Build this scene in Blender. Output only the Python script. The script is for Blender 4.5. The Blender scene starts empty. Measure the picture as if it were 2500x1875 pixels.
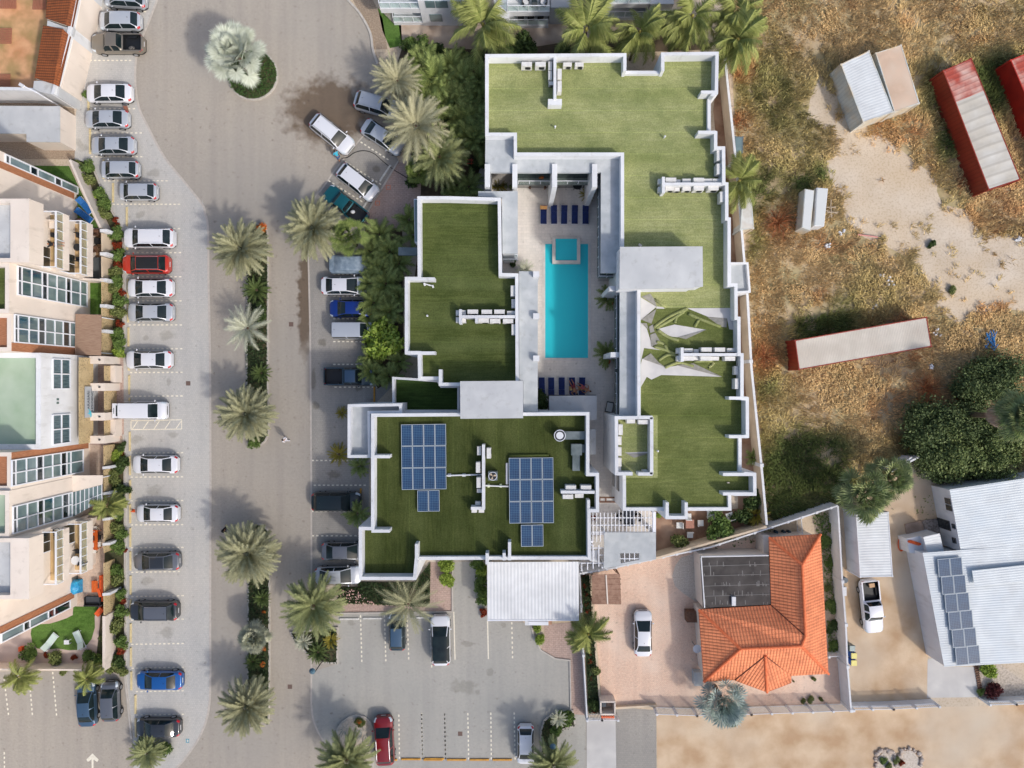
import bpy, math, random
import numpy as np
C = bpy.data.collections.new('place'); bpy.context.scene.collection.children.link(C)
S = bpy.context.scene
# ---------------------------------------------------------------- camera, sky, sun
H, FP = 70.0, 1680.0                      # camera height in metres, focal length in survey units
cam = bpy.data.cameras.new('camera'); co = bpy.data.objects.new('camera', cam); C.objects.link(co)
co.location = (0, 0, H); cam.sensor_width = 36; cam.lens = 36*FP/2500; cam.clip_start = .5; cam.clip_end = 2000
S.camera = co
SUNV = (0.80, -0.72, 1.0)                 # from the ground towards the sun
w = bpy.data.worlds.new('World'); S.world = w; w.use_nodes = True
nt = w.node_tree; bg = nt.nodes['Background']
sky = nt.nodes.new('ShaderNodeTexSky'); sky.sky_type = 'NISHITA'; sky.sun_disc = False
el = math.atan2(1.0, math.hypot(SUNV[0], SUNV[1]))
sky.sun_elevation = el; sky.sun_rotation = math.atan2(SUNV[0], SUNV[1])
sky.air_density = 1.0; sky.dust_density = 3.5; sky.ozone_density = 1.0
nt.links.new(sky.outputs[0], bg.inputs[0]); bg.inputs[1].default_value = 0.15
sl = bpy.data.lights.new('sun', 'SUN'); so = bpy.data.objects.new('sun', sl); C.objects.link(so)
sl.energy = 2.05; sl.angle = math.radians(3.2); sl.color = (1.0, .955, .89)
from mathutils import Vector, Matrix
so.rotation_euler = Vector(SUNV).to_track_quat('Z', 'Y').to_euler()
S.view_settings.view_transform = 'Standard'; S.view_settings.look = 'None'
S.view_settings.exposure = 0.14; S.view_settings.gamma = 1.0
S.render.film_transparent = False
try:
    S.cycles.max_bounces = 6; S.cycles.transparent_max_bounces = 16; S.cycles.diffuse_bounces = 4
    S.cycles.glossy_bounces = 3; S.cycles.use_denoising = True; S.cycles.caustics_refractive = False; S.cycles.caustics_reflective = False
except Exception: pass

# ---------------------------------------------------------------- survey grid -> metres
def P(px, py, z=0.0): return ((px-1250)/FP*(H-z), (937.5-py)/FP*(H-z))
K = 3.3183
TL = {0:(0,0),1:(500,0),2:(1000,0),3:(1500,0),4:(1900,0),5:(0,400),6:(500,400),7:(1000,400),8:(1500,400),9:(1900,400),
      10:(0,850),11:(500,850),12:(1000,850),13:(1500,850),14:(1900,850),15:(0,1375),16:(500,1375),17:(1000,1300),18:(1500,1250),19:(1900,1375),
      20:(0,0),21:(0,470),22:(0,1250),23:(1400,1200)}
def px(t, x, y):
    k = K if t < 20 else 2*K
    return (TL[t][0]+x/k, TL[t][1]+y/k)
def T(t, x, y, z=0.0): return P(*px(t, x, y), z)
def TP(t, pts, z=0.0): return [T(t, x, y, z) for x, y in pts]

# ---------------------------------------------------------------- materials
def lin(c):
    r = []
    for v in c[:3]:
        v = v/255.0
        r.append(v/12.92 if v <= .04045 else ((v+.055)/1.055)**2.4)
    return (*r, 1.0)
MATS = {}
def mat(name, c, rough=.8, c2=None, scale=1.0, det=4, c3=None, scale3=.15, metal=0.0, bump=0.0, bscale=None, coat=0.0, stretch=None, spec=.5, isl=None, sharp=(.35,.65)):
    if name in MATS: return MATS[name]
    m = bpy.data.materials.new(name); m.use_nodes = True; t = m.node_tree; b = t.nodes['Principled BSDF']
    b.inputs['Roughness'].default_value = rough; b.inputs['Metallic'].default_value = metal
    b.inputs['Coat Weight'].default_value = coat; b.inputs['Coat Roughness'].default_value = .06
    b.inputs['Specular IOR Level'].default_value = spec
    b.inputs['Base Color'].default_value = lin(c)
    tc = t.nodes.new('ShaderNodeTexCoord'); mp = t.nodes.new('ShaderNodeMapping'); t.links.new(tc.outputs['Object'], mp.inputs[0])
    if stretch: mp.inputs['Scale'].default_value = stretch
    cur = None
    def noise(sc, d=4):
        n = t.nodes.new('ShaderNodeTexNoise'); n.inputs['Scale'].default_value = sc; n.inputs['Detail'].default_value = d
        t.links.new(mp.outputs[0], n.inputs['Vector']); return n
    def mix(fac, a, bb):
        x = t.nodes.new('ShaderNodeMix'); x.data_type = 'RGBA'
        t.links.new(fac, x.inputs[0])
        for i, v in ((6, a), (7, bb)):
            if isinstance(v, tuple): x.inputs[i].default_value = v
            else: t.links.new(v, x.inputs[i])
        return x.outputs[2]
    def ramp(src, lo, hi):
        r = t.nodes.new('ShaderNodeMapRange'); r.inputs[1].default_value = lo; r.inputs[2].default_value = hi
        t.links.new(src, r.inputs[0]); return r.outputs[0]
    cur = lin(c)
    if c2 is not None: cur = mix(ramp(noise(scale, det).outputs[0], *sharp), cur, lin(c2))
    if c3 is not None: cur = mix(ramp(noise(scale3, 3).outputs[0], .42, .72), cur, lin(c3))
    if isl is not None:
        g = t.nodes.new('ShaderNodeNewGeometry'); cur = mix(ramp(g.outputs['Random Per Island'], 0, 1), cur, lin(isl))
    if not isinstance(cur, tuple): t.links.new(cur, b.inputs['Base Color'])
    if bump:
        bn = t.nodes.new('ShaderNodeBump'); bn.inputs['Strength'].default_value = bump; bn.inputs['Distance'].default_value = .05
        t.links.new(noise(bscale or scale*4, 3).outputs[0], bn.inputs['Height']); t.links.new(bn.outputs[0], b.inputs['Normal'])
    m['cur'] = 0; MATS[name] = m
    m_nodes[name] = (t, b, mp, mix, ramp, noise, cur)
    return m
m_nodes = {}
def paver(name, c, c2, c3, mortar, bw=.22, bh=.11, rough=.85, rot=0, mix_mortar=.5, scale3=.12, stains=None, deep=(.40,.33,.27)):
    m = mat(name, c, rough, c2, 6.0, 4, c3, scale3)
    t, b, mp, mix, ramp, noise, cur = m_nodes[name]
    mp2 = t.nodes.new('ShaderNodeMapping'); tc = t.nodes.new('ShaderNodeTexCoord'); t.links.new(tc.outputs['Object'], mp2.inputs[0]); mp2.inputs['Rotation'].default_value = (0, 0, rot)
    br = t.nodes.new('ShaderNodeTexBrick'); t.links.new(mp2.outputs[0], br.inputs[0])
    br.inputs['Scale'].default_value = 1; br.inputs['Brick Width'].default_value = bw; br.inputs['Row Height'].default_value = bh
    br.inputs['Mortar Size'].default_value = .012; br.inputs['Color1'].default_value = (.95, .95, .95, 1); br.inputs['Color2'].default_value = (1.04, 1.03, 1.03, 1)
    mv = mix_mortar; br.inputs['Mortar'].default_value = (mv, mv, mv, 1)
    mu = t.nodes.new('ShaderNodeMix'); mu.data_type = 'RGBA'; mu.blend_type = 'MULTIPLY'; mu.inputs[0].default_value = 1
    t.links.new(cur, mu.inputs[6]); t.links.new(br.outputs[0], mu.inputs[7]); out = mu.outputs[2]
    # fine grime speckle and oil spots
    n = noise(2.2, 9); sp = mix(ramp(n.outputs[0], .62, .74), (1, 1, 1, 1), (.62, .6, .58, 1))
    m2 = t.nodes.new('ShaderNodeMix'); m2.data_type = 'RGBA'; m2.blend_type = 'MULTIPLY'; m2.inputs[0].default_value = .75
    t.links.new(out, m2.inputs[6]); t.links.new(sp, m2.inputs[7]); out = m2.outputs[2]
    n = noise(14, 2); sp = mix(ramp(n.outputs[0], .70, .76), (1, 1, 1, 1), (.45, .43, .4, 1))
    m2 = t.nodes.new('ShaderNodeMix'); m2.data_type = 'RGBA'; m2.blend_type = 'MULTIPLY'; m2.inputs[0].default_value = .6
    t.links.new(out, m2.inputs[6]); t.links.new(sp, m2.inputs[7]); out = m2.outputs[2]
    # long soft wheel tracks
    mpt = t.nodes.new('ShaderNodeMapping'); mpt.inputs['Scale'].default_value = (1.1, .05, 1); t.links.new(tc.outputs['Object'], mpt.inputs[0])
    nq = t.nodes.new('ShaderNodeTexNoise'); nq.inputs['Scale'].default_value = 1; nq.inputs['Detail'].default_value = 4; t.links.new(mpt.outputs[0], nq.inputs['Vector'])
    sp = mix(ramp(nq.outputs[0], .40, .66), (1.02, 1.02, 1.02, 1), (.93, .93, .94, 1))
    m2 = t.nodes.new('ShaderNodeMix'); m2.data_type = 'RGBA'; m2.blend_type = 'MULTIPLY'; m2.inputs[0].default_value = 1
    t.links.new(out, m2.inputs[6]); t.links.new(sp, m2.inputs[7]); out = m2.outputs[2]
    # wet patches: (cx, cy, rx, ry)
    for (cx, cy, rx, ry) in (stains or []):
        g = t.nodes.new('ShaderNodeTexGradient'); g.gradient_type = 'SPHERICAL'
        mm = t.nodes.new('ShaderNodeMapping'); mm.vector_type = 'POINT'
        add = t.nodes.new('ShaderNodeVectorMath'); add.operation = 'ADD'
        nn = noise(1.1, 8); sc = t.nodes.new('ShaderNodeVectorMath'); sc.operation = 'MULTIPLY_ADD'
        kq = min(1.0, rx/2.5); sc.inputs[1].default_value = (4.2*kq, 4.2*kq, 0); sc.inputs[2].default_value = (-2.1*kq, -2.1*kq, 0)
        t.links.new(nn.outputs['Color'], sc.inputs[0]); t.links.new(tc.outputs['Object'], add.inputs[0]); t.links.new(sc.outputs[0], add.inputs[1])
        t.links.new(add.outputs[0], mm.inputs[0])
        mm.inputs['Location'].default_value = (-cx/rx, -cy/ry, 0); mm.inputs['Scale'].default_value = (1/rx, 1/ry, 0)
        t.links.new(mm.outputs[0], g.inputs[0])
        r = ramp(g.outputs[0], .05, .42)
        m3 = t.nodes.new('ShaderNodeMix'); m3.data_type = 'RGBA'; m3.blend_type = 'MULTIPLY'
        t.links.new(r, m3.inputs[0]); t.links.new(out, m3.inputs[6]); m3.inputs[7].default_value = (*deep, 1); out = m3.outputs[2]
    t.links.new(out, b.inputs['Base Color'])
    return m
def glassy(name, tint=(200,225,220), refl=.15, opac=.25):
    m = bpy.data.materials.new(name); m.use_nodes = True; t = m.node_tree
    for n in list(t.nodes):
        if n.type != 'OUTPUT_MATERIAL': t.nodes.remove(n)
    o = [n for n in t.nodes if n.type == 'OUTPUT_MATERIAL'][0]
    tr = t.nodes.new('ShaderNodeBsdfTransparent'); tr.inputs[0].default_value = lin(tint)
    gl = t.nodes.new('ShaderNodeBsdfGlossy'); gl.inputs['Roughness'].default_value = .08
    df = t.nodes.new('ShaderNodeBsdfDiffuse'); df.inputs[0].default_value = lin(tint)
    a = t.nodes.new('ShaderNodeMixShader'); a.inputs[0].default_value = opac; t.links.new(tr.outputs[0], a.inputs[1]); t.links.new(df.outputs[0], a.inputs[2])
    f = t.nodes.new('ShaderNodeFresnel'); f.inputs[0].default_value = 1.4
    b = t.nodes.new('ShaderNodeMixShader'); b.inputs[0].default_value = refl*.4; t.links.new(a.outputs[0], b.inputs[1]); t.links.new(gl.outputs[0], b.inputs[2])
    t.links.new(b.outputs[0], o.inputs[0]); MATS[name] = m; return m

WHITE = mat('white_plaster', (225,227,230), .85, (213,215,218), .5, 4, (205,207,211), .2)
ROOFW = mat('white_roof_coating', (199,201,202), .8, (188,190,192), .8, 5, (178,181,184), .25)
GREYR = mat('grey_roof_coating', (191,195,197), .85, (176,181,184), 1.2, 6, (164,170,175), .3)
CREAM = mat('cream_plaster', (232,220,208), .85, (224,211,199), .5, 4, (214,203,192), .2)
CREAM2 = mat('tan_plaster', (214,196,172), .9, (196,178,154), .7, 4)
def grime(m, lo=.55, hi=.75, k=(.80,.79,.77)):
    t, b, mp, mix, ramp, noise, cur = m_nodes[m.name]
    mpt = t.nodes.new('ShaderNodeMapping'); mpt.inputs['Scale'].default_value = (1.0, 1.0, .25); tc = t.nodes.new('ShaderNodeTexCoord'); t.links.new(tc.outputs['Object'], mpt.inputs[0])
    n = t.nodes.new('ShaderNodeTexNoise'); n.inputs['Scale'].default_value = 1.6; n.inputs['Detail'].default_value = 9; n.inputs['Roughness'].default_value = .65; t.links.new(mpt.outputs[0], n.inputs['Vector'])
    sp = mix(ramp(n.outputs[0], lo, hi), (1,1,1,1), (*k,1)); m2 = t.nodes.new('ShaderNodeMix'); m2.data_type = 'RGBA'; m2.blend_type = 'MULTIPLY'; m2.inputs[0].default_value = 1
    t.links.new(cur, m2.inputs[6]); t.links.new(sp, m2.inputs[7]); t.links.new(m2.outputs[2], b.inputs['Base Color'])
for m_ in (WHITE, ROOFW, GREYR, CREAM): grime(m_)
def turf(name, c, c2, c3, st):
    m = mat(name, c, .95, c2, 2.2, 7, c3, .16, bump=.5, bscale=22, stretch=st, spec=.1)
    t, b, mp, mix, ramp, noise, cur = m_nodes[name]
    tc = t.nodes.new('ShaderNodeTexCoord'); n = t.nodes.new('ShaderNodeTexNoise'); n.inputs['Scale'].default_value = 9; n.inputs['Detail'].default_value = 3
    t.links.new(tc.outputs['Object'], n.inputs['Vector'])
    m2 = t.nodes.new('ShaderNodeMix'); m2.data_type = 'RGBA'; m2.blend_type = 'MULTIPLY'; m2.inputs[0].default_value = 1
    sp = mix(ramp(n.outputs[0], .3, .7), (.78, .78, .78, 1), (1.2, 1.2, 1.2, 1)); t.links.new(cur, m2.inputs[6]); t.links.new(sp, m2.inputs[7]); out = m2.outputs[2]
    # scuffed and faded patches
    n2 = t.nodes.new('ShaderNodeTexNoise'); n2.inputs['Scale'].default_value = .45; n2.inputs['Detail'].default_value = 8; n2.inputs['Roughness'].default_value = .6; t.links.new(tc.outputs['Object'], n2.inputs['Vector'])
    m2 = t.nodes.new('ShaderNodeMix'); m2.data_type = 'RGBA'; m2.blend_type = 'MULTIPLY'; m2.inputs[0].default_value = 1
    sp = mix(ramp(n2.outputs[0], .38, .68), (.84, .87, .82, 1), (1.18, 1.14, 1.16, 1)); t.links.new(out, m2.inputs[6]); t.links.new(sp, m2.inputs[7]); out = m2.outputs[2]
    # seams between the rolls
    wv = t.nodes.new('ShaderNodeTexWave'); wv.wave_type = 'BANDS'; wv.bands_direction = 'Y' if st[1] > st[0] else 'X'; wv.inputs['Scale'].default_value = .157; wv.inputs['Distortion'].default_value = .12
    t.links.new(tc.outputs['Object'], wv.inputs[0])
    seam = mix(ramp(wv.outputs['Fac'], .9985, 1.0), (1, 1, 1, 1), (1.35, 1.4, 1.2, 1))
    m2 = t.nodes.new('ShaderNodeMix'); m2.data_type = 'RGBA'; m2.blend_type = 'MULTIPLY'; m2.inputs[0].default_value = 1
    t.links.new(out, m2.inputs[6]); t.links.new(seam, m2.inputs[7]); t.links.new(m2.outputs[2], b.inputs['Base Color'])
    return m
TURF_E = turf('artificial_turf_pale', (156,160,114), (144,150,100), (134,142,90), (.3, 2.2, 1))
TURF_M = turf('artificial_turf_shaded', (114,122,74), (100,108,62), (90,100,54), (.3, 2.2, 1))  # same turf as the pale one, with cloud shade in its colour
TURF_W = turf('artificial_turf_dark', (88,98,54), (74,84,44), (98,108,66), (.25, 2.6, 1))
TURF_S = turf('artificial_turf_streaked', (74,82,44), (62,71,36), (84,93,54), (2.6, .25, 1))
TURF_D = turf('shaded_terrace_turf', (58,80,40), (46,64,32), (66,86,46), (.3, 2.2, 1))  # shade of the sunken terrace is put into this darker green
GLASS = glassy('rail_glass', (244,250,248), opac=.07)
GLASSD = mat('dark_glass', (24,40,46), .05, (16,26,32), .6, 3, spec=.9, coat=1)
GLASSB = mat('blue_glass', (30,78,96), .06, (18,48,66), .8, 4, c3=(120,140,130), scale3=.8, spec=.9, coat=1, stretch=(1,1,.3))
GLASSL = mat('curtain_reflection_glass', (120,140,142), .12, (92,114,118), .7, 4, spec=.8, coat=1)  # pale grey-teal paints both curtains and reflections into the panes
FRAME = mat('white_frame', (228,231,238), .5)
DARKM = mat('dark_metal', (38,40,44), .5)
STEEL = mat('galvanised_steel', (128,138,140), .45, (98,110,112), 1.0, 5, metal=.5)
WOODC = mat('wood_cladding', (178,122,88), .7, (150,98,66), 3.0, 4, stretch=(1,9,1))
WOODB = mat('brown_wood', (120,86,66), .75, (92,64,48), 4, 4)
WOODO = mat('orange_wood', (214,104,34), .6, (176,72,20), 3, 5, stretch=(6,1,1))
BLACK = mat('black_fabric', (26,28,32), .8)
BLUEF = mat('navy_fabric', (14,42,104), .8, (8,28,78), 3, 3)
BLUEB = mat('bright_blue_fabric', (24,92,170), .7, (12,70,150), 5, 3)
TEAK = mat('straw_mat', (164,138,118), .9, (140,112,94), 2, 6, stretch=(1,16,1))
ORANGE = mat('orange_fabric', (236,104,48), .8, (214,84,34), 6, 3)
SKIN = mat('skin', (176,122,92), .6)
CLAY = mat('terracotta_pot', (206,84,52), .7)
TRUNKM = mat('palm_trunk', (118,98,78), .9, (88,72,56), 8, 4, bump=.6)
RUBBER = mat('rubber', (22,22,24), .7)
RIM = mat('wheel_rim', (176,180,186), .35, metal=.7)
REDL = mat('tail_lamp', (190,20,34), .25, coat=1)
HEADL = mat('head_lamp', (205,215,222), .15, coat=1)

# ---------------------------------------------------------------- mesh builder
class MB:
    def __init__(s): s.v = []; s.f = []; s.m = []; s.uv = None
    def add(s, vs, fs, mi=0):
        o = len(s.v); s.v += [tuple(v) for v in vs]; s.f += [tuple(i+o for i in f) for f in fs]; s.m += [mi]*len(fs); return s
    def box(s, cx, cy, z0, z1, sx, sy, rot=0, mi=0, tap=1.0):
        c, n = math.cos(rot), math.sin(rot); vs = []
        for z, k in ((z0, 1.0), (z1, tap)):
            for a, b in ((-1,-1),(1,-1),(1,1),(-1,1)):
                x, y = a*sx/2*k, b*sy/2*k; vs.append((cx+x*c-y*n, cy+x*n+y*c, z))
        return s.add(vs, [(3,2,1,0),(4,5,6,7),(0,1,5,4),(1,2,6,5),(2,3,7,6),(3,0,4,7)], mi)
    def prism(s, poly, z0, z1, mi=0, top=True, bottom=True, mt=None):
        a = sum(poly[i][0]*poly[(i+1) % len(poly)][1]-poly[(i+1) % len(poly)][0]*poly[i][1] for i in range(len(poly)))
        if a < 0: poly = poly[::-1]
        n = len(poly); vs = [(x, y, z0) for x, y in poly]+[(x, y, z1) for x, y in poly]
        fs = [(i, (i+1) % n, n+(i+1) % n, n+i) for i in range(n)]
        s.add(vs, fs, mi)
        o = len(s.v)-2*n
        if bottom: s.f.append(tuple(o+i for i in range(n-1, -1, -1))); s.m.append(mi)
        if top: s.f.append(tuple(o+n+i for i in range(n))); s.m.append(mi if mt is None else mt)
        return s
    def sheet(s, poly, z, mi=0):
        a = sum(poly[i][0]*poly[(i+1) % len(poly)][1]-poly[(i+1) % len(poly)][0]*poly[i][1] for i in range(len(poly)))
        if a < 0: poly = poly[::-1]
        return s.add([(x, y, z) for x, y in poly], [tuple(range(len(poly)))], mi)
    def wall(s, p0, p1, z0, z1, th, mi=0):
        dx, dy = p1[0]-p0[0], p1[1]-p0[1]; L = math.hypot(dx, dy)
        return s.box((p0[0]+p1[0])/2, (p0[1]+p1[1])/2, z0, z1, L, th, math.atan2(dy, dx), mi)
    def tube(s, pts, r, n=6, mi=0, r1=None):
        pts = [Vector(p) for p in pts]; vs = []; m = len(pts)
        for i, p in enumerate(pts):
            d = (pts[min(i+1, m-1)]-pts[max(i-1, 0)]).normalized()
            u = d.orthogonal().normalized() if abs(d.z) < .95 else Vector((1, 0, 0)); u = (u-d*u.dot(d)).normalized(); v = d.cross(u)
            rr = r+(r1-r)*i/(m-1) if r1 is not None else r
            for k in range(n):
                a = 2*math.pi*k/n; vs.append(p+u*rr*math.cos(a)+v*rr*math.sin(a))
        fs = [(i*n+k, i*n+(k+1) % n, (i+1)*n+(k+1) % n, (i+1)*n+k) for i in range(m-1) for k in range(n)]
        fs += [tuple(range(n-1, -1, -1)), tuple((m-1)*n+k for k in range(n))]
        return s.add(vs, fs, mi)
    def cyl(s, x, y, z0, z1, r, n=16, mi=0, r1=None):
        r1 = r if r1 is None else r1
        vs = [(x+r*math.cos(2*math.pi*k/n), y+r*math.sin(2*math.pi*k/n), z0) for k in range(n)]+[(x+r1*math.cos(2*math.pi*k/n), y+r1*math.sin(2*math.pi*k/n), z1) for k in range(n)]
        return s.add(vs, [(k, (k+1) % n, n+(k+1) % n, n+k) for k in range(n)]+[tuple(range(n-1, -1, -1)), tuple(range(n, 2*n))], mi)
    def ell(s, x, y, z, rx, ry, rz, mi=0, n=12, m=7):
        vs = [(x, y, z-rz)]
        for j in range(1, m):
            a = -math.pi/2+math.pi*j/m
            for k in range(n): b = 2*math.pi*k/n; vs.append((x+rx*math.cos(a)*math.cos(b), y+ry*math.cos(a)*math.sin(b), z+rz*math.sin(a)))
        vs.append((x, y, z+rz)); fs = [(0, 1+(k+1) % n, 1+k) for k in range(n)]
        for j in range(m-2):
            for k in range(n): fs.append((1+j*n+k, 1+j*n+(k+1) % n, 1+(j+1)*n+(k+1) % n, 1+(j+1)*n+k))
        e = len(vs)-1; fs += [(e, 1+(m-2)*n+k, 1+(m-2)*n+(k+1) % n) for k in range(n)]
        return s.add(vs, fs, mi)
    def build(s, name, mats, parent=None, smooth=False, world=True):
        me = bpy.data.meshes.new(name)
        ox = oy = oz = 0
        if parent is not None and world and '_l' not in parent:
            q = parent
            while q is not None: ox += q.location.x; oy += q.location.y; oz += q.location.z; q = q.parent
        me.from_pydata([(x-ox, y-oy, z-oz) for x, y, z in s.v], [], s.f)
        for m in (mats if isinstance(mats, (list, tuple)) else [mats]): me.materials.append(m)
        me.polygons.foreach_set('material_index', s.m)
        if smooth: me.polygons.foreach_set('use_smooth', [True]*len(s.f))
        me.update()
        o = bpy.data.objects.new(name, me); C.objects.link(o)
        if parent is not None: o.parent = parent
        return o
def tag(o, label=None, cat=None, group=None, kind=None):
    if label: o['label'] = label
    if cat: o['category'] = cat
    if group: o['group'] = group
    if kind: o['kind'] = kind
    return o
def thing(name, label, cat, loc=(0,0,0), rot=0, group=None, scale=1.0):
    o = bpy.data.objects.new(name, None); o.empty_display_size = .2; C.objects.link(o)
    o.location = (loc[0], loc[1], loc[2] if len(loc) > 2 else 0); o.rotation_euler = (0, 0, rot); o.scale = (scale,)*3 if not isinstance(scale, tuple) else scale
    return tag(o, label, cat, group)
def lthing(*a, **k):
    o = thing(*a, **k); o['_l'] = 1; return o
KIDS = {}
def kids(o):
    if o.name not in KIDS: KIDS[o.name] = [x for x in C.objects if x.parent == o]
    return KIDS[o.name]
def dup(o, loc, rot=0, label=None, group=None, scale=None, cat=None, parent=None):
    c = o.copy(); C.objects.link(c)
    for ch in kids(o):
        d = ch.copy(); C.objects.link(d); d.parent = c; d.matrix_parent_inverse = ch.matrix_parent_inverse.copy()
        for g in kids(ch):
            e = g.copy(); C.objects.link(e); e.parent = d
    if parent is not None: c.parent = parent
    c.location = (loc[0], loc[1], loc[2] if len(loc) > 2 else 0); c.rotation_euler = (0, 0, rot)
    if scale is not None: c.scale = (scale,)*3 if not isinstance(scale, tuple) else scale
    tag(c, label, cat, group); return c
class Proto:
    """first use takes the prototype itself, later ones copy it with its parts and sub-parts"""
    def __init__(s, o): s.o = o; s.used = False
    def put(s, loc, rot=0, label=None, group=None, scale=None, cat=None):
        if not s.used:
            s.used = True; o = s.o; kids(o); [kids(k) for k in kids(o)]
            o.location = (loc[0], loc[1], loc[2] if len(loc) > 2 else 0); o.rotation_euler = (0, 0, rot)
            if scale is not None: o.scale = (scale,)*3 if not isinstance(scale, tuple) else scale
            return tag(o, label, cat, group)
        return dup(s.o, loc, rot, label, group, scale, cat)
def shade_cloud():  # unseen cloud above the camera, added and outlined to soften the sun
    pg = [(-42,30),(-40,30),(-36,28),(-20,21),(-10,16),(-3,9),(6,1),(18,-5),(35,-10),(52,-13),(95,-20),(95,-75),(-42,-75)]
    cx, cy = -10, -30; z0 = 160; off = (SUNV[0]*z0, SUNV[1]*z0); V = []; F = []; n = len(pg); R = 9; r = random.Random(4)
    for side in (1, -1):
        for i in range(n):
            for j in range(1, R+1):
                k = j/R; x = cx+(pg[i][0]-cx)*k; y = cy+(pg[i][1]-cy)*k; h = 7*math.sqrt(max(0, 1-k*k))+(r.uniform(0,2.5) if j < R else 0)
                V.append((x+off[0]+(r.uniform(-3,3) if j < R else 0), y+off[1], z0+side*h*(1.4 if side > 0 else .5)))
    c = len(V); V += [(cx+off[0], cy+off[1], z0+10), (cx+off[0], cy+off[1], z0-4)]
    for s_ in (0, 1):
        b = s_*n*R
        for i in range(n):
            i2 = (i+1) % n; F.append((c+s_, b+i*R, b+i2*R) if not s_ else (c+s_, b+i2*R, b+i*R))
            for j in range(R-1): q = (b+i*R+j, b+i*R+j+1, b+i2*R+j+1, b+i2*R+j); F.append(q if not s_ else q[::-1])
    me = bpy.data.meshes.new('shade_cloud'); me.from_pydata(V, [], F)
    for p in me.polygons: p.use_smooth = True
    m = bpy.data.materials.new('thin_shade_cloud'); m.use_nodes = True; t = m.node_tree
    for q in list(t.nodes):
        if q.type != 'OUTPUT_MATERIAL': t.nodes.remove(q)
    o = [q for q in t.nodes if q.type == 'OUTPUT_MATERIAL'][0]; tr = t.nodes.new('ShaderNodeBsdfTransparent'); d = t.nodes.new('ShaderNodeBsdfTranslucent'); x = t.nodes.new('ShaderNodeMixShader'); x.inputs[0].default_value = .15
    t.links.new(tr.outputs[0], x.inputs[1]); t.links.new(d.outputs[0], x.inputs[2]); t.links.new(x.outputs[0], o.inputs[0]); me.materials.append(m)
    ob = bpy.data.objects.new('shade_cloud', me); C.objects.link(ob); tag(ob, kind='structure')
shade_cloud()
ORD = ['first','second','third','fourth','fifth','sixth','seventh','eighth','ninth','tenth','eleventh','twelfth','thirteenth','fourteenth','fifteenth','sixteenth','seventeenth','eighteenth','nineteenth','twentieth']
rnd = random.Random(7)
# ================================================================ GROUND AND ROADS
SAND = mat('dry_soil', (206,194,178), .95, (192,177,157), .35, 8, (204,182,152), .09, bump=.5, bscale=6)
def weed_soil():
    t, b, mp, mix, ramp, noise, cur = m_nodes['dry_soil']
    n = noise(5, 8); o = mix(ramp(n.outputs[0], .5, .62), (1,1,1,1), (.8,.76,.7,1))
    m2 = t.nodes.new('ShaderNodeMix'); m2.data_type = 'RGBA'; m2.blend_type = 'MULTIPLY'; m2.inputs[0].default_value = .7
    t.links.new(cur, m2.inputs[6]); t.links.new(o, m2.inputs[7]); t.links.new(m2.outputs[2], b.inputs['Base Color'])
weed_soil()
x0, y0 = T(7, 1092, 1580, 0); x1, y1 = T(7, 1451, 645, 0)
B = 260
g = MB()
g.sheet([(-B,-B),(B,-B),(B,y0),(-B,y0)], 0).sheet([(-B,y1),(B,y1),(B,B),(-B,B)], 0).sheet([(-B,y0),(x0,y0),(x0,y1),(-B,y1)], 0).sheet([(x1,y0),(B,y0),(B,y1),(x1,y1)], 0)
tag(g.build('ground', SAND), kind='structure')
wet = T(1, 1010, 900)
wet2 = T(6, 812, 1080)
ROAD = paver('road_pavers', (178,169,156), (168,160,149), (166,160,151), (.5,.5,.5), mix_mortar=.88, scale3=.09, stains=[(wet[0], wet[1], 5.6, 4.2), (wet2[0], wet2[1], .9, 7.5)])
PARKW = paver('parking_pavers', (194,192,187), (182,182,179), (198,194,186), (.5,.5,.5), .2, .2, mix_mortar=.88, scale3=.12, stains=[(*T(t,x,y),rx,ry) for t,x,y,rx,ry in ((5,1135,405,.55,.4),(5,1350,1390,.9,.6),(5,1180,1410,.4,.3),(10,1370,275,.3,.4),(10,1110,740,.9,.5),(10,1250,1150,1.0,.7),(15,1200,150,.8,.5),(15,1350,560,.9,.6),(0,1250,1400,.8,.5),(0,660,1180,.9,.6),(10,1400,700,.6,.4))], deep=(.8,.79,.77))
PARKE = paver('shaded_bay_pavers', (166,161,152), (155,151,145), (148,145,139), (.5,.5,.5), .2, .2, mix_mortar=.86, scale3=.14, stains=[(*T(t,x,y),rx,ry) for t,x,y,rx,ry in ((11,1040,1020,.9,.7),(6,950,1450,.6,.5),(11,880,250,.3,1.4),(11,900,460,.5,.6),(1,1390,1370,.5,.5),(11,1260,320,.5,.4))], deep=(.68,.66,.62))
LOT = paver('south_lot_pavers', (178,175,167), (169,167,160), (163,162,156), (.5,.5,.5), .22, .11, mix_mortar=.88, scale3=.1, stains=[(*T(t,x,y),rx,ry) for t,x,y,rx,ry in ((17,650,1130,.5,.5),(17,430,1250,1.5,1.1),(17,480,900,1.0,.4),(17,550,1290,.3,.3),(16,1180,490,.5,.4),(17,760,750,.3,.3))], deep=(.8,.8,.78))
BRICK = paver('pinkish_brick_pavers', (196,172,158), (178,152,140), (168,150,142), (.5,.5,.5), .42, .2, mix_mortar=.72, scale3=.2)
KERB = mat('kerb_concrete', (196,190,182), .9, (180,174,166), 2, 4)
SALMON = paver('salmon_pavers', (236,206,182), (222,186,162), (238,214,194), (.5,.5,.5), .2, .1, mix_mortar=.8, scale3=.25)
GRAVEL = mat('pebble_ground', (176,158,138), .95, (140,122,104), 9, 6, bump=.6, bscale=20)
CONC = mat('pale_concrete', (206,204,200), .9, (192,190,188), .7, 6, (184,182,180), .3)
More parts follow.
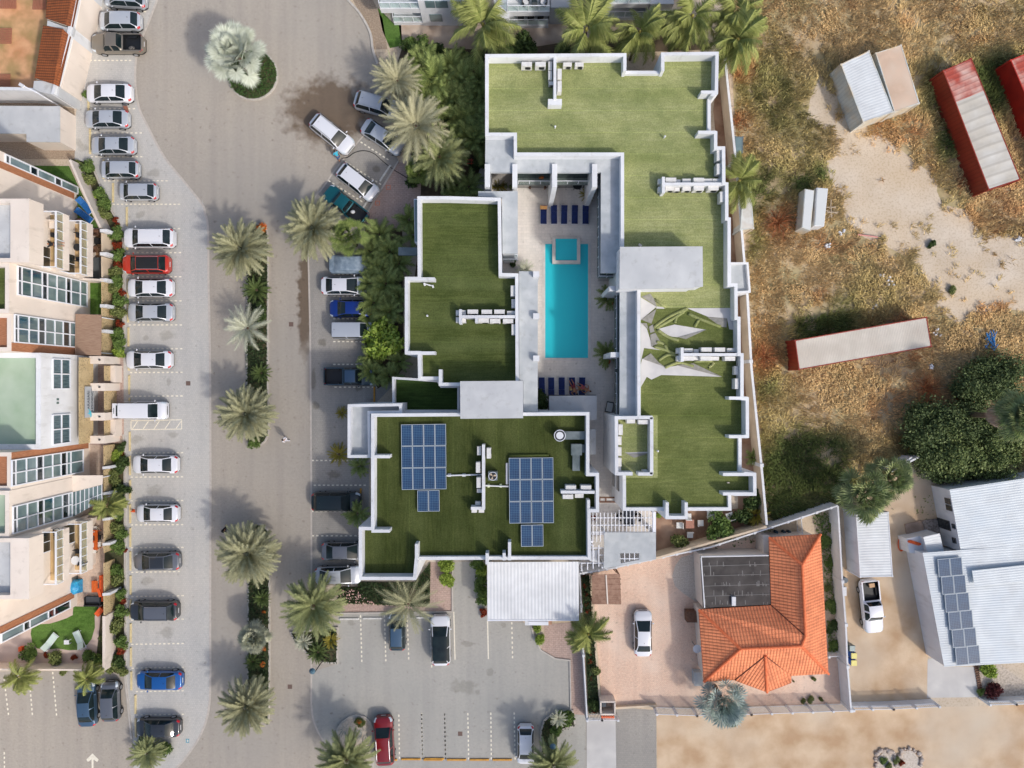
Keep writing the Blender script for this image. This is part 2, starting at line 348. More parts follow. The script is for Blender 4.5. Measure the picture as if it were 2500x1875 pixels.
LAWN = turf('garden_turf', (92,124,58), (76,106,46), (104,132,70), (1, 1.5, 1))
PATIO = paver('patio_tiles', (196,176,158), (180,158,140), (206,190,176), (.5,.5,.5), .4, .4, mix_mortar=.8, scale3=.4)
DECKT = paver('pool_deck_tiles', (224,217,208), (216,209,200), (226,221,214), (.5,.5,.5), .6, .3, mix_mortar=.86, scale3=.2)
WOODT = mat('terrace_boards', (206,178,132), .8, (186,154,108), 2, 5, (176,140,100), .5, stretch=(6,.6,1))

road = [T(0,1330,-200), T(0,830,-200), T(0,830,0), T(0,620,885), T(0,612,960), T(0,605,1290), T(5,735,0), T(5,880,340), T(5,985,530), T(5,1000,1000), T(10,1000,0), T(10,1005,700), T(10,1015,900), T(15,1015,500), T(15,1015,900), T(15,760,870), T(15,-400,880), P(-300,2200), P(1440,2200), T(17,1435,1659), T(17,1430,1470), T(17,1300,1450), T(17,1300,1030), T(17,1180,1020), T(17,1060,950), T(17,980,800), T(17,930,740), T(17,640,200), T(17,350,200), T(17,350,640), T(16,1060,405), T(16,1060,410), T(16,900,200), T(11,1300,1500), T(11,1300,0), T(6,1300,700), T(6,1280,440), T(1,1560,1310), T(1,1500,900), T(1,1420,500), T(1,1360,400), T(1,1340,270), T(1,1260,120), T(1,1160,0), P(800,-150)]
tag(MB().sheet(road, .004).build('road', ROAD), kind='structure')
pk = [T(0,1330,-150), T(0,820,-150), T(0,820,0), T(0,622,885), T(0,612,960), T(0,605,1290), T(5,735,0), T(5,880,340), T(5,985,530), T(5,1000,1000), T(10,1000,0), T(10,1005,700), T(10,1015,900), T(15,1015,900), T(15,1075,1420), T(15,1080,1600), T(15,1090,1900), T(15,1300,1900), T(15,1430,1659), T(15,1500,1580), T(15,1620,1400), T(15,1690,1190), T(15,1705,900), T(15,1700,0), T(10,1700,0), T(5,1690,700), T(5,1680,480), T(5,1640,290), T(0,1640,1659), T(0,1500,1480), T(0,1330,1270), T(0,1200,1030), T(0,1120,850), T(0,1095,600), T(0,1120,400), T(0,1215,150)]
tag(MB().sheet(pk, .008).build('west_parking_bays', PARKW), kind='structure')
pe = [T(6,850,760), T(6,850,1659), T(11,862,500), T(16,862,0), T(16,866,180), T(16,1240,180), T(11,1290,1440), T(11,1330,1400), T(11,1330,900), T(11,1400,430), T(11,1530,300), T(6,1600,1400), T(6,1300,700), T(6,1100,760)]
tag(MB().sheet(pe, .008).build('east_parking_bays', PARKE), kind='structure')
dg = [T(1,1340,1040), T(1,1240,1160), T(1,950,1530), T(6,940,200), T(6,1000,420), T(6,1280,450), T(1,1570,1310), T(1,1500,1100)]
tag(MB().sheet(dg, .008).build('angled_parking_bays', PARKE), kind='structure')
lot = [T(16,866,880), T(16,1080,815), T(16,1080,410), T(17,350,650), T(17,350,240), T(17,620,240), T(17,630,715), T(17,980,735), T(17,1010,850), T(17,1060,950), T(17,1180,1020), T(17,1298,1034), T(17,1305,1450), T(17,1425,1475), T(17,1430,2100), T(16,1080,1900), T(16,1000,1500), T(16,900,1330), T(16,865,1180)]
tag(MB().sheet(lot, .008).build('south_parking_lot', LOT), kind='structure')
def path(name, pts, m, z=.012): return tag(MB().sheet(pts, z).build(name, m), kind='structure')
def zz0(pts): return [T(t, x, y, 0) for t, x, y in pts]
path('brick_forecourt', [T(1,1560,1310), T(6,1280,450), T(6,1330,510), T(6,1480,540), T(6,1720,560), T(6,1750,230), T(1,1750,1350)], BRICK)
path('brick_footpath', [T(17,165,240), T(17,165,600), T(16,1060,330), T(16,1060,402), T(17,345,638), T(17,345,240)], BRICK)
path('lot_side_footpath', [T(17,1085,745), T(17,1385,720), T(17,1410,1000), T(17,1430,1480), T(17,1308,1470), T(17,1300,1028), T(17,1180,1018), T(17,1065,950), T(17,1095,850)], BRICK)
path('cul_de_sac_verge', [T(1,1170,-60), T(1,1262,118), T(1,1342,268), T(1,1365,400), T(1,1480,400), T(1,1440,150), T(1,1330,-60)], GRAVEL)
path('northern_lawn', TP(1, [(1400,60),(1440,250),(1500,390),(1600,370),(1590,200),(1530,190),(1430,90)]), LAWN)
path('northern_terrace', [T(1,1570,200), T(1,1600,380), T(2,600,400), T(2,1000,380), T(2,1500,300), T(3,500,200), T(3,520,-100), T(2,100,-100)], mat('terrace_stone', (200,184,168), .9, (176,158,142), .8, 6, (150,124,104), .3))
path('garden_earth', [T(1,1600,381), T(1,1500,700), T(1,1700,1350), T(6,1750,540), T(6,1600,1659), T(11,1550,240), T(7,400,250), T(7,700,100), T(2,620,1300), T(2,600,440), T(2,1700,430), T(3,800,400), T(3,500,201), T(2,1500,301), T(2,1000,381), T(2,600,401)], mat('dark_earth', (92,78,62), .95, (66,56,44), 1.5, 6, (110,94,72), .5), .006)
path('garden_bed_earth', [T(6,1300,500), T(6,1330,510), T(6,1600,540), T(6,1610,1659), T(11,1520,250), T(11,1400,330), T(6,1290,1500)], MATS['dark_earth'], .016)
path('house_forecourt', [T(17,1490,330), T(23,1340,1100), T(18,560,300), T(18,1250,200), T(18,1280,1250), T(18,1745,1150), T(18,1852,1150), T(18,1862,1560), T(18,20,1585), T(17,1560,1400), T(17,1500,700)], SALMON)
path('white_pebble_patch', TP(18, [(540,365),(490,440),(468,520),(490,600),(560,660),(650,720),(720,740),(720,370),(640,340)]), mat('white_pebbles', (214,204,192), .95, (190,176,160), 8, 6, bump=.5), .017)
path('slip_road', [T(17,1660,1410), T(17,1995,1440), T(18,340,1600), T(18,340,2100), T(17,1430,2300), T(17,1430,1500), T(17,1660,1500)], PARKE)
path('house_ramp', [T(17,1435,1500), T(17,1668,1500), T(17,1675,2000), T(17,1435,2000)], CONC, .016)
DIRT = mat('ochre_dirt', (214,190,160), .95, (186,154,120), .38, 10, (206,192,172), .12, bump=.4, bscale=6)
path('dirt_yard', [T(14,1040,985),T(14,1260,1090),T(14,1370,1620),T(19,1210,780),T(19,1205,1140),T(19,600,1185),T(14,500,1290),T(14,900,1000)], DIRT, .006)
path('dirt_street', [T(18,340,1640),T(18,1940,1610),T(19,1310,1165),T(19,3000,1120),P(3200,2300),P(1610,2300)], DIRT, .006)
path('garage_apron', TP(19, [(1210,780),(1250,765),(1350,840),(1590,840),(1620,1085),(1205,1090)]), CONC)
path('white_house_garden', TP(19, [(1640,830),(1800,820),(1991,960),(1991,1080),(1680,1090),(1600,850)]), mat('pale_gravel_bed', (206,194,180), .95, (168,156,142), 5, 6))
for pts in ([(7,540,150),(7,1092,150),(7,1092,1585),(7,860,1585)],[(7,1452,150),(7,1740,150),(7,1740,1585),(7,1452,1585)],[(7,860,1585),(7,1740,1585),(12,1740,1220),(12,1040,1220)],[(7,1092,150),(7,1452,150),(7,1452,642),(7,1092,642)],[(2,600,1250),(2,1600,1250),(7,1740,150),(7,540,150)],[(12,1440,1220),(12,1760,1220),(23,1335,330),(23,1335,1090),(23,90,1330),(23,90,1100),(23,290,1000),(23,290,150)]):
    path('pool_deck', zz0(pts), DECKT, .1)
path('yard_earth_strip', [T(3,850,420), T(3,925,600), T(13,1240,1430), T(13,1000,1500), T(13,330,1650), T(13,330,1330), T(13,1000,1300), T(13,1000,0), T(3,800,900)], mat('brown_yard', (158,124,100), .95, (132,100,80), 1.5, 6, (176,148,126), .4))
path('west_patios', [T(5,560,430), T(5,625,270), T(5,820,530), T(5,825,1659), T(10,840,40), T(10,850,1659), T(15,835,330), T(15,560,360), T(15,300,250), T(5,560,700)], PATIO)
path('entrance_forecourt', TP(10, [(700,60),(1000,50),(1005,700),(950,780),(830,790),(720,780)]), BRICK, .02)
path('patio_lawn_north', [T(0,60,1340), T(0,560,1345), T(5,640,190), T(5,800,520), T(5,630,525), T(5,600,260)], LAWN, .02)
path('patio_lawn_middle', TP(5, [(700,965),(825,965),(825,1220),(700,1220)]), LAWN, .02)
lawn = [(595,350),(800,352),(768,430),(770,520),(745,610),(700,670),(640,700),(560,705),(470,690),(380,700),(300,690),(262,640),(250,570),(258,520),(300,495),(400,490),(470,470),(540,445),(590,420)]
path('patio_lawn_south', TP(15, lawn), LAWN, .024)
path('patio_paving_south', [T(15,560,360), T(15,840,330), T(15,835,870), T(15,-200,850), T(15,-200,600), T(15,300,450)], mat('pink_patio', (206,186,174), .9, (190,168,156), .6, 5), .018)
path('sandy_lot', [T(0,-200,-200), T(0,650,-200), T(0,500,820), T(0,-200,760)], mat('orange_sand', (220,170,128), .95, (196,140,98), .7, 7, (150,140,90), .35), .012)
path('alley', [T(0,-200,760), T(0,600,880), T(0,612,960), T(0,605,1290), T(0,-200,1290)], GRAVEL, .012)
path('patio_wood_north', TP(5, [(650,530),(820,530),(820,930),(650,930)]), mat('brown_patio', (172,142,112), .9, (150,118,90), 1.2, 6), .024)
BED = mat('planting_bed', (74,78,50), .95, (54,58,36), 2, 6, (96,86,62), .5)
path('west_planting_bed', [T(0,560,1290), T(0,600,1290), T(5,745,0), T(5,885,340), T(5,985,530), T(5,1000,1000), T(10,1000,0), T(10,890,50), T(5,820,900), T(5,810,520)], BED, .02)
path('west_planting_bed_south', [T(10,900,770), T(10,1000,770), T(10,1010,900), T(15,1018,500), T(15,1012,900), T(15,770,860), T(15,830,300), T(10,850,1659), T(10,845,800)], BED, .02)

# kerbs as low raised strips
def strip(name, pts, wd, z0, z1, m, closed=False):
    b = MB(); n = len(pts)
    L = []; R = []
    for i in range(n):
        a = pts[(i-1) % n] if (i or closed) else None; c = pts[(i+1) % n] if (i < n-1 or closed) else None; p = pts[i]
        e1 = Vector((p[0]-a[0], p[1]-a[1])).normalized() if a else None; e2 = Vector((c[0]-p[0], c[1]-p[1])).normalized() if c else e1
        e1 = e1 if e1 is not None else e2; n1 = Vector((-e1.y, e1.x)); n2 = Vector((-e2.y, e2.x)); den = 1+n1.dot(n2)
        q = ((n1+n2)/den if den > .25 else n1)*wd/2
        L.append((pts[i][0]+q.x, pts[i][1]+q.y)); R.append((pts[i][0]-q.x, pts[i][1]-q.y))
    for i in range(n if closed else n-1):
        j = (i+1) % n
        vs = [(*R[i], z0), (*R[j], z0), (*L[j], z0), (*L[i], z0), (*R[i], z1), (*R[j], z1), (*L[j], z1), (*L[i], z1)]
        b.add(vs, [(4,5,6,7),(0,1,5,4),(2,3,7,6),(1,2,6,5),(3,0,4,7)])
    return b.build(name, m)
def smooth_pts(pts, k=5):
    out = []; n = len(pts)
    for i in range(n-1):
        p0, p1, p2, p3 = pts[max(i-1,0)], pts[i], pts[i+1], pts[min(i+2,n-1)]
        for j in range(k):
            t = j/k
            out.append(tuple(.5*((2*p1[a])+(-p0[a]+p2[a])*t+(2*p0[a]-5*p1[a]+4*p2[a]-p3[a])*t*t+(-p0[a]+3*p1[a]-3*p2[a]+p3[a])*t**3) for a in (0,1)))
    return out+[pts[-1]]
flush = mat('flush_kerb', (196,188,178), .9, (182,174,166), 3, 4)
edge = [T(0,1330,-150), T(0,1215,150), T(0,1120,400), T(0,1095,600), T(0,1120,850), T(0,1200,1030), T(0,1330,1270), T(0,1500,1480), T(0,1640,1659), T(5,1660,400), T(5,1685,520), T(5,1690,1000), T(10,1700,0), T(10,1705,900), T(15,1703,500), T(15,1705,900), T(15,1690,1190), T(15,1620,1400), T(15,1500,1580), T(15,1430,1659), T(15,1300,1800)]
tag(strip('bay_edging', smooth_pts(edge), .2, .006, .02, flush), kind='structure')
tag(strip('road_edging', smooth_pts([T(6,838,700), T(6,850,1200), T(11,855,0), T(11,862,1000), T(16,864,0), T(16,864,880), T(16,866,1180), T(16,905,1340), T(16,1000,1500), T(16,1080,1620)]), .16, .006, .02, flush), kind='structure')
tag(strip('angled_bay_edging', smooth_pts([T(1,1340,1040), T(1,1180,1220), T(1,1060,1370), T(1,950,1530), T(6,900,260), T(6,850,420)]), .14, .006, .02, flush), kind='structure')
tag(strip('cul_de_sac_kerb', smooth_pts([T(1,1100,-80), T(1,1160,0), T(1,1262,118), T(1,1342,268), T(1,1362,400), T(1,1400,520)]), .22, 0, .13, KERB), kind='structure')
tag(strip('forecourt_kerb', [T(1,1570,1305), T(6,1280,455)], .15, 0, .12, KERB), kind='structure')
tag(strip('lot_kerb', [T(17,980,740), T(17,1010,850), T(17,1060,950), T(17,1180,1020), T(17,1298,1034), T(17,1306,1450)], .14, 0, .12, KERB), kind='structure')
tag(strip('footpath_kerb', [T(16,1060,405), T(17,347,640), T(17,347,240)], .14, 0, .12, KERB), kind='structure')
tag(strip('bed_kerb', smooth_pts([T(5,745,0), T(5,885,340), T(5,992,530), T(5,1003,700), T(10,1003,0)], 3), .16, 0, .13, KERB), kind='structure')
tag(strip('bed_kerb_south', [T(10,1003,700), T(10,1012,900), T(15,1018,500), T(15,1014,900), T(15,1070,1420)], .16, 0, .13, KERB), kind='structure')
# planted islands: raised bed, kerb ring, ground cover
DARKG = mat('ground_cover', (44,62,34), .9, (30,46,24), 3, 5, isl=(62,84,44))
def leafy(poly, z, n, size, seed, hgt=.25):
    """a sheet of small leaf faces covering a bed"""
    r = np.random.default_rng(seed); P2 = np.array(poly); mn, mx = P2.min(0), P2.max(0)
    pts = r.uniform(mn, mx, (n*3, 2)); ins = np.zeros(len(pts), bool)
    for i in range(len(P2)):
        a, b = P2[i], P2[(i+1) % len(P2)]
        cond = ((a[1] > pts[:,1]) != (b[1] > pts[:,1]))
        with np.errstate(divide='ignore', invalid='ignore'):
            xi = (b[0]-a[0])*(pts[:,1]-a[1])/(b[1]-a[1]+1e-12)+a[0]
        ins ^= cond & (pts[:,0] < xi)
    pts = pts[ins][:n]
    return pts
def leaf_quads(pos, size, r, up=.6):
    """random leaf quads at pos (n,3)"""
    n = len(pos); d = r.normal(size=(n,3)); d[:,2] = np.abs(d[:,2])*up; d /= np.linalg.norm(d, axis=1)[:,None]
    a = np.cross(d, r.normal(size=(n,3))); a /= np.linalg.norm(a, axis=1)[:,None]+1e-9
    s = size*r.uniform(.6, 1.4, (n,1)); nn = np.cross(d, a)
    v = np.stack([pos-a*s*.35, pos+d*s*.5-0*a-a*0, pos+a*s*.35, pos-d*s*.5], 1)
    # quad: left, tip, right, base
    v = np.stack([pos-d*s*.5, pos+a*s*.32, pos+d*s*.5, pos-a*s*.32], 1)
    return v.reshape(-1,3), np.arange(4*n).reshape(n,4)
def np_mesh(name, verts, faces, m, parent=None, k=4, smooth=False, world=False):
    me = bpy.data.meshes.new(name); nv, nf = len(verts), len(faces)
    if parent is not None and world: verts = verts-np.array(parent.location)
    me.vertices.add(nv); me.vertices.foreach_set('co', np.asarray(verts, np.float32).ravel())
    me.loops.add(nf*k); me.loops.foreach_set('vertex_index', np.asarray(faces, np.int32).ravel())
    me.polygons.add(nf); me.polygons.foreach_set('loop_start', np.arange(nf, dtype=np.int32)*k)
    try: me.polygons.foreach_set('loop_total', np.full(nf, k, np.int32))
    except Exception: pass
    for x in (m if isinstance(m, list) else [m]): me.materials.append(x)
    me.update(calc_edges=True); me.validate()
    o = bpy.data.objects.new(name, me); C.objects.link(o)
    if parent is not None: o.parent = parent
    return o
def bed(name, poly, seed, n=2500, m=None, kerb=True, h=.14, hg=.3, size=.16):
    tag(MB().prism(poly, 0.0, h).build(name+'_soil', BED), kind='structure')
    if kerb: tag(strip(name+'_kerb', poly, .16, 0, h+.03, KERB, closed=True), kind='structure')
    pts = leafy(poly, 0, n, size, seed); r = np.random.default_rng(seed)
    pos = np.column_stack([pts, h+r.uniform(.02, hg, len(pts))])
    v, f = leaf_quads(pos, size, r); o = np_mesh(name+'_ground_cover', v, f, m or DARKG)
    tag(o, kind='stuff'); return o
isl1 = smooth_pts([T(6,350,900), T(6,330,700), T(6,330,560), T(6,400,490), T(6,470,520), T(6,512,620), T(6,512,1659), T(11,520,600), T(11,510,710), T(11,470,770), T(11,400,790), T(11,350,720), T(11,345,300), T(6,345,1500), T(6,350,900)], 3)[:-1]
bed('north_median', isl1, 1, 7000)
isl2 = smooth_pts([T(11,365,1600), T(11,370,1480), T(11,430,1425), T(11,490,1450), T(11,525,1530), T(16,525,100), T(16,522,1200), T(16,490,1260), T(16,420,1300), T(16,360,1240), T(16,357,300), T(11,365,1600)], 3)[:-1]
bed('south_median', isl2, 2, 6000)
c0 = T(1,392,612); bed('round_island', [(c0[0]+2.5*math.cos(a*.2618), c0[1]+2.5*math.sin(a*.2618)) for a in range(24)], 3, 2600, mat('hedge_cover', (52,84,36), .9, (38,64,28), 3, 5, isl=(74,104,46)), hg=.45)
bed('lot_corner_bed', [T(16,700,560), T(16,1075,520), T(16,1075,805), T(16,960,800), T(16,830,720), T(16,740,640)], 4, 1200)
bed('flower_bed', [T(16,1080,190), T(16,1240,190), T(16,1245,150), T(16,1700,150), T(17,170,240), T(17,165,570), T(16,1780,350), T(16,1400,330), T(16,1080,320)], 5, 4500, kerb=False)
ib = [(1075,1400),(1080,1340),(1110,1290),(1170,1245),(1230,1228),(1300,1245),(1345,1290),(1365,1350),(1362,1659),(1360,1750),(1070,1750)]
tag(MB().prism(TP(16, ib), 0, .14).build('gravel_island_soil', MATS['white_pebbles']), kind='structure')
tag(strip('gravel_island_kerb', TP(16, ib), .2, 0, .17, KERB, closed=True), kind='structure')
bed('lot_east_bed', [T(17,1065,1600), T(17,1090,1520), T(17,1150,1470), T(17,1230,1440), T(17,1320,1440), T(17,1340,1560), T(17,1200,1600), T(17,1190,1800), T(17,1070,1800)], 6, 900)
bed('wall_side_bed', [T(17,1390,345), T(17,1465,345), T(17,1490,720), T(17,1530,1400), T(17,1545,1450), T(17,1450,1450), T(17,1425,1000)], 7, 2600, kerb=False, hg=.35)

# painted lines
LINE = mat('line_paint', (240,234,216), .8, (222,214,196), 6, 4)
ln = MB()
def dashes(p0, p1, step=.44, L=.24, wd=.13):
    d = Vector((p1[0]-p0[0], p1[1]-p0[1])); n = max(1, int(d.length/step)); a = math.atan2(d.y, d.x)
    for i in range(n+1):
        t = i/n; ln.box(p0[0]+d.x*t, p0[1]+d.y*t, .009, .0125, L, wd, a)
for y, a, b in ((95,1080,1175),(490,735,1055),(880,735,1085),(1077,735,1140),(1270,745,1145),(1465,850,1350),(1655,920,1450)): dashes(T(0,a,y), T(0,b,y))
for y, a, b in ((525,1040,1450),(720,1042,1458),(915,1045,1460),(1110,1048,1462),(1305,1052,1465),(1498,1055,1468)): dashes(T(5,a,y), T(5,b,y))
for y, a, b in ((198,1062,1470),(390,1064,1470),(850,1068,1475),(1045,1068,1475),(1237,1068,1475),(1432,1068,1475),(1617,1070,1478)): dashes(T(10,a,y), T(10,b,y-3))
for y, a, b in ((74,1072,1450),(270,1072,1480),(460,1070,1480),(657,1072,1480),(850,1075,1480),(1040,1110,1480),(1230,1112,1482)): dashes(T(15,a,y), T(15,b,y-7))
for y in (895,1072,1255,1440,1625): dashes(T(6,1050,y), T(6,1300,y))
for y, a, b in ((316,1060,1400),(910,875,1300),(1110,892,1295),(1322,870,1240),(1520,875,1260)): dashes(T(11,a,y), T(11,b,y))
for p in (((1270,1155),(1480,1290)),((1145,1315),(1420,1490)),((1010,1468),(1300,1650))): dashes(T(1,*p[0]), T(1,*p[1]))
for a, b in (((1262,430),(1272,790)),((1455,430),(1467,785)),((1640,430),(1652,770)),((1828,430),(1838,835)),((1572,1235),(1577,1575)),((1757,1225),(1762,1580)),((1943,1225),(1950,1580))): dashes(T(16,*a), T(16,*b))
for a, b in (((828,735),(834,1010)),((98,1478),(105,1830)),((285,1475),(290,1830)),((472,1472),(478,1830)),((658,1468),(662,1830)),((847,1466),(855,1830))): dashes(T(17,*a), T(17,*b))
for a, b in (((35,950),(68,1220)),((240,960),(262,1220)),((428,890),(458,1225)),((625,920),(640,1225)),((820,900),(835,1200)),((35,1540),(40,1900))): dashes(T(15,*a), T(15,*b))
def line(p0, p1, wd=.12): d = Vector((p1[0]-p0[0], p1[1]-p0[1])); ln.box((p0[0]+p1[0])/2, (p0[1]+p1[1])/2, .009, .0125, d.length, wd, math.atan2(d.y, d.x))
line(T(17,358,643), T(17,368,1030)); line(T(17,632,715), T(17,638,1025))
hb = [(1062,588),(1472,580),(1472,655),(1062,660)]
for i in range(4): line(T(10,*hb[i]), T(10,*hb[(i+1) % 4]), .1)
for i in range(5): line(T(10,1072+88*i,655), T(10,1115+88*i,592), .09)
tag(ln.build('painted_bay_lines', LINE), kind='structure')
ar = MB(); s_ = [(742,1700),(742,1590),(712,1610),(700,1590),(750,1540),(800,1590),(788,1610),(758,1590),(758,1700)]
tag(ar.prism(TP(15, s_), .009, .0125).build('painted_road_arrow', LINE), kind='structure')
bs = MB(); c = T(15,1520,1438); bs.box(*c, .009, .0125, .34, .4); tag(bs.build('painted_blue_square', mat('blue_paint', (96,156,176), .8)), kind='structure')
bs = MB(); bs.box(*c, .0132, .0150, .1, .22); bs.box(c[0]+.02, c[1]-.02, .0152, .0165, .2, .06); tag(bs.build('painted_square_mark', LINE), kind='structure')
for i, (x, y) in enumerate(((1487,190),(1400,318))):
    pp = T(6,x,y); f = MB(); [f.box(pp[0]+a*.2, pp[1]+b*.2, .013, .018, .4 if b else .06, .06 if b else .46) for a, b in ((0,1),(0,-1),(1,0),(-1,0))]
    tag(f.build('painted_square_outline', mat('orange_paint', (214,124,92), .8)), kind='structure')

# wheel stops
YEL = mat('cream_yellow_paint', (222,206,160), .7, (208,190,144), 5, 3)
WHT = mat('worn_white_paint', (218,218,214), .7, (200,198,192), 5, 3)
ORY = mat('orange_yellow_paint', (214,158,66), .7, (190,136,52), 5, 3)
def stop_proto(m):
    o = tag(MB().box(0, 0, .0, .12, 2.0, .17, 0, 0, .93).build('wheel_stop', m), 'x', 'wheel stop'); return Proto(o)
sp = {k: stop_proto(m) for k, m in (('y', YEL), ('w', WHT), ('o', ORY))}
st_w = [(0,720,835),(0,732,1010),(0,732,1170),(0,842,1370),(0,918,1560),(5,1030,428),(5,1034,620),(5,1036,815),(5,1038,1010),(5,1040,1207),(5,1043,1402),(5,1046,1595),(10,1049,297),(10,1052,480),(10,1054,755),(10,1055,950),(10,1056,1145),(10,1057,1340),(10,1058,1532),(15,1059,-20),(15,1061,177),(15,1061,370),(15,1062,564),(15,1063,757),(15,1066,950),(15,1100,1142),(15,1102,1332)]
STL = ['beside the green plant at the white wall','at the nose of the sedan with the reddish board','at the nose of the silver sedan below it','at the nose of the first small hatchback','left of the second small hatchback','of the empty bay with black oil spots','at the nose of the white estate SUV','at the nose of the orange-red SUV','at the nose of the white sedan below the red SUV','at the nose of the silver-white sedan','of the empty bay below the silver-white sedan','at the nose of the sedan above the van bays','of the empty bay above the white van','hidden under the white van','just below the hatched marking','at the nose of the sedan below the hatched marking','of the empty bay between two white sedans','beside the small orange cone','of the empty bay above the grey sedan','at the nose of the grey sedan','of the empty bay between grey sedan and dark SUV','at the nose of the dark SUV','of the first empty bay below the dark SUV','of the second empty bay below the dark SUV','at the nose of the bright blue sedan','of the empty bay below the bright blue sedan','at the nose of the last dark grey sedan']
for i, (t, x, y) in enumerate(st_w):
    sp['y'].put((*T(t,x,y),.008), math.pi/2, 'pale yellow wheel stop '+STL[i], 'wheel stops of the west bays')
for i, ((t,x,y,m,a), lb) in enumerate((((1,1463,1403,'w',56),'white angled wheel stop at the empty slanted bay beside the brick forecourt'),((1,1355,1570,'w',56),'white angled wheel stop under the nose of the slanted white hatchback-like SUV'),((6,1280,362,'w',56),'short white angled wheel stop beside the teal pickup tail'),
    ((16,1170,450,'w',0),'white wheel stop in the leftmost bay of the south lot'),((16,1360,445,'w',0),'white wheel stop in the second bay of the south lot'),((16,1560,442,'w',0),'white wheel stop under the feathery palm, before the small teal car'),((16,1745,440,'w',0),'white wheel stop between the small teal car and the glass-roofed white car'),((17,250,684,'w',0),'white wheel stop before the white car with the dark glass roof'),
    ((11,1374,390,'o',90),'orange wheel stop of the empty bay north of the grey porch roof'),((11,1264,1215,'o',90),'orange wheel stop before the dark green SUV'),
    ((16,1480,1590,'o',0),'orange wheel stop behind the red SUV'),((16,1670,1585,'o',0),'orange wheel stop in the first empty bay right of the red SUV'),((16,1858,1582,'o',0),'orange wheel stop in the second empty bay right of the red SUV'),((17,190,1838,'o',0),'orange wheel stop in the third empty bay right of the red SUV'),((17,380,1838,'o',0),'orange wheel stop in the fourth empty bay right of the red SUV'),((17,565,1838,'o',0),'orange wheel stop in the fifth empty bay right of the red SUV'),((17,750,1838,'o',0),'orange wheel stop in the bay left of the parked white hatchback'))):
    sp[m].put((*T(t,x,y),.008), math.radians(a), lb, 'wheel stops of the other bays')
for i, (t, x, y) in enumerate(((17,410,1630),(10,1525,285),(6,700,1300),(16,690,1000))):
    tag(MB().box(*T(t,x,y), .010, .018, .45, .45).build('drain_cover', mat('rusty_iron', (112,92,84), .8)), kind='structure')
# ================================================================ THE HOTEL (three flat-roofed blocks round the pool)
def inset(poly, d):
    a = sum(poly[i][0]*poly[(i+1) % len(poly)][1]-poly[(i+1) % len(poly)][0]*poly[i][1] for i in range(len(poly)))
    if a < 0: d = -d
    out = []; n = len(poly)
    for i in range(n):
        p, q, r = poly[i-1], poly[i], poly[(i+1) % n]
        e1 = Vector((q[0]-p[0], q[1]-p[1])).normalized(); e2 = Vector((r[0]-q[0], r[1]-q[1])).normalized()
        n1 = Vector((-e1.y, e1.x)); n2 = Vector((-e2.y, e2.x)); k = n1+n2; den = 1+n1.dot(n2)
        k = k/den if den > .25 else n1
        out.append((q[0]+k.x*d, q[1]+k.y*d))
    return out
def block(root, outline, zroof, ztop, roofm, low={}, zlow=None, th=.30, z0=0.0, wallm=WHITE, roofname='turf_roof'):
    b = MB().prism(outline, z0, zroof); b.build('wall', wallm, root)
    inn = inset(outline, th); pr = MB(); n = len(outline)
    for i in range(n):
        j = (i+1) % n; zt = (zlow if i in low else ztop)
        pr.prism([outline[i], outline[j], inn[j], inn[i]], zroof, zt)
    pr.build('parapet', wallm, root)
    MB().sheet(inset(outline, th-.004), zroof+.008).build(roofname, roofm, root)
def zz(pts, z): return [T(t, x, y, z) for t, x, y in pts]
def fins(root, lst, ztop, zb, th=.28):
    for t0, x0, y0, t1, x1, y1 in lst:
        MB().wall(T(t0,x0,y0,ztop), T(t1,x1,y1,ztop), zb, ztop+.006, th).build('fin_wall', WHITE, root)
ZR, ZT = 6.8, 8.0
east = thing('hotel_block', 'long white L-shaped hotel block with pale green turf roof east of the pool', 'hotel building', T(8,500,500))
EO = zz([(2,612,438),(3,98,430),(3,98,540),(3,378,540),(3,378,424),(3,846,418),(3,840,760),(3,802,785),(3,802,1058),(3,834,1062),(3,834,1185),(3,898,1185),(3,900,1475),(3,924,1478),
         (8,924,433),(8,943,435),(8,943,968),(8,998,968),(8,1000,1238),(8,1022,1238),(8,1024,1532),(8,1048,1535),(13,1048,396),(13,1090,397),(13,1092,727),(13,1055,730),(13,1055,1002),(13,1150,1010),
         (13,1152,1196),(13,970,1197),(13,972,1330),(13,595,1331),(13,595,1386),(13,415,1386),(13,413,1331),(13,80,1331),(13,78,1031),(13,5,1030),(13,3,551),(13,186,550),(8,185,1015),(8,50,1013),(7,1711,760),(2,1711,1262),(2,844,1262),(2,843,1101),(2,612,1101)], ZT)
block(east, EO, ZR, ZT, TURF_E, low={2, 7, 25, 29, 30, 34, 35}, zlow=7.2)
MB().sheet(zz([(8,216,1168),(8,950,1168),(8,955,1265),(8,975,1265),(8,975,1530),(13,1003,60),(13,1003,410),(13,1034,420),(13,1034,705),(13,1003,735),(13,1003,1030),(13,1092,1040),(13,1092,1165),(13,930,1200),(13,922,1290),(13,560,1295),(13,550,1350),(13,430,1350),(13,420,1295),(13,95,1295),(13,95,1050),(13,350,1050),(13,350,545),(13,216,545)],ZR), ZR+.0085).build('southern_turf_roof', TURF_M, east)  # darker sheet over the same turf, paints the shade of the southern half
fins(east, [(3,84,446,3,84,574),(3,393,440,3,393,572),(3,830,746,3,702,746),(3,820,1071,3,678,1071),(13,1080,405,13,928,405),(13,1080,717,13,928,717),(13,1140,1023,13,880,1023),(13,1140,1181,13,880,1181),(13,582,1370,13,582,1250),(13,428,1370,13,428,1250)], ZT, ZR)
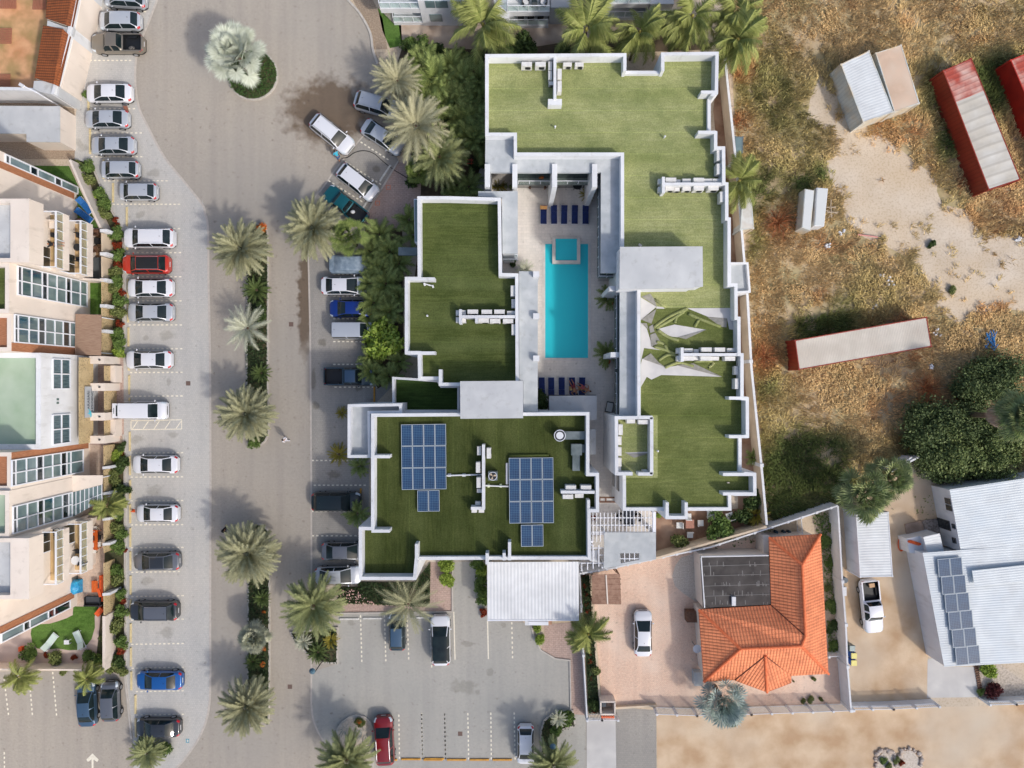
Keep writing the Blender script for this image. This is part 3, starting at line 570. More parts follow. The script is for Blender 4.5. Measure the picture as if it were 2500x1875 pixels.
# enclosure walls on the roof, duct walls
for a, b in (((13,302,560),(13,302,1022)),((13,20,1018),(13,148,1018)),((13,193,1020),(13,310,1020)),((13,190,562),(13,310,562))):
    MB().wall(T(*a,ZT), T(*b,ZT), ZR, ZT+.01, .3).build('enclosure_wall', WHITE, east)
def duct(root, *segs, th=.26, top=7.95):
    for t0, x0, y0, t1, x1, y1 in segs:
        m = MB().wall(T(t0,x0,y0,top), T(t1,x1,y1,top), ZR, top+rnd.uniform(0,.006), th); m.build('screen_wall', WHITE, root)
duct(east, (3,400,1490,3,900,1490), (3,398,1432,3,398,1562), (8,552,1545,8,1030,1545), (8,550,1488,8,550,1602), (2,1178,455,2,1178,800))
MB().box(*T(2,1178,826,7.7), ZR, 7.7, 1.25, .55).build('screen_wall', WHITE, east)
sl_ = zz([(8,50,677),(8,710,673),(8,713,990),(8,648,992),(8,640,1003),(8,46,1010)], 9.4)
MB().prism(sl_, ZR, 9.2).build('stair_tower_wall', WHITE, east)
MB().prism(inset(sl_, -.05), 9.2, 9.4).build('stair_tower_roof', ROOFW, east)
# ledge roofs (z 7), gallery facade, balcony, glass rail
led = zz([(2,614,1105),(2,840,1105),(2,840,1266),(2,1706,1266),(7,1706,882),(7,1549,882),(2,1551,1396),(2,612,1396)], 7.0)
MB().prism(led, 6.62, 7.0).build('ledge_roof', GREYR, east)
led2 = zz([(8,44,1015),(8,182,1017),(13,184,548),(12,1702,548)], 7.0)
MB().prism(led2, 6.62, 7.0).build('ledge_roof', GREYR, east)
fac = zz([(2,640,1250),(2,1690,1250),(7,1695,860),(7,1600,860),(2,1600,1350),(2,640,1350)], 7.0)
MB().prism(fac, 0.1, 6.6).build('gallery_glazing', GLASSD, east)
MB().prism(zz([(8,90,1020),(8,180,1020),(13,180,560),(12,1745,560)], 7.0), .1, 6.6).build('gallery_glazing', GLASSD, east)
bal = zz([(2,870,1330),(2,1560,1330),(2,1560,1450),(7,1560,870),(7,1700,890),(7,1700,925),(7,1522,925),(2,1522,1496),(2,875,1496)], 3.5)
MB().prism(bal, 3.3, 3.5).build('balcony_floor', mat('grey_boards', (120,128,124), .8, (98,106,104), 2, 4, stretch=(8,1,1)), east)
MB().prism(zz([(7,1662,925),(7,1740,925),(12,1740,540),(12,1662,540)], 3.5), 3.3, 3.5).build('balcony_floor', MATS['grey_boards'], east)
def rail(root, p0, p1, zb, h=1.0, n=6, name='glass_rail', post=DARKM, posts=True, cap=FRAME):
    d = Vector((p1[0]-p0[0], p1[1]-p0[1])); g_ = MB().wall(p0, p1, zb+.08, zb+h-.05, .02).build(name, GLASS, root)
    c_ = MB().wall(p0, p1, zb+h-.045, zb+h, .06)
    if posts:
        for i in range(n+1): c_.box(p0[0]+d.x*i/n, p0[1]+d.y*i/n, zb, zb+h-.05, .05, .05)
    o = c_.build('rail_frame', cap); o.parent = g_; o.location = (-root.location.x, -root.location.y, -root.location.z) if root else (0,0,0)
    return g_
for a, b, n in (((2,880,1490),(2,1150,1490),3),((2,1190,1490),(2,1450,1490),3),((7,1524,115),(7,1524,922),10),((7,1524,922),(7,1664,922),2),((7,1666,930),(7,1666,1659),9),((12,1666,200),(12,1666,535),4)):
    rail(east, T(*a,3.5), T(*b,3.5), 3.5, 1.0, n)
for x in (630, 853, 1175, 1500):   # piers carrying the ledge: top seen at z 7.3
    p = T(2,x,1372,7.3); MB().box(p[0], p[1]-.55, .1, 7.3, .46, 2.1).build('pier', WHITE, east)
for x, y in ((1680,1005),(1690,1545)):
    p = T(7,x,y,6.9); MB().box(p[0]-.2, p[1], .1, 6.6, .9, .46).build('pier', WHITE, east)
MB().prism(zz([(3,802,1232),(3,822,1232),(3,822,1180),(3,802,1180)], 7.0), .0, .1).build('plinth', WHITE, east)
# windows on the cream alley wall of the block
for z0_, z1_, a, b in ((.9,2.2,(13,44,1060),(13,44,1220)),(3.9,5.2,(13,44,1060),(13,44,1220))):
    p0 = T(13,78,1070,8); p1 = T(13,78,1200,8); MB().wall((p0[0]-.03,p0[1]),(p1[0]-.03,p1[1]), z0_, z1_, .08).build('window', GLASSD, east)
# open turf: bare membrane patches, folded turf and creases
MEM = mat('exposed_membrane', (204,202,200), .7, (192,190,190), 1, 4); UND = mat('turf_backing', (150,148,142), .9, (132,130,124), 3, 5)
for t, pts in ((8,[(213,1082),(340,1158),(213,1268)]),(8,[(590,1170),(958,1168),(958,1240),(978,1262),(978,1346),(930,1340),(912,1252),(760,1240)]),(8,[(345,1340),(485,1302),(745,1345),(510,1405),(430,1395)]),(8,[(214,1285),(262,1335),(295,1440),(300,1480),(410,1508),(410,1514),(240,1492),(214,1600)]),
               (13,[(214,130),(225,86),(262,100),(340,125),(412,155),(640,124),(872,232),(380,217),(300,255),(262,232),(214,315)]),(8,[(340,1155),(420,1162),(400,1175),(340,1172)]),(13,[(80,846),(290,838),(288,850),(160,870)])):
    MB().prism(TP(t, pts, ZR), ZR+.01, ZR+.02).build('exposed_membrane_patch', MEM, east)
for t, pts in ((8,[(220,1075),(290,1052),(325,1100),(345,1160)]),(8,[(340,1175),(218,1262),(300,1295)]),(8,[(755,1243),(910,1253),(908,1325),(865,1320)]),(8,[(515,1405),(740,1345),(580,1420)]),(8,[(217,1290),(262,1292),(275,1340)]),(8,[(280,1320),(312,1300),(325,1360),(290,1370)]),(8,[(290,1385),(330,1368),(375,1445),(300,1480)]),(8,[(228,1580),(295,1535),(360,1610),(410,1645)]),(13,[(500,138),(640,122),(870,232)]),(13,[(100,856),(285,850),(160,888)])):
    MB().prism(TP(t, pts, ZR+.05), ZR+.025, ZR+.07).build('folded_back_turf', UND, east)
for t, pts in ((8,[(330,1100),(420,1165)]),(8,[(320,1325),(440,1240),(590,1172)]),(8,[(340,1330),(480,1250),(560,1200)]),(8,[(490,1290),(510,1230),(590,1175)]),(8,[(600,1215),(700,1260),(860,1320)]),(8,[(650,1320),(690,1250)]),(8,[(350,1345),(430,1400),(520,1430)]),(8,[(320,1480),(430,1515),(520,1560)]),(8,[(360,1590),(440,1545),(540,1560)]),(8,[(410,1650),(520,1610),(640,1640)]),(8,[(430,1520),(400,1460),(340,1440)]),(8,[(640,1600),(800,1600),(760,1659)])):
    tb = MB(); q = smooth_pts(TP(t, pts, ZR), 4) if len(pts) > 2 else TP(t, pts, ZR)
    tb.tube([(x, y, ZR+.03) for x, y in q], .14, 8); tb.build('turf_crease', TURF_E, east, smooth=True)

west = thing('hotel_block', 'white hotel block with dark green turf roof on the west side of the pool', 'hotel building', T(7,400,600))
WO = zz([(7,62,262),(7,322,262),(7,740,274),(7,748,884),(7,882,888),(12,886,306),(11,1895,306),(11,1895,256),(11,1728,256),(6,1724,1543),(6,1620,1543),(6,1620,915),(6,1724,915)], ZT)
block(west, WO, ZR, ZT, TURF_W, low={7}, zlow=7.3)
fins(west, [(6,1645,932,6,1862,932),(6,1645,1532,6,1866,1532),(11,1908,300,11,1908,172)], ZT, ZR)
duct(west, (7,414,1238,7,855,1238), (7,412,1178,7,412,1296), (7,542,1245,7,542,1286))
MB().prism(zz([(7,556,222),(7,876,222),(7,876,726),(7,752,726),(7,748,272),(7,556,262)], 7.0), 6.6, 7.0).build('ledge_roof', GREYR, west)
MB().prism(zz([(7,886,870),(7,1002,870),(7,1038,910),(12,1038,516),(12,922,516),(12,922,262),(12,888,262)], 7.0), 6.6, 7.0).build('ledge_roof', GREYR, west)
MB().prism(zz([(7,756,280),(7,850,280),(7,850,700),(7,756,700)], 7.0), .1, 6.6).build('lower_wall', WHITE, west)
MB().prism(zz([(7,890,900),(7,985,900),(12,985,500),(12,925,500),(12,925,265),(12,890,265)], 7.0), .1, 6.6).build('lower_wall', WHITE, west)
for y in (892, 1232, 1575):
    p = T(7,1026,y,7.5); MB().box(*p, .1, 7.5, .56, .5).build('pier', WHITE, west)
rail(west, T(7,757,735,4.4), T(7,873,735,4.4), 3.4, 1.0, 2); rail(west, T(7,757,770,4.4), T(7,873,770,4.4), 3.3, 1.0, 2)
MB().prism(zz([(7,755,722),(7,876,722),(7,876,775),(7,755,775)], 3.4), 3.2, 3.38).build('balcony_floor', GREYR, west)
# side window bay on the west wall
MB().prism(zz([(6,1693,283),(6,1722,283),(6,1722,637),(6,1700,637)], 6.0), 3.0, 5.95).build('window_bay', FRAME, west)
MB().prism(zz([(6,1697,290),(6,1722,290),(6,1722,630),(6,1703,630)], 6.0), 5.95, 5.97).build('window', GLASSL, west)
MB().prism(zz([(6,1568,675),(6,1724,678),(6,1724,742),(6,1568,740)], 3.4), 3.1, 3.4).build('door_canopy', STEEL, west)
st2 = zz([(12,409,268),(12,920,264),(12,920,567),(12,411,572)], 9.4)
MB().prism(inset(st2, .05), 0, 9.2).build('stair_tower_wall', WHITE, west); MB().prism(st2, 9.2, 9.4).build('stair_tower_roof', ROOFW, west)
ter = zz([(11,1517,232),(11,1728,245),(11,1895,258),(11,1920,302),(12,405,302),(12,405,520),(11,1595,520),(11,1519,450)], 5.2)
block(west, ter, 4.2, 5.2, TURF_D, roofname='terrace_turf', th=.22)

south = thing('hotel_block', 'white hotel block with dark turf roof carrying two solar arrays, south-west of the pool', 'hotel building', T(12,0,700))
SO = zz([(11,1347,530),(12,1457,518),(12,1457,1010),(12,1535,1010),(12,1536,1331),(12,1467,1331),(17,1470,237),(17,617,237),(17,66,240),(16,1712,137),(16,1247,137),(11,1247,1448),(11,1347,1448)], ZT)
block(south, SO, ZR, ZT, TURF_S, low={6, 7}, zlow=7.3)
fins(south, [(11,1360,879,11,1498,879),(11,1350,1482,11,1498,1482),(17,56,226,17,56,92),(17,810,226,17,810,78),(17,766,226,17,766,166),(17,628,258,17,628,168)], ZT, ZR)
duct(south, (12,598,782,12,598,1312), (12,496,1298,12,588,1298), (12,1226,1166,12,1500,1168), (12,1450,1230,12,1450,1330))
lo = zz([(11,1157,455),(11,1596,447),(11,1596,528),(11,1340,532),(11,1345,889),(11,1156,889)], 7.4)
block(south, lo, 6.5, 7.4, GREYR, roofname='grey_roof', th=.26)
MB().prism(zz([(12,1460,656),(12,1507,656),(12,1508,862),(12,1460,862)], 3.4), 3.1, 3.4).build('door_canopy', ROOFW, south)
MB().prism(zz([(12,1130,387),(12,1516,384),(12,1516,581),(12,1455,583),(12,1455,530),(12,1132,530)], 3.4), 3.15, 3.4).build('bar_canopy_roof', ROOFW, south)
MB().prism(zz([(12,1124,378),(12,1512,378),(12,1512,385),(12,1131,386),(12,1131,510),(12,1124,510)], 3.3), 2.9, 3.3).build('canopy_fascia', DARKM, south)
MB().prism(zz([(12,1160,430),(12,1400,430),(12,1400,520),(12,1160,520)], 3.3), .1, 3.1).build('bar_wall', WHITE, south)
# dark crease marks on the turf left as seams; exhaust ducts
for pts, z in (([(1255,675),(1435,675),(1435,740),(1255,740)],7.35),([(1310,777),(1396,777),(1396,868),(1310,868)],7.6),([(1320,868),(1380,868),(1380,994),(1320,994)],7.3),([(1396,782),(1436,780),(1436,846),(1396,846)],7.25)):
    MB().prism(TP(12, pts, z), ZR+.02, z).build('exhaust_duct', STEEL, south)
p = T(12,1217,708,7.9); dr = MB().cyl(*p, ZR, 7.9, .48, 24); dr.cyl(*p, 7.9, 7.93, .33, 24, 1); dr.build('exhaust_fan_drum', [DARKM, WHITE], south)
rg = MB(); rg.tube([(p[0]+.5*math.cos(a*.2618), p[1]+.5*math.sin(a*.2618), 7.9) for a in range(25)], .035, 6); rg.build('drum_rim', FRAME, south)
cn = thing('pipe_run', 'white conduit run from the left solar array to the screen wall', 'conduit', (*T(12,450,1028,7), ZR))
MB().tube([(*T(12,300,1032,7),7.0),(*T(12,430,1028,7),7.0),(*T(12,588,1024,7),7.0)], .07, 6).build('pipe', WHITE, cn)
for x in (322, 440): MB().box(*T(12,x,1030,7), ZR+.01, 6.95, .3, .26).build('support_block', WHITE, cn)
cn = thing('pipe_run', 'white conduit run from the screen wall to the right solar array', 'conduit', (*T(12,700,1118,7), ZR))
MB().tube([(*T(12,612,1113,7),7.0),(*T(12,738,1118,7),7.0),(*T(12,803,1120,7),7.0)], .07, 6).build('pipe', WHITE, cn)
for x in (640, 738): MB().box(*T(12,x,1116,7), ZR+.01, 6.95, .2, .34).build('support_block', mat('pale_green_block', (188,200,160), .8), cn)
pr_ = MB(); pr_.tube([(*T(12,808,872,7),6.93),(*T(12,1126,870,7),6.93)], .13, 10); tag(pr_.build('turf_roll', TURF_W, smooth=True), 'rolled-up strip of green turf above the right solar array', 'turf roll')
tag(MB().box(*T(12,790,1018,7), ZR+.01, 6.92, .22, 1.95).build('plank', WHITE), 'white plank lying on turf left of the right solar array', 'plank')
for i, (t, x, y, a, lb) in enumerate(((8,210,658,-35,'small white box lying in the stair tower shadow on the pale turf'),(13,925,1091,0,'small white block lying between the last two fin walls'))):
    tag(MB().box(*T(t,x,y,7), ZR+.01, 7.0, .32 if i == 0 else .2, .2 if i == 0 else .1, math.radians(a), 0, .94).build('roof_box', CREAM), lb, 'box')
for i, (t, x, y, lb) in enumerate(((2,1178,1032,'white vent pipe alone on the north-west part of the pale turf'),(3,405,1112,'white vent pipe alone on the turf west of the third fin wall'),(7,145,1232,'white vent pipe alone on the dark turf west of the screen wall'),(13,348,832,'white vent pipe on the turf beside the roof enclosure'))):
    v = MB().cyl(*T(t,x,y,7), ZR+.01, 7.25, .06, 10); v.cyl(*T(t,x,y,7), 7.25, 7.32, .1, 10, 0, .05); tag(v.build('vent_pipe', WHITE), lb, 'vent pipe')
lm = thing('floodlight', 'white floodlight on a short bar below the first fin of the west block', 'floodlight', (*T(7,155,985,7.2), ZR))
MB().tube([(*T(7,122,972,7.2),7.2),(*T(7,190,990,7.2),7.2)], .06, 6).build('arm', WHITE, lm)
for x, y in ((120,975),(188,992)): MB().box(*T(7,x,y,7.2), 7.0, 7.3, .16, .26, .3, 0, .8).build('lamp_head', WHITE, lm)
MB().cyl(*T(7,155,982,7.2), ZR+.01, 7.2, .03).build('post', WHITE, lm)

# air conditioners
def ac_proto(wd, dp, h, nm='air_conditioner'):
    o = thing(nm, 'x', 'air conditioner')
    b = MB().box(0,0,.12,h,wd,dp,0,0,.97); b.box(0,0,h,h+.02,wd*.94,dp*.9); b.build('casing', mat('ac_white', (222,222,220), .6, (206,204,200), 3, 4), o)
    f = MB(); f.v = []; 
    for k in range(5): f.tube([(wd*.12+ (.08+.045*k)*math.cos(a*.5236), -dp/2-.015, h*.55+(.08+.045*k)*math.sin(a*.5236)) for a in range(13)], .008, 4)
    f.box(wd*.12,-dp/2-.004,h*.3,h*.8,h*.5,.01); f.build('fan_grille', DARKM, o)
    for s_ in (-1, 1): MB().box(s_*wd*.36,0,0,.12,.06,dp*1.1).build('foot', STEEL, o)
    MB().box(wd*.46,dp*.3,.2,.45,.1,.16).build('valve_cover', STEEL, o)
    return Proto(o)
ACB, ACM, ACS = ac_proto(.98,.40,.95), ac_proto(.8,.36,.72), ac_proto(.5,.34,.55)
def acs(lst, grp, place):
    for i, (t, x, y, k, rot) in enumerate(lst):
        pr = {'b':ACB,'m':ACM,'s':ACS}[k]; p = T(t,x,y,7.6)
        pr.put((*p, ZR+.01), math.radians(rot), f'{ {"b":"large","m":"medium","s":"small"}[k]} white air conditioner, {ORD[i]} {place}', grp, None, 'air conditioner')
acs([(2,948,525,'b',0),(2,1060,525,'b',0),(2,1280,518,'m',0),(2,1376,518,'m',0)], 'air conditioners on the north end', 'from the left under the north parapet')
acs([(2,1140,530,'m',90),(2,1140,605,'m',90),(2,1150,665,'s',0),(2,1214,605,'b',90),(2,1214,705,'b',90)], 'air conditioners on the north screen wall', 'around the short north screen wall')
acs([(3,841,1262,'b',90),(3,841,1372,'b',90),(3,868,1598,'b',90)], 'air conditioners on the east parapet', 'from the top along the upper east parapet')
acs([(3,455,1460,'b',0),(3,520,1463,'s',0),(3,587,1461,'m',0),(3,680,1461,'b',0),(3,758,1461,'m',0),(3,830,1461,'m',0)], 'air conditioners on the upper screen wall', 'from the left above the upper east screen wall')
acs([(3,450,1526,'m',0),(3,512,1528,'s',0),(3,588,1526,'m',0),(3,680,1528,'b',0),(3,798,1526,'b',0)], 'air conditioners on the upper screen wall', 'from the left below the upper east screen wall')
acs([(3,374,1464,'s',90),(3,374,1528,'s',90)], 'air conditioners on the upper screen wall', 'at the left tip of the upper east screen wall')
acs([(8,602,1510,'m',0),(8,668,1515,'s',0),(8,742,1505,'b',0),(8,850,1506,'b',0),(8,950,1508,'m',0)], 'air conditioners on the lower screen wall', 'from the left above the lower east screen wall')
acs([(8,598,1577,'b',0),(8,666,1575,'s',0),(8,736,1577,'b',0),(8,815,1577,'m',0),(8,932,1578,'b',0)], 'air conditioners on the lower screen wall', 'from the left below the lower east screen wall')
acs([(8,524,1514,'s',90),(8,524,1576,'s',90)], 'air conditioners on the lower screen wall', 'at the left tip of the lower east screen wall')
acs([(13,990,180,'m',90),(13,988,288,'b',90)], 'air conditioners on the lower east parapet', 'from the top along the lower east parapet')
acs([(13,135,594,'m',0),(13,232,598,'b',0)], 'air conditioners in the roof enclosure', 'from the left against the top wall of the roof enclosure')
acs([(13,48,660,'b',90),(13,43,750,'m',90),(13,43,838,'m',90),(13,43,925,'m',90),(13,43,985,'s',90)], 'air conditioners in the roof enclosure', 'from the top against the left wall of the roof enclosure')
acs([(13,252,1003,'s',0)], 'air conditioners in the roof enclosure', 'alone beside the gap of the roof enclosure')
acs([(7,512,1199,'b',0),(7,625,1200,'b',0),(7,728,1199,'b',0),(7,824,1206,'m',0)], 'air conditioners on the west block', 'from the left above the west block screen wall')
acs([(7,600,1270,'b',0),(7,692,1274,'b',0),(7,798,1275,'b',0)], 'air conditioners on the west block', 'from the left below the west block screen wall')
acs([(7,836,1030,'b',90),(7,841,1130,'m',90),(7,843,1343,'b',90)], 'air conditioners on the west block', 'from the top along the west block pool-side parapet')
acs([(7,388,1206,'s',90),(7,388,1262,'s',90),(7,440,1205,'s',90),(7,440,1265,'s',90)], 'air conditioners on the west block', 'at the left tip of the west block screen wall')
acs([(12,562,833,'m',90),(12,555,965,'b',90),(12,560,1088,'b',90),(12,566,1160,'s',0),(12,552,1262,'s',0)], 'air conditioners on the south block', 'from the top left of the long south screen wall')
acs([(12,642,850,'b',90)], 'air conditioners on the south block', 'alone right of the long south screen wall')
acs([(12,522,1322,'s',0),(12,580,1322,'s',0)], 'air conditioners on the south block', 'from the left under the foot of the south screen wall')
acs([(12,1305,1127,'b',0),(12,1428,1127,'b',0)], 'air conditioners on the south block', 'from the left above the short bump-out screen wall')
acs([(12,1282,1202,'b',0),(12,1376,1198,'m',0)], 'air conditioners on the south block', 'from the left below the short bump-out screen wall')
cd = thing('condenser_unit', 'square grey condenser with a big three-bladed fan on top', 'condenser', (*T(12,674,1036,7.7), ZR+.01))
MB().box(0,0,.05,.95,.85,.8,0,0,.98).build('casing', STEEL, cd, world=False)
MB().cyl(0,0,.95,.97,.34,24).build('fan_well', DARKM, cd, world=False)
for k in range(3):
    a = k*2.094+.3; MB().add([(0,0,.985),(.3*math.cos(a-.35),.3*math.sin(a-.35),.985),(.32*math.cos(a+.05),.32*math.sin(a+.05),1.0),(.26*math.cos(a+.35),.26*math.sin(a+.35),1.01)], [(0,1,2,3)]).build('fan_blade', mat('tan_blade', (196,176,150), .6), cd, world=False)
rg = MB().tube([(.37*math.cos(a*.2618), .37*math.sin(a*.2618), .97) for a in range(25)], .03, 5); rg.build('fan_ring', FRAME, cd, world=False)

# solar panels
def solar_mat():
    m = mat('solar_cells', (30,66,104), .4, (22,50,86), .9, 3, spec=.4)
    t, b, mp, mix, ramp, noise, cur = m_nodes['solar_cells']
    tc = t.nodes.new('ShaderNodeTexCoord'); sx = t.nodes.new('ShaderNodeSeparateXYZ'); t.links.new(tc.outputs['Object'], sx.inputs[0])
    prev = None
    for ch, st in ((0, .1567), (1, .1567)):
        d = t.nodes.new('ShaderNodeMath'); d.operation = 'MULTIPLY'; d.inputs[1].default_value = 1/st; t.links.new(sx.outputs[ch], d.inputs[0])
        f = t.nodes.new('ShaderNodeMath'); f.operation = 'FRACT'; t.links.new(d.outputs[0], f.inputs[0])
        l = t.nodes.new('ShaderNodeMath'); l.operation = 'LESS_THAN'; l.inputs[1].default_value = .10; t.links.new(f.outputs[0], l.inputs[0])
        if prev is None: prev = l
        else:
            x = t.nodes.new('ShaderNodeMath'); x.operation = 'MAXIMUM'; t.links.new(prev.outputs[0], x.inputs[0]); t.links.new(l.outputs[0], x.inputs[1]); prev = x
    o = mix(prev.outputs[0], cur, lin((98,130,156))); t.links.new(o, b.inputs['Base Color']); return m
SOL = solar_mat()
def panel_proto(wd, ht):
    o = thing('solar_panel', 'x', 'solar panel')
    MB().box(0,0,.03,.06,wd-.1,ht-.1).build('cell_sheet', SOL, o)
    f = MB(); f.box(0,ht/2-.035,0,.075,wd-.03,.04); f.box(0,-ht/2+.035,0,.075,wd-.03,.04); f.box(wd/2-.035,0,0,.073,.04,ht-.1); f.box(-wd/2+.035,0,0,.073,.04,ht-.1); f.build('frame', mat('panel_frame', (176,186,194), .5), o)
    MB().box(0,0,-.24,-.001,.08,ht*.8).build('mounting_rail', STEEL, o)
    return Proto(o)
def array(t, c, nx, ny, z, grp, nm, rot=None, zb=.3):
    p = [T(t, x, y, z) for x, y in c]      # corners NW, NE, SE, SW
    wd = math.dist(p[0], p[1])/nx; ht = math.dist(p[0], p[3])/ny; pr = panel_proto(wd, ht)
    a = math.atan2(p[1][1]-p[0][1], p[1][0]-p[0][0])
    for j in range(ny):
        for i in range(nx):
            u, v = (i+.5)/nx, (j+.5)/ny
            x = (p[0][0]*(1-u)+p[1][0]*u)*(1-v)+(p[3][0]*(1-u)+p[2][0]*u)*v; y = (p[0][1]*(1-u)+p[1][1]*u)*(1-v)+(p[3][1]*(1-u)+p[2][1]*u)*v
            rw = f'row {["one","two","three","four","five","six"][j]}, ' if ny > 1 else ''
            pr.put((x, y, z), a, f'blue solar panel, {rw}{ORD[i]} from the left, {nm}', grp)
array(11, [(1590,618),(1955,612),(1958,1142),(1596,1148)], 4, 3, 7.1, 'solar panels on the south block', 'main left array')
array(11, [(1720,1152),(1900,1150),(1906,1320),(1724,1325)], 2, 1, 7.1, 'solar panels on the south block', 'pair below the left array')
array(12, [(803,888),(1164,884),(1170,1416),(807,1420)], 4, 3, 7.1, 'solar panels on the south block', 'main right array')
array(12, [(900,1430),(1083,1428),(1085,1605),(903,1608)], 2, 1, 7.1, 'solar panels on the south block', 'pair below the right array')
# ================================================================ POOL AND ITS FURNITURE
PT = mat('pool_tiles', (190,244,246), .5, (176,238,242), 1.5, 4, (200,248,248), .3)
pool = thing('swimming_pool', 'long rectangular turquoise swimming pool with a square spa at its top end', 'swimming pool', T(7,1270,1100))
X0, Y0 = T(7,1098,1573); X1, Y1 = T(7,1446,650)
b = MB()
b.box((X0+X1)/2, (Y0+Y1)/2, -1.6, -1.5, X1-X0, Y1-Y0)
for cx, cy, sx, sy in (((X0+X1)/2,Y0-.06,X1-X0+.24,.12),((X0+X1)/2,Y1+.06,X1-X0+.24,.12),(X0-.06,(Y0+Y1)/2,.12,Y1-Y0),(X1+.06,(Y0+Y1)/2,.12,Y1-Y0)): b.box(cx, cy, -1.6, .06, sx, sy)
b.build('basin', PT, pool)
cp = MB()
for cx, cy, sx, sy in (((X0+X1)/2,Y0-.14,X1-X0+.56,.28),((X0+X1)/2,Y1+.14,X1-X0+.56,.28),(X0-.14,(Y0+Y1)/2,.28,Y1-Y0),(X1+.14,(Y0+Y1)/2,.28,Y1-Y0)): cp.box(cx, cy, .061, .13, sx, sy)
cp.build('coping', mat('coping_stone', (216,212,206), .8, (204,200,194), 2, 3), pool)
for i in range(4):
    y = T(7,0,665+i*27)[1]
    for xa, xb in ((1100,1160),(1378,1444)):
        a, c_ = T(7,xa,0)[0], T(7,xb,0)[0]; MB().box((a+c_)/2, y-.12, -1.5, -.12-.22*i, c_-a, .24+i*.0).build('step', PT, pool)
ye = T(7,0,1558)[1]; MB().box((X0+X1)/2, (Y0+ye)/2+.05, -1.5, -.35, X1-X0-.02, .45).build('bench_ledge', PT, pool)
sx0, sy0 = T(7,1157,808,.35); sx1, sy1 = T(7,1383,600,.35)
sp_ = MB()
ix0, iy0 = T(7,1182,782,.35); ix1, iy1 = T(7,1357,604,.35)
sp_.box((sx0+sx1)/2,(sy0+iy0)/2,-1.5,.35,sx1-sx0,iy0-sy0); sp_.box((sx0+ix0)/2,(iy0+iy1)/2,-1.5,.349,ix0-sx0,iy1-iy0); sp_.box((sx1+ix1)/2,(iy0+iy1)/2,-1.5,.349,sx1-ix1,iy1-iy0); sp_.box((sx0+sx1)/2, iy1+.06, -1.5, .35, sx1-sx0, .12)
sp_.build('spa_wall', MATS['coping_stone'], pool)
jx0, jy0 = T(7,1208,782,.1); jx1, jy1 = T(7,1328,640,.1)
MB().box((ix0+ix1)/2,(iy0+iy1)/2,-1.0,-.55,ix1-ix0,iy1-iy0).build('spa_floor', PT, pool)
bn = MB(); bn.box((ix0+ix1)/2,(jy1+iy1)/2,-.549,-.06,ix1-ix0,iy1-jy1); bn.box((ix0+jx0)/2,(iy0+jy1)/2,-.549,-.061,jx0-ix0,jy1-iy0); bn.box((ix1+jx1)/2,(iy0+jy1)/2,-.549,-.061,ix1-jx1,jy1-iy0); bn.build('spa_bench', mat('spa_bench_tiles', (110,190,200), .5), pool)
for x in (1202, 1338):
    c_ = T(7,x,1413); r_ = MB().tube([(c_[0]+.17*math.cos(a*.5236), c_[1]+.17*math.sin(a*.5236), -1.49) for a in range(13)], .03, 5); r_.build('drain_ring', WHITE, pool)
def water():
    m = bpy.data.materials.new('pool_water'); m.use_nodes = True; t = m.node_tree
    for n in list(t.nodes):
        if n.type != 'OUTPUT_MATERIAL': t.nodes.remove(n)
    o = [n for n in t.nodes if n.type == 'OUTPUT_MATERIAL'][0]
    tr = t.nodes.new('ShaderNodeBsdfTransparent'); tr.inputs[0].default_value = (.26,.86,.95,1)
    gl = t.nodes.new('ShaderNodeBsdfGlossy'); gl.inputs['Roughness'].default_value = .05
    f = t.nodes.new('ShaderNodeFresnel'); f.inputs[0].default_value = 1.33
    n = t.nodes.new('ShaderNodeTexNoise'); n.inputs['Scale'].default_value = 2.5; n.inputs['Detail'].default_value = 3; tc = t.nodes.new('ShaderNodeTexCoord'); t.links.new(tc.outputs['Object'], n.inputs[0])
    bp = t.nodes.new('ShaderNodeBump'); bp.inputs['Strength'].default_value = .15; t.links.new(n.outputs[0], bp.inputs['Height']); t.links.new(bp.outputs[0], gl.inputs['Normal']); t.links.new(bp.outputs[0], f.inputs['Normal'])
    df = t.nodes.new('ShaderNodeBsdfDiffuse'); df.inputs[0].default_value = (.05,.80,.93,1); mx = t.nodes.new('ShaderNodeMixShader'); mx.inputs[0].default_value = .66; t.links.new(tr.outputs[0], mx.inputs[1]); t.links.new(df.outputs[0], mx.inputs[2])
    b = t.nodes.new('ShaderNodeMixShader'); t.links.new(f.outputs[0], b.inputs[0]); t.links.new(mx.outputs[0], b.inputs[1]); t.links.new(gl.outputs[0], b.inputs[2]); t.links.new(b.outputs[0], o.inputs[0]); return m
WAT = water()
wt = MB().sheet([(X0+.005,Y0+.005),(X1-.005,Y0+.005),(X1-.005,Y1-.005),(sx1+.005,Y1-.005),(sx1+.005,sy0-.005),(sx0-.005,sy0-.005),(sx0-.005,Y1-.005),(X0+.005,Y1-.005)], .0)
tag(wt.build('pool_water', WAT), kind='structure')
tag(MB().sheet([(ix0+.005,iy0+.005),(ix1-.005,iy0+.005),(ix1-.005,iy1-.005),(ix0+.005,iy1-.005)], .2).build('spa_water', WAT), kind='structure')

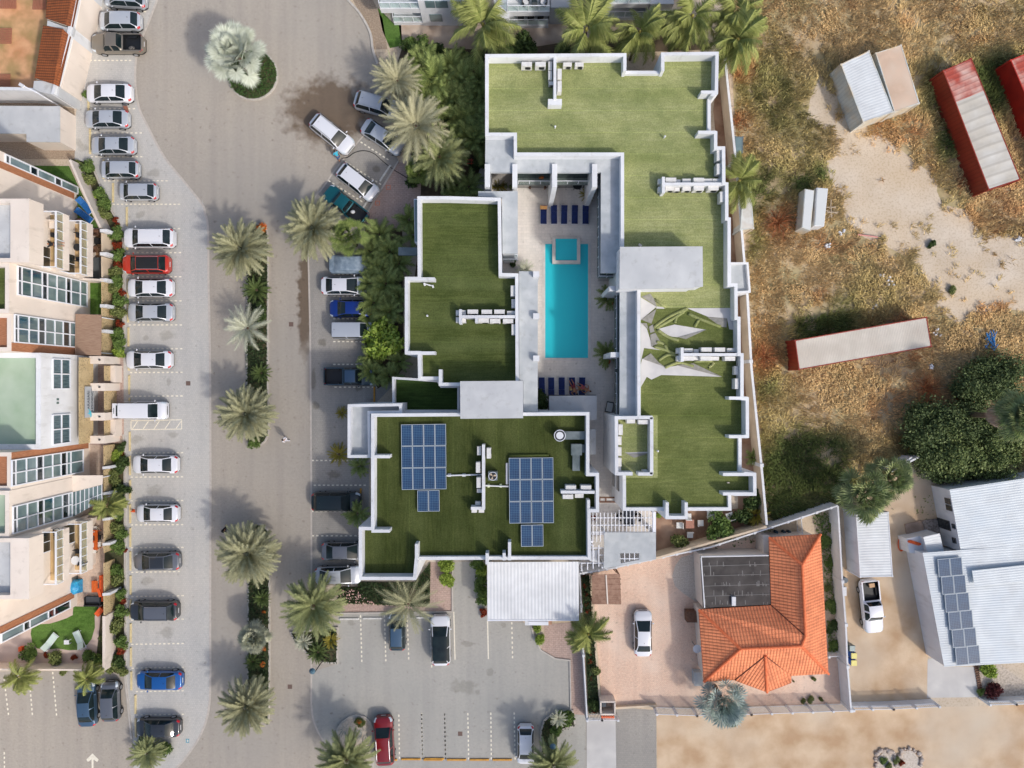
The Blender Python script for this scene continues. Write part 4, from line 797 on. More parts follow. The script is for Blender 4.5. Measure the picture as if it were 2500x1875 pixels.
def lounger_proto(fab, frame=FRAME, name='sun_lounger', back=18):
    o = thing(name, 'x', 'sun lounger')          # head towards +y
    f = MB(); f.box(-.31,0,.26,.31,.04,1.95); f.box(.31,0,.26,.31,.04,1.95); f.box(0,-.96,.26,.309,.62,.04); f.box(0,.96,.26,.309,.66,.05); f.build('frame', frame, o)
    for a in (-.3, .3):
        for c_ in (-.8, .8): MB().box(a, c_, 0, .26, .05, .05).build('leg', frame, o)
    MB().box(0,-.33,.311,.38,.62,1.22,0,0,.985).build('cushion', fab, o)
    k = MB(); s_ = math.sin(math.radians(back)); c_ = math.cos(math.radians(back)); y0_, L_ = .29, .64
    vs = [(-.31,y0_,.311),(.31,y0_,.311),(.31,y0_+L_*c_,.311+L_*s_),(-.31,y0_+L_*c_,.311+L_*s_)]; vs += [(x,y,z+.07) for x,y,z in vs]
    k.add(vs, [(3,2,1,0),(4,5,6,7),(0,1,5,4),(1,2,6,5),(2,3,7,6),(3,0,4,7)]).build('backrest', fab, o)
    return Proto(o)
LN = lounger_proto(BLUEF)
for i, x in enumerate((1086,1170,1252,1338,1425)):
    LN.put((*T(7,x,412,.4),.1), rnd.uniform(-.02,.02), ['bright blue sun lounger with an orange towel over its head, leftmost in the top row','navy sun lounger second from the left in the top row','navy sun lounger in the middle of the top row','navy sun lounger with a dark seat shadow, fourth in the top row','navy sun lounger rightmost in the top row, by the glass rail'][i], 'sun loungers above the pool')
tw = T(7,1086,352,.6); tag(MB().box(tw[0],tw[1],.62,.66,.7,.42,0,0,.96).build('towel', mat('orange_towel', (232,164,96), .95, (240,190,120), 6, 3)), 'orange and yellow towel over the head of the leftmost top lounger', 'towel')
for i, x in enumerate((1071,1147,1232,1317,1396)):
    LN.put((*T(12,x,312,.4),.1), math.pi+rnd.uniform(-.03,.03), ['navy sun lounger leftmost in the bottom row, foot in the dark shrub','navy sun lounger second from the left in the bottom row','navy sun lounger third from the left in the bottom row','navy sun lounger fourth in the bottom row with a straw mat and sunbather','navy sun lounger rightmost in the bottom row with a straw mat and sunbather'][i], 'sun loungers below the pool')
STRM = mat('striped_mat', (206,180,130), .95, (150,122,80), 1, 2, stretch=(22,1,1), sharp=(.48,.52))
for i, x in enumerate((1317,1396)):
    tag(MB().box(*T(12,x,338,.6), .49, .51, .62, .75).build('beach_mat', STRM), ['striped straw beach mat on the fourth lounger of the bottom row','striped straw beach mat on the rightmost lounger of the bottom row'][i], 'beach mat', 'beach mats')

# ---------------------------------------------------------------- people (skin modifier bodies)
def person(name_loc, rot, J, label, cloth, hair=None, z=0.0, hat=None):
    """J: joint positions in local metres; cloth: list of (part name, chain of (joint, radius), material)"""
    o = thing('person', label, 'person', (*name_loc, z), rot)
    def skin(nm, edges, rad, m, parent, root):
        names = []; 
        for a, b_ in edges:
            for q in (a, b_):
                if q not in names: names.append(q)
        names.remove(root); names = [root]+names
        me = bpy.data.meshes.new(nm); me.from_pydata([J[q] for q in names], [(names.index(a), names.index(b_)) for a, b_ in edges], [])
        ob = bpy.data.objects.new(nm, me); C.objects.link(ob); ob.parent = parent; me.materials.append(m)
        sk = ob.modifiers.new('s', 'SKIN'); sk.use_smooth_shade = True; sk.branch_smoothing = .4
        for i, q in enumerate(names):
            r = rad[q] if isinstance(rad[q], tuple) else (rad[q], rad[q]); me.skin_vertices[0].data[i].radius = r
        me.skin_vertices[0].data[0].use_root = True
        su = ob.modifiers.new('u', 'SUBSURF'); su.levels = 1; su.render_levels = 1
        return ob
    E = [('pel','waist'),('waist','chest'),('chest','neck'),('neck','head'),('head','top')]
    R = {'pel':(.15,.11),'waist':(.13,.10),'chest':(.155,.11),'neck':.055,'head':(.085,.10),'top':(.06,.07)}
    for s_ in 'lr':
        E += [('chest','sh'+s_),('sh'+s_,'el'+s_),('el'+s_,'wr'+s_),('wr'+s_,'pa'+s_),('pel','hi'+s_),('hi'+s_,'kn'+s_),('kn'+s_,'an'+s_),('an'+s_,'to'+s_)]
        R.update({'sh'+s_:.062,'el'+s_:.045,'wr'+s_:.03,'pa'+s_:(.04,.02),'hi'+s_:.095,'kn'+s_:.062,'an'+s_:.042,'to'+s_:(.045,.03)})
        w_, p_ = Vector(J['wr'+s_]), Vector(J['pa'+s_]); d = (p_-w_).normalized(); side = d.cross(Vector((0,0,1)))
        side = side.normalized() if side.length > .1 else Vector((1,0,0))
        for k in range(4):
            q = f'f{s_}{k}'; J[q] = tuple(p_+side*(.027*(k-1.5))+d*(.075-.008*abs(k-1.3))+Vector((0,0,-.012))); R[q] = .009; E.append(('pa'+s_, q))
        q = 't'+s_; J[q] = tuple(w_+d*.05-side*.06); R[q] = .010; E.append(('pa'+s_, q))
    body = skin('body', E, R, SKIN, o, 'pel')
    for nm, edges, rad, m, root in cloth: skin(nm, edges, {**R, **rad}, m, o, root)
    hd = Vector(J['head']); tp = Vector(J['top']); up = (tp-hd).normalized(); fwd = Vector(J.get('face', (0,1,0))).normalized()
    if hair:
        c_ = hd+up*.05-fwd*.025; h_ = MB().ell(*c_, .105, .115, .115, 0, 12, 8); h_.build('hair', hair, o, smooth=True, world=False)
    fc = hd+fwd*.085
    n_ = MB().ell(*(fc+fwd*.018-up*.015), .016, .02, .022, 0, 8, 5); n_.build('nose', SKIN, o, smooth=True, world=False)
    sd = up.cross(fwd).normalized(); e_ = MB()
    for k in (-1, 1): e_.ell(*(fc+sd*k*.034+up*.018), .013, .013, .011, 0, 8, 5)
    e_.build('eyes', mat('eye_dark', (30,24,22), .3), o, smooth=True, world=False)
    return o
def stand(dx=.18, step=.16, lean=0.0, arm=((.25,-.05,1.12),(.28,.1,.88))):
    J = dict(pel=(0,0,.95), waist=(0,lean*.3,1.12), chest=(0,lean*.8,1.34), neck=(0,lean,1.50), head=(0,lean*1.1+.02,1.60), top=(0,lean*1.1+.01,1.70))
    for s_, k in (('l',-1),('r',1)):
        J['sh'+s_] = (k*.19,lean*.8,1.42); J['el'+s_] = (k*arm[0][0],arm[0][1]*k+lean*.8,arm[0][2]); J['wr'+s_] = (k*arm[1][0],arm[1][1]*k+lean*.8,arm[1][2]); J['pa'+s_] = (k*arm[1][0],arm[1][1]*k+.06+lean*.8,arm[1][2]-.06)
        J['hi'+s_] = (k*.10,0,.90); J['kn'+s_] = (k*.11,k*step*.6+.03,.50); J['an'+s_] = (k*.11,k*step,.08); J['to'+s_] = (k*.12,k*step+.15,.035)
    return J
SH = [('waist','chest'),('chest','neck'),('chest','shl'),('shl','ell'),('chest','shr'),('shr','elr'),('pel','waist')]
def shirt(m, long=False):
    return ('shirt', SH+([('ell','wrl'),('elr','wrr')] if long else []), {'pel':(.165,.125),'waist':(.15,.118),'chest':(.178,.13),'neck':.062,'shl':.078,'shr':.078,'ell':.058,'elr':.058,'wrl':.04,'wrr':.04}, m, 'pel')
def pants(m, long=True):
    return ('trousers' if long else 'shorts', [('pel','hil'),('hil','knl'),('pel','hir'),('hir','knr')]+([('knl','anl'),('knr','anr')] if long else []), {'pel':(.165,.125),'hil':.112,'hir':.112,'knl':.078,'knr':.078,'anl':.06,'anr':.06}, m, 'pel')
BH = mat('dark_hair', (30,24,20), .7)
J = stand(step=.28, lean=.32, arm=((.2,.05,1.1),(.12,.0,.95))); J['wrr'] = (.1,.62,1.05); J['elr'] = (.24,.36,1.15); J['par'] = (.09,.70,1.03); J['wrl'] = (-.28,.5,1.0); J['ell'] = (-.3,.22,1.12); J['pal'] = (-.28,.57,.97)
person(T(1,1078,1268,.9), math.radians(28), J, 'person in a turquoise shirt and blue shorts bending to wash the white car', [shirt(mat('turquoise_shirt', (64,176,204), .8)), pants(mat('blue_shorts', (52,82,124), .8), False)], BH)
J = stand(step=.30)
person(T(11,650,738,.9), math.radians(70), J, 'person in white shirt and white trousers walking on the road between the islands', [shirt(mat('white_cotton', (224,224,232), .8), True), pants(MATS['white_cotton'])], BH)
J = stand(step=.32)
person(T(10,1828,1465,.9), math.radians(75), J, 'person in black jacket carrying a bag, walking above the southern median', [shirt(BLACK, True), pants(mat('grey_trousers', (120,120,124), .8))], BH)
bg_ = MB().ell(*T(10,1812,1480,.8), .8, .24, .2, .3, 0, 12, 8); tag(bg_.build('shoulder_bag', BLACK, smooth=True), 'black bag carried by the person in black on the road', 'bag')
def lying(prop=.25):
    J = dict(pel=(0,0,.13), waist=(0,.17,.15), chest=(0,.38,.17+prop*.2), neck=(0,.54,.2+prop*.5), head=(0,.66,.22+prop*.6), top=(0,.76,.24+prop*.6)); J['face'] = (0,-.3,1)
    for s_, k in (('l',-1),('r',1)):
        J['sh'+s_] = (k*.19,.42,.18+prop*.2); J['el'+s_] = (k*.42,.30,.2); J['wr'+s_] = (k*.40,.08,.18); J['pa'+s_] = (k*.38,.0,.16)
        J['hi'+s_] = (k*.1,-.06,.13); J['kn'+s_] = (k*.15,-.42,.36); J['an'+s_] = (k*.13,-.80,.10); J['to'+s_] = (k*.14,-.88,.14)
    return J
SW = mat('bikini_red', (150,60,66), .7)
J = lying(); J['wrr'] = (.44,.50,.3); J['elr'] = (.46,.30,.22); J['par'] = (.40,.58,.34)
person(T(12,1330,318,.6), math.radians(205), J, 'person in dark red swimwear curled on the straw mat of the fourth bottom lounger', [pants(SW, False)], BH, z=.48)
J = lying(); 
person(T(12,1412,322,.6), math.radians(-118), J, 'person in pink swimwear lying across the rightmost bottom lounger', [pants(mat('pink_swimwear', (214,110,110), .7), False)], mat('brown_hair', (98,60,40), .7), z=.48)

# ================================================================ CARS
GL = mat('car_glass', (34,46,48), .08, (22,32,36), 1.2, 3, spec=.4)
TRIM = mat('black_trim', (28,30,33), .5)
def paint(name, c, metal=.25, rough=.32):
    return mat(name, c, rough, metal=metal, coat=.8)
CAR = {
 'sedan': dict(L=4.6, W=1.80, H=1.45, A=1.37, B=.42, Cc=-1.02, D=-1.74, front=.70, cowl=.96, belt=.94, deck=1.02, rear=.90, wt=.60, tail=.90),
 'hatch': dict(L=3.95, W=1.72, H=1.50, A=1.34, B=.62, Cc=-1.34, D=-1.76, front=.74, cowl=.98, belt=.96, deck=.98, rear=.92, wt=.61, tail=.9),
 'suv':   dict(L=4.65, W=1.87, H=1.70, A=1.42, B=.64, Cc=-1.64, D=-2.08, front=.90, cowl=1.12, belt=1.10, deck=1.12, rear=1.05, wt=.64, tail=1.0),
 'van':   dict(L=4.75, W=1.84, H=1.92, A=1.60, B=.98, Cc=-2.18, D=-2.32, front=.85, cowl=1.12, belt=1.12, deck=1.12, rear=1.10, wt=.70, tail=1.1),
 'pickup':dict(L=5.15, W=1.84, H=1.74, A=1.30, B=.80, Cc=-.30, D=-.52, front=.92, cowl=1.12, belt=1.10, deck=1.10, rear=1.06, wt=.62, tail=1.0),
}
def car_meshes(kind, single=False):
    q = CAR[kind]; L, W, Hh = q['L'], q['W'], q['H']; h = L/2
    xs = sorted(set([round(v, 3) for v in list(np.linspace(-h, h, 34))+[q['A'], q['B'], q['Cc'], q['D'], (q['B']+q['Cc'])/2+.0, (q['B']+q['Cc'])/2+.07, h-.03, h-.1, -h+.03, -h+.1, -.6, -.66, -h+.12]]))
    if kind != 'pickup': xs = [x for x in xs if x not in (-.6, -.66)]
    bz = (q['B']+q['Cc'])/2
    if kind == 'pickup': xs = [x for x in xs if abs(x-(bz+.035)) > .05]
    rows = []
    for x in xs:
        e = abs(x)/h; sx = 1-.30*max(0, (e-.80)/.20)**2.6; wd = W/2*sx
        if kind == 'van': wd = W/2*(1-.16*max(0, (e-.86)/.14)**2.2)
        zb = np.interp(x, [-h, q['D'], q['Cc'], q['A'], q['A']+.4, h-.15, h], [q['rear'], q['deck'], q['belt']+.02, q['cowl']-.02, q['cowl']-.06, q['front']+.06, q['front']])
        if x <= -h+.001 or x >= h-.001: zb -= .10
        elif x <= -h+.03 or x >= h-.03: zb -= .03
        roof = Hh-.035*((x-bz)/(q['B']-bz))**2 if q['Cc'] <= x <= q['B'] else None
        if q['B'] < x < q['A']: k = (x-q['B'])/(q['A']-q['B']); roof = (Hh-.035)*(1-k)+(q['cowl']+.02)*k+.03*math.sin(math.pi*k)
        if q['D'] < x < q['Cc']: k = (q['Cc']-x)/(q['Cc']-q['D']); roof = (Hh-.035)*(1-k)+(q['deck']+.02)*k+.03*math.sin(math.pi*k)
        wroof = W/2*q['wt']*1.18
        if roof is None:
            zt = zb+.03; w2 = wd*.80; w1 = w2*.9; wb = wd*.93; crown = .045*(1 if x > 0 else .6)
        else:
            zt = roof; k = 0
            if x > q['B']: k = (x-q['B'])/(q['A']-q['B'])
            if x < q['Cc']: k = (q['Cc']-x)/(q['Cc']-q['D'])
            w2 = wroof*(1-k)+wd*.86*k; w1 = w2*.89; wb = wd*.95; crown = .035
        if kind == 'pickup' and x <= -.6: zt = zb+.0; crown = 0; w2 = wd*.86; w1 = w2-.001; wb = wd*.94
        pr = [(0, zt+crown), (w1*.5, zt+crown*.75), (w1, zt+crown*.2), (w2, zt-.012), (wb, zb), (wd, zb-.14), (wd, .50), (wd*.97, .30), (wd*.9, .22)]
        rows.append([(x, y, z) for y, z in pr])
    parts = {}
    def put(nm, vs, mirror):
        v, f = parts.setdefault(nm, ([], [])); o = len(v); v += vs; f.append(tuple(range(o, o+4)) if not mirror else tuple(range(o+3, o-1, -1)))
    n = len(xs); m = 9
    def tagof(i, j):
        xa, xb = xs[i], xs[i+1]; xm = (xa+xb)/2
        if j <= 1 and q['B'] < xm < q['A'] : return 'windshield'
        if j <= 1 and q['D'] < xm < q['Cc']: return 'rear_window'
        if j == 3 and q['D']+.12 < xm < q['A']-.08 and not (abs(xm-(bz+.035)) < .036): return 'side_window'
        if kind == 'pickup' and j <= 2 and -h+.12 < xm < -.66: return None
        if j in (3, 4) and xm > h-.42 and xm < h-.06: return 'headlight'
        if j in (3, 4) and xm < -h+.24 and xm > -h+.03: return 'taillight'
        if single and j <= 2 and q['Cc'] < xm < q['B']: return 'glass_roof'
        if j >= 6: return 'sill'
        return 'body'
    for mi in (0, 1):
        s_ = -1 if mi else 1
        for i in range(n-1):
            for j in range(m-1):
                nm = tagof(i, j)
                if nm is None: continue
                a, b_, c_, d = rows[i][j], rows[i+1][j], rows[i+1][j+1], rows[i][j+1]
                vs = [(p[0], s_*p[1], p[2]) for p in (a, b_, c_, d)]
                put(nm+('' if nm in ('body','sill','windshield','rear_window','glass_roof') else f'|{mi}'), vs[::-1], mi)
        for i in (0, n-1):       # end caps
            for j in range(m-1):
                p, r = rows[i][j], rows[i][j+1]
                vs = [(p[0], s_*p[1], p[2]), (r[0], s_*r[1], r[2]), (r[0], 0, r[2]), (p[0], 0, p[2])]
                put('sill' if j >= 7 else 'body', vs, (i == 0) ^ bool(mi))
    return q, parts
CARP = {}
def car(kind, t, x, y, deg, pm, label, group=None, zc=.9, roofm=None, glassroof=False, L=None, railm=None, cat='car'):
    key = (kind, glassroof)
    if key not in CARP:
        q, parts = car_meshes(kind, glassroof); ms = {}
        for nm, (v, f) in parts.items():
            me = bpy.data.meshes.new(nm.split('|')[0]); me.from_pydata(v, [], f)
            import bmesh
            bm = bmesh.new(); bm.from_mesh(me); bmesh.ops.remove_doubles(bm, verts=bm.verts, dist=.0005); bmesh.ops.recalc_face_normals(bm, faces=bm.faces)
            if sum(fc.normal.z*fc.calc_area() for fc in bm.faces) < 0 and nm.split('|')[0] in ('windshield','rear_window','glass_roof','body'): bmesh.ops.reverse_faces(bm, faces=bm.faces)
            bm.to_mesh(me); bm.free()
            me.polygons.foreach_set('use_smooth', [True]*len(me.polygons)); ms[nm] = me
        wh = MB(); wh.tube([(0,-.11,0),(0,.11,0)], .33, 20); rm_ = MB(); rm_.tube([(0,-.125,0),(0,.125,0)], .2, 10)
        CARP[key] = (q, ms)
    q, ms = CARP[key]; h = q['L']/2; W = q['W']
    k = 1.0 if L is None else L/q['L']
    o = thing({'van':'van','pickup':'pickup_truck'}.get(kind, 'car'), label, cat, (*T(t,x,y,zc), .012), math.radians(deg), group, (k, 1 if L is None else (1+k)/2, 1))
    for nm, me in ms.items():
        base = nm.split('|')[0]
        m = {'body': pm, 'glass_roof': GL, 'windshield': GL, 'rear_window': GL, 'side_window': GL, 'headlight': HEADL, 'taillight': REDL, 'sill': TRIM}[base]
        mk = me.name+'_'+m.name
        m2 = bpy.data.meshes.get(mk)
        if m2 is None: m2 = me.copy(); m2.name = mk; m2.materials.clear(); m2.materials.append(m)
        ob = bpy.data.objects.new(base, m2); C.objects.link(ob); ob.parent = o
    wx = h*.63
    if 'w' not in CARP:
        a_ = MB(); a_.tube([(0,-.11,0),(0,.11,0)], .33, 20); b_ = MB(); b_.tube([(0,-.118,0),(0,.118,0)], .21, 12)
        a = a_.build('tyre', RUBBER); b = b_.build('rim', RIM); C.objects.unlink(a); C.objects.unlink(b); CARP['w'] = (a.data, b.data)
        mm = MB().ell(0,0,0,.07,.12,.07,0,10,6); a = mm.build('mirror', TRIM); C.objects.unlink(a); CARP['m'] = a.data
    for sx_ in (-1, 1):
        for sy_ in (-1, 1):
            wo = bpy.data.objects.new('wheel', CARP['w'][0]); C.objects.link(wo); wo.parent = o; wo.location = (sx_*wx+(.06 if sx_ < 0 else 0), sy_*(W/2-.09), .33)
            ro = bpy.data.objects.new('rim', CARP['w'][1]); C.objects.link(ro); ro.parent = wo
    for s_ in (-1, 1):
        mo = bpy.data.objects.new('mirror', bpy.data.meshes.get('mirror_'+pm.name) or CARP['m'].copy()); mo.data.name = 'mirror_'+pm.name
        if not mo.data.materials or mo.data.materials[0] != pm: mo.data.materials.clear(); mo.data.materials.append(pm)
        C.objects.link(mo); mo.parent = o; mo.location = (q['A']-.28, s_*(W/2+.09), q['belt']+.05)
    MB().box(h-.01, 0, .45, .56, .03, .5).build('number_plate', WHITE, o, world=False); MB().box(-h+.01, 0, .62, .74, .03, .5).build('number_plate', WHITE, o, world=False)
    gr = MB().box(h-.012, 0, .58, .70, .04, .9); gr.build('grille', TRIM, o, world=False)
    sm = MB()   # door and bonnet shut lines, wipers
    sm.box(q['A']+.02, 0, q['cowl']-.015, q['cowl']+.012, .05, W*.66)
    sm.build('wiper_cowl', TRIM, o, world=False)
    if kind in ('suv',) and not glassroof:
        for s_ in (-1, 1): MB().tube([(q['B']-.1, s_*W*.335, q['H']+.0), (q['B']-.25, s_*W*.335, q['H']+.05), (q['Cc']+.25, s_*W*.335, q['H']+.05), (q['Cc']+.05, s_*W*.335, q['H']-.01)], .02, 5).build('roof_rail', railm or RIM, o, world=False)
    if roofm is not None:
        zt = q['H']+.012; pts = [(q['B']-.06,-W*.31),(q['B']-.06,W*.31),(q['Cc']+.05,W*.31),(q['Cc']+.05,-W*.31)]
        v = []; xs_ = np.linspace(q['B']-.05, q['Cc']+.05, 7); rb = MB(); bz = (q['B']+q['Cc'])/2
        for i in range(6):
            for j in range(6):
                ya, yb = -W*.31+W*.62*j/6, -W*.31+W*.62*(j+1)/6
                zf = lambda xx, yy: q['H']-.035*((xx-bz)/(q['B']-bz))**2+.045-.03*(abs(yy)/(W*.31))**2
                xa, xb = xs_[i], xs_[i+1]
                rb.add([(xa,ya,zf(xa,ya)),(xb,ya,zf(xb,ya)),(xb,yb,zf(xb,yb)),(xa,yb,zf(xa,yb))], [(3,2,1,0)])
        rb.build('roof_panel', roofm, o, smooth=True, world=False)
    if not glassroof and kind != 'pickup': MB().box(q['Cc']+.28, 0, q['H']-.0, q['H']+.09, .12, .025, 0, 0, .5).build('antenna', TRIM, o, world=False)
    if kind == 'pickup':
        bd = MB(); x0_, x1_ = -h+.12, -.66; yw = W/2*.86-.03
        bd.add([(x0_,-yw,.62),(x1_,-yw,.62),(x1_,yw,.62),(x0_,yw,.62)], [(0,1,2,3)])
        for a, b_, c_, d in ((x0_,-yw,x1_,-yw),(x1_,yw,x0_,yw),(x0_,yw,x0_,-yw),(x1_,-yw,x1_,yw)): bd.add([(a,b_,.62),(c_,d,.62),(c_,d,1.10),(a,b_,1.10)], [(0,1,2,3)])
        for s_ in (-1, 1): bd.box((x0_+x1_)/2+.1, s_*(yw-.1), .62, .85, .8, .2)
        bd.build('load_bed', TRIM, o, world=False)
        rm_ = MB(); 
        for s_ in (-1, 1): rm_.box((x0_+x1_)/2, s_*(W/2*.90), 1.06, 1.115, x1_-x0_+.1, .12)
        rm_.box(x0_-.02, 0, 1.02, 1.08, .09, W*.84); rm_.build('bed_rim', pm, o, world=False)
    return o
WHT_ = paint('white_car_paint', (222,224,230), 0, .3); SIL = paint('silver_car_paint', (176,181,188), .35); SIL2 = paint('pale_silver_paint', (194,199,206), .3)
TAU = paint('taupe_paint', (134,126,114), .4); REDP = paint('orange_red_paint', (190,48,26), .1); REDD = paint('dark_red_paint', (128,18,28), .15); BLU = paint('blue_paint_metal', (22,92,164), .3)
DGR = paint('dark_grey_paint', (52,56,62), .35); MGR = paint('mid_grey_paint', (108,112,120), .4); BLG = paint('blue_grey_paint', (72,98,122), .4); DBL = paint('deep_blue_paint', (14,52,134), .3)
TEA = paint('dark_teal_paint', (52,72,82), .4); TEAL = paint('teal_green_paint', (10,92,100), .3); DGN = paint('dark_green_paint', (24,40,42), .4)
GW, GE, GD, GS = 'cars in the west parking bays', 'cars in the east parking bays', 'cars near the angled bays', 'cars in the south lot'
car('hatch',0,1010,-18,176,SIL,'silver hatchback cut by the top edge of the photo', GW, L=4.2)
car('hatch',0,966,166,180,SIL2,'silver hatchback just above the open-bed pickup in the north', GW, L=4.2)
pk1 = car('pickup',0,952,350,180,TAU,'taupe pickup truck with cluttered black bed and a red box', GW, cat='pickup truck')
car('sedan',0,878,750,180,WHT_,'white sedan with blue-tinted windows nearest the small wall shrub', GW)
car('sedan',0,860,960,180,SIL2,'silver sedan with a reddish board behind its tail', GW, L=4.4)
car('sedan',0,909,1175,180,SIL2,'pale silver sedan between the tan-board sedan and the small hatchback', GW, L=4.4)
car('hatch',0,965,1370,180,SIL2,'small silver hatchback beside the first planting bed shrub', GW, L=3.85)
car('hatch',0,1112,1550,180,SIL2,'small silver hatchback shifted right, just above the first empty bay', GW, L=3.85)
car('suv',5,1207,600,180,WHT_,'white estate SUV directly above the red SUV', GW, L=5.0, railm=WHT_)
car('suv',5,1182,812,180,REDP,'orange-red SUV with a black roof', GW, L=4.65, roofm=TRIM)
car('sedan',5,1211,1003,180,WHT_,'white sedan directly below the orange-red SUV', GW)
car('sedan',5,1214,1202,180,SIL2,'silver-white sedan third below the white estate', GW)
car('sedan',10,1200,93,180,WHT_,'white sedan with dark red-brown reflections in its rear window, above the white van', GW)
van = car('van',10,1165,505,0,WHT_,'white van with its tailgate open towards the entrance', GW, L=4.5, cat='van')
car('sedan',10,1253,943,180,WHT_,'white sedan directly below the hatched bay marking', GW)
car('sedan',10,1270,1340,180,WHT_,'white compact sedan beside a small orange cone', GW, L=4.25)
car('sedan',15,1265,-12,181,MGR,'grey sedan above the dark SUV in the west row', GW, roofm=DGR)
car('suv',15,1247,388,180,DGR,'dark SUV with a grey panelled roof in the west row', GW, L=4.75, roofm=MGR)
car('sedan',15,1286,955,180,BLU,'bright blue sedan in the west row', GW)
car('sedan',15,1276,1338,180,DGR,'dark grey sedan with a glinting rear window beside the last palm bed', GW, L=4.45)
car('sedan',15,697,1148,93,BLG,'blue-grey sedan parked nose up beside the grey hatchback', 'cars in the south-west lot', L=4.4)
car('hatch',15,888,1125,92,MGR,'mid grey hatchback parked nose up beside the blue-grey sedan', 'cars in the south-west lot')
car('sedan',6,1125,985,0,WHT_,'white sedan with black rear window half under the palms, east row', GE)
car('sedan',6,1180,1170,180,DBL,'deep blue hatchback with its nose towards the road, east row', GE, L=4.3)
car('van',6,1205,1350,0,SIL2,'silver-white boxy car below the deep blue one, east row', GE, L=4.2)
car('pickup',11,1170,228,0,TEA,'slate blue pickup with open black bed, nose under the green tree', GE, roofm=BLG, cat='pickup truck')
car('suv',11,1063,1245,0,DGN,'very dark green SUV with teal roof glass', GE, L=4.9, railm=DGN)
car('sedan',11,1128,1648,0,MGR,'grey sedan half hidden by the white corner box of the south block', GE)
car('sedan',16,1075,103,2,SIL2,'silver sedan between the white corner box and a date palm', GE)
car('suv',1,1395,850,-16,SIL2,'silver SUV under the first pale palm at the slanted bays', GD, L=4.6)
car('sedan',1,1440,1105,-33,SIL2,'silver sedan disappearing under the grey feathery palm', GD)
car('suv',1,1028,1082,-39,WHT_,'white SUV being washed on the wet pavers', GD, L=4.75, railm=DGR)
car('hatch',1,1235,1472,-38,WHT_,'white hatchback-like SUV in a slanted bay', GD, L=4.5)
car('pickup',6,1140,335,142,TEAL,'teal pickup truck under the date palm in the last slanted bay', GD, cat='pickup truck', L=4.9)
car('hatch',16,1557,560,90,TEA,'small teal car mostly hidden under a feathery palm', GS, L=3.7, roofm=BLG)
car('suv',17,250,875,91,WHT_,'white car with a long dark glass roof in the south lot', GS, L=4.95, glassroof=True)
car('suv',16,1452,1440,93,REDD,'dark red SUV beside the gravel island', GS, L=4.8, roofm=REDD)
car('hatch',17,940,1725,-90,WHT_,'white hatchback at the bottom edge, partly under a leaning palm', GS, L=3.9)
car('sedan',17,1893,822,90,WHT_,'white sedan alone on the salmon paved forecourt', 'car on the red-roofed house forecourt', L=4.55)
car('pickup',19,758,350,-84,WHT_,'white pickup truck on the dirt beside the white boundary wall', 'pickup on the dirt yard', L=5.3, cat='pickup truck')
# tailgate of the van, loads in beds, tarp car
tg = MB(); tg.box(-2.55,0,1.55,1.62,.72,1.5); tg.box(-2.38,0,1.622,1.63,.28,1.1,0,1); tg.box(-2.74,0,1.622,1.632,.05,.6,0,1); tg.build('open_tailgate', [WHT_, GL], van, world=False)
for t, x, y, lb, m_, s_ in ((0,985,312,'red box in the bed of the taupe pickup','r',.32),(19,762,182,'cardboard box in the bed of the white pickup','c',.55),(6,1195,385,'white sack in the bed of the teal pickup','w',.45),(0,1060,385,'heap of black odds and ends in the bed of the taupe pickup','b',.6)):
    m_ = {'r': mat('red_plastic', (196,52,52), .5), 'c': mat('cardboard', (202,164,126), .9), 'w': WHITE, 'b': mat('black_net', (46,46,48), .9, (120,116,110), 9, 5)}[m_]
    bb = MB()
    if lb.startswith(('white','heap')): bb.ell(*T(t,x,y,1), .82, s_*.55, s_*.42, .2, 0, 10, 6)
    else: bb.box(*T(t,x,y,1), .63, .95, s_, s_*.75, .1, 0, .97)
    tag(bb.build({'r':'box','c':'box','w':'sack','b':'cargo_heap'}['r' if 'red' in lb else 'c' if 'card' in lb else 'w' if 'sack' in lb else 'b'], m_), lb, 'load')
TARP = mat('silver_tarp', (150,166,180), .4, (118,136,152), 2.5, 6, bump=.8, bscale=4)
q, parts = car_meshes('sedan'); ct = MB()
for nm, (v, f) in parts.items():
    if nm in ('sill',): continue
    ct.add([(x*1.02, y*1.03, z*1.01) for x, y, z in v], f)
ct.box(0,0,.05,.5,4.3,1.72,0,0,1.04)
o = ct.build('covered_car', TARP, smooth=True); o.location = (*T(6,1195,812,.9), .01); tag(o, 'car wrapped in a silver-blue tarpaulin under the fan palm', 'car', GE)
cbx = MB().box(0,0,0,.03,.3,.3); cbx.cyl(0,0,.03,.5,.12,12,0,.03); o = cbx.build('traffic_cone', ORANGE); o.location = (*T(10,1074,1320,.2), .012); tag(o, 'small orange cone before the nose of a white compact sedan', 'traffic cone')
o = MB().box(0,0,0,.03,.4,1.05,.3).build('board', mat('reddish_board', (132,84,66), .8)); o.location = (*T(0,1045,915,0), .4); o.rotation_euler = (0,.7,0); tag(o, 'reddish board leaning behind the silver sedan tail', 'board')
hs = MB(); hp = smooth_pts([T(1,1108,1285), T(1,1160,1275), T(1,1215,1238), T(1,1290,1222), T(1,1370,1245), T(1,1440,1305), T(1,1530,1375), T(1,1650,1450), T(1,1700,1500)], 5)
tag(hs.tube([(x, y, .05) for x, y in hp], .035, 6).build('garden_hose', BLACK), 'black hose snaking from the washed car across the bays', 'hose')
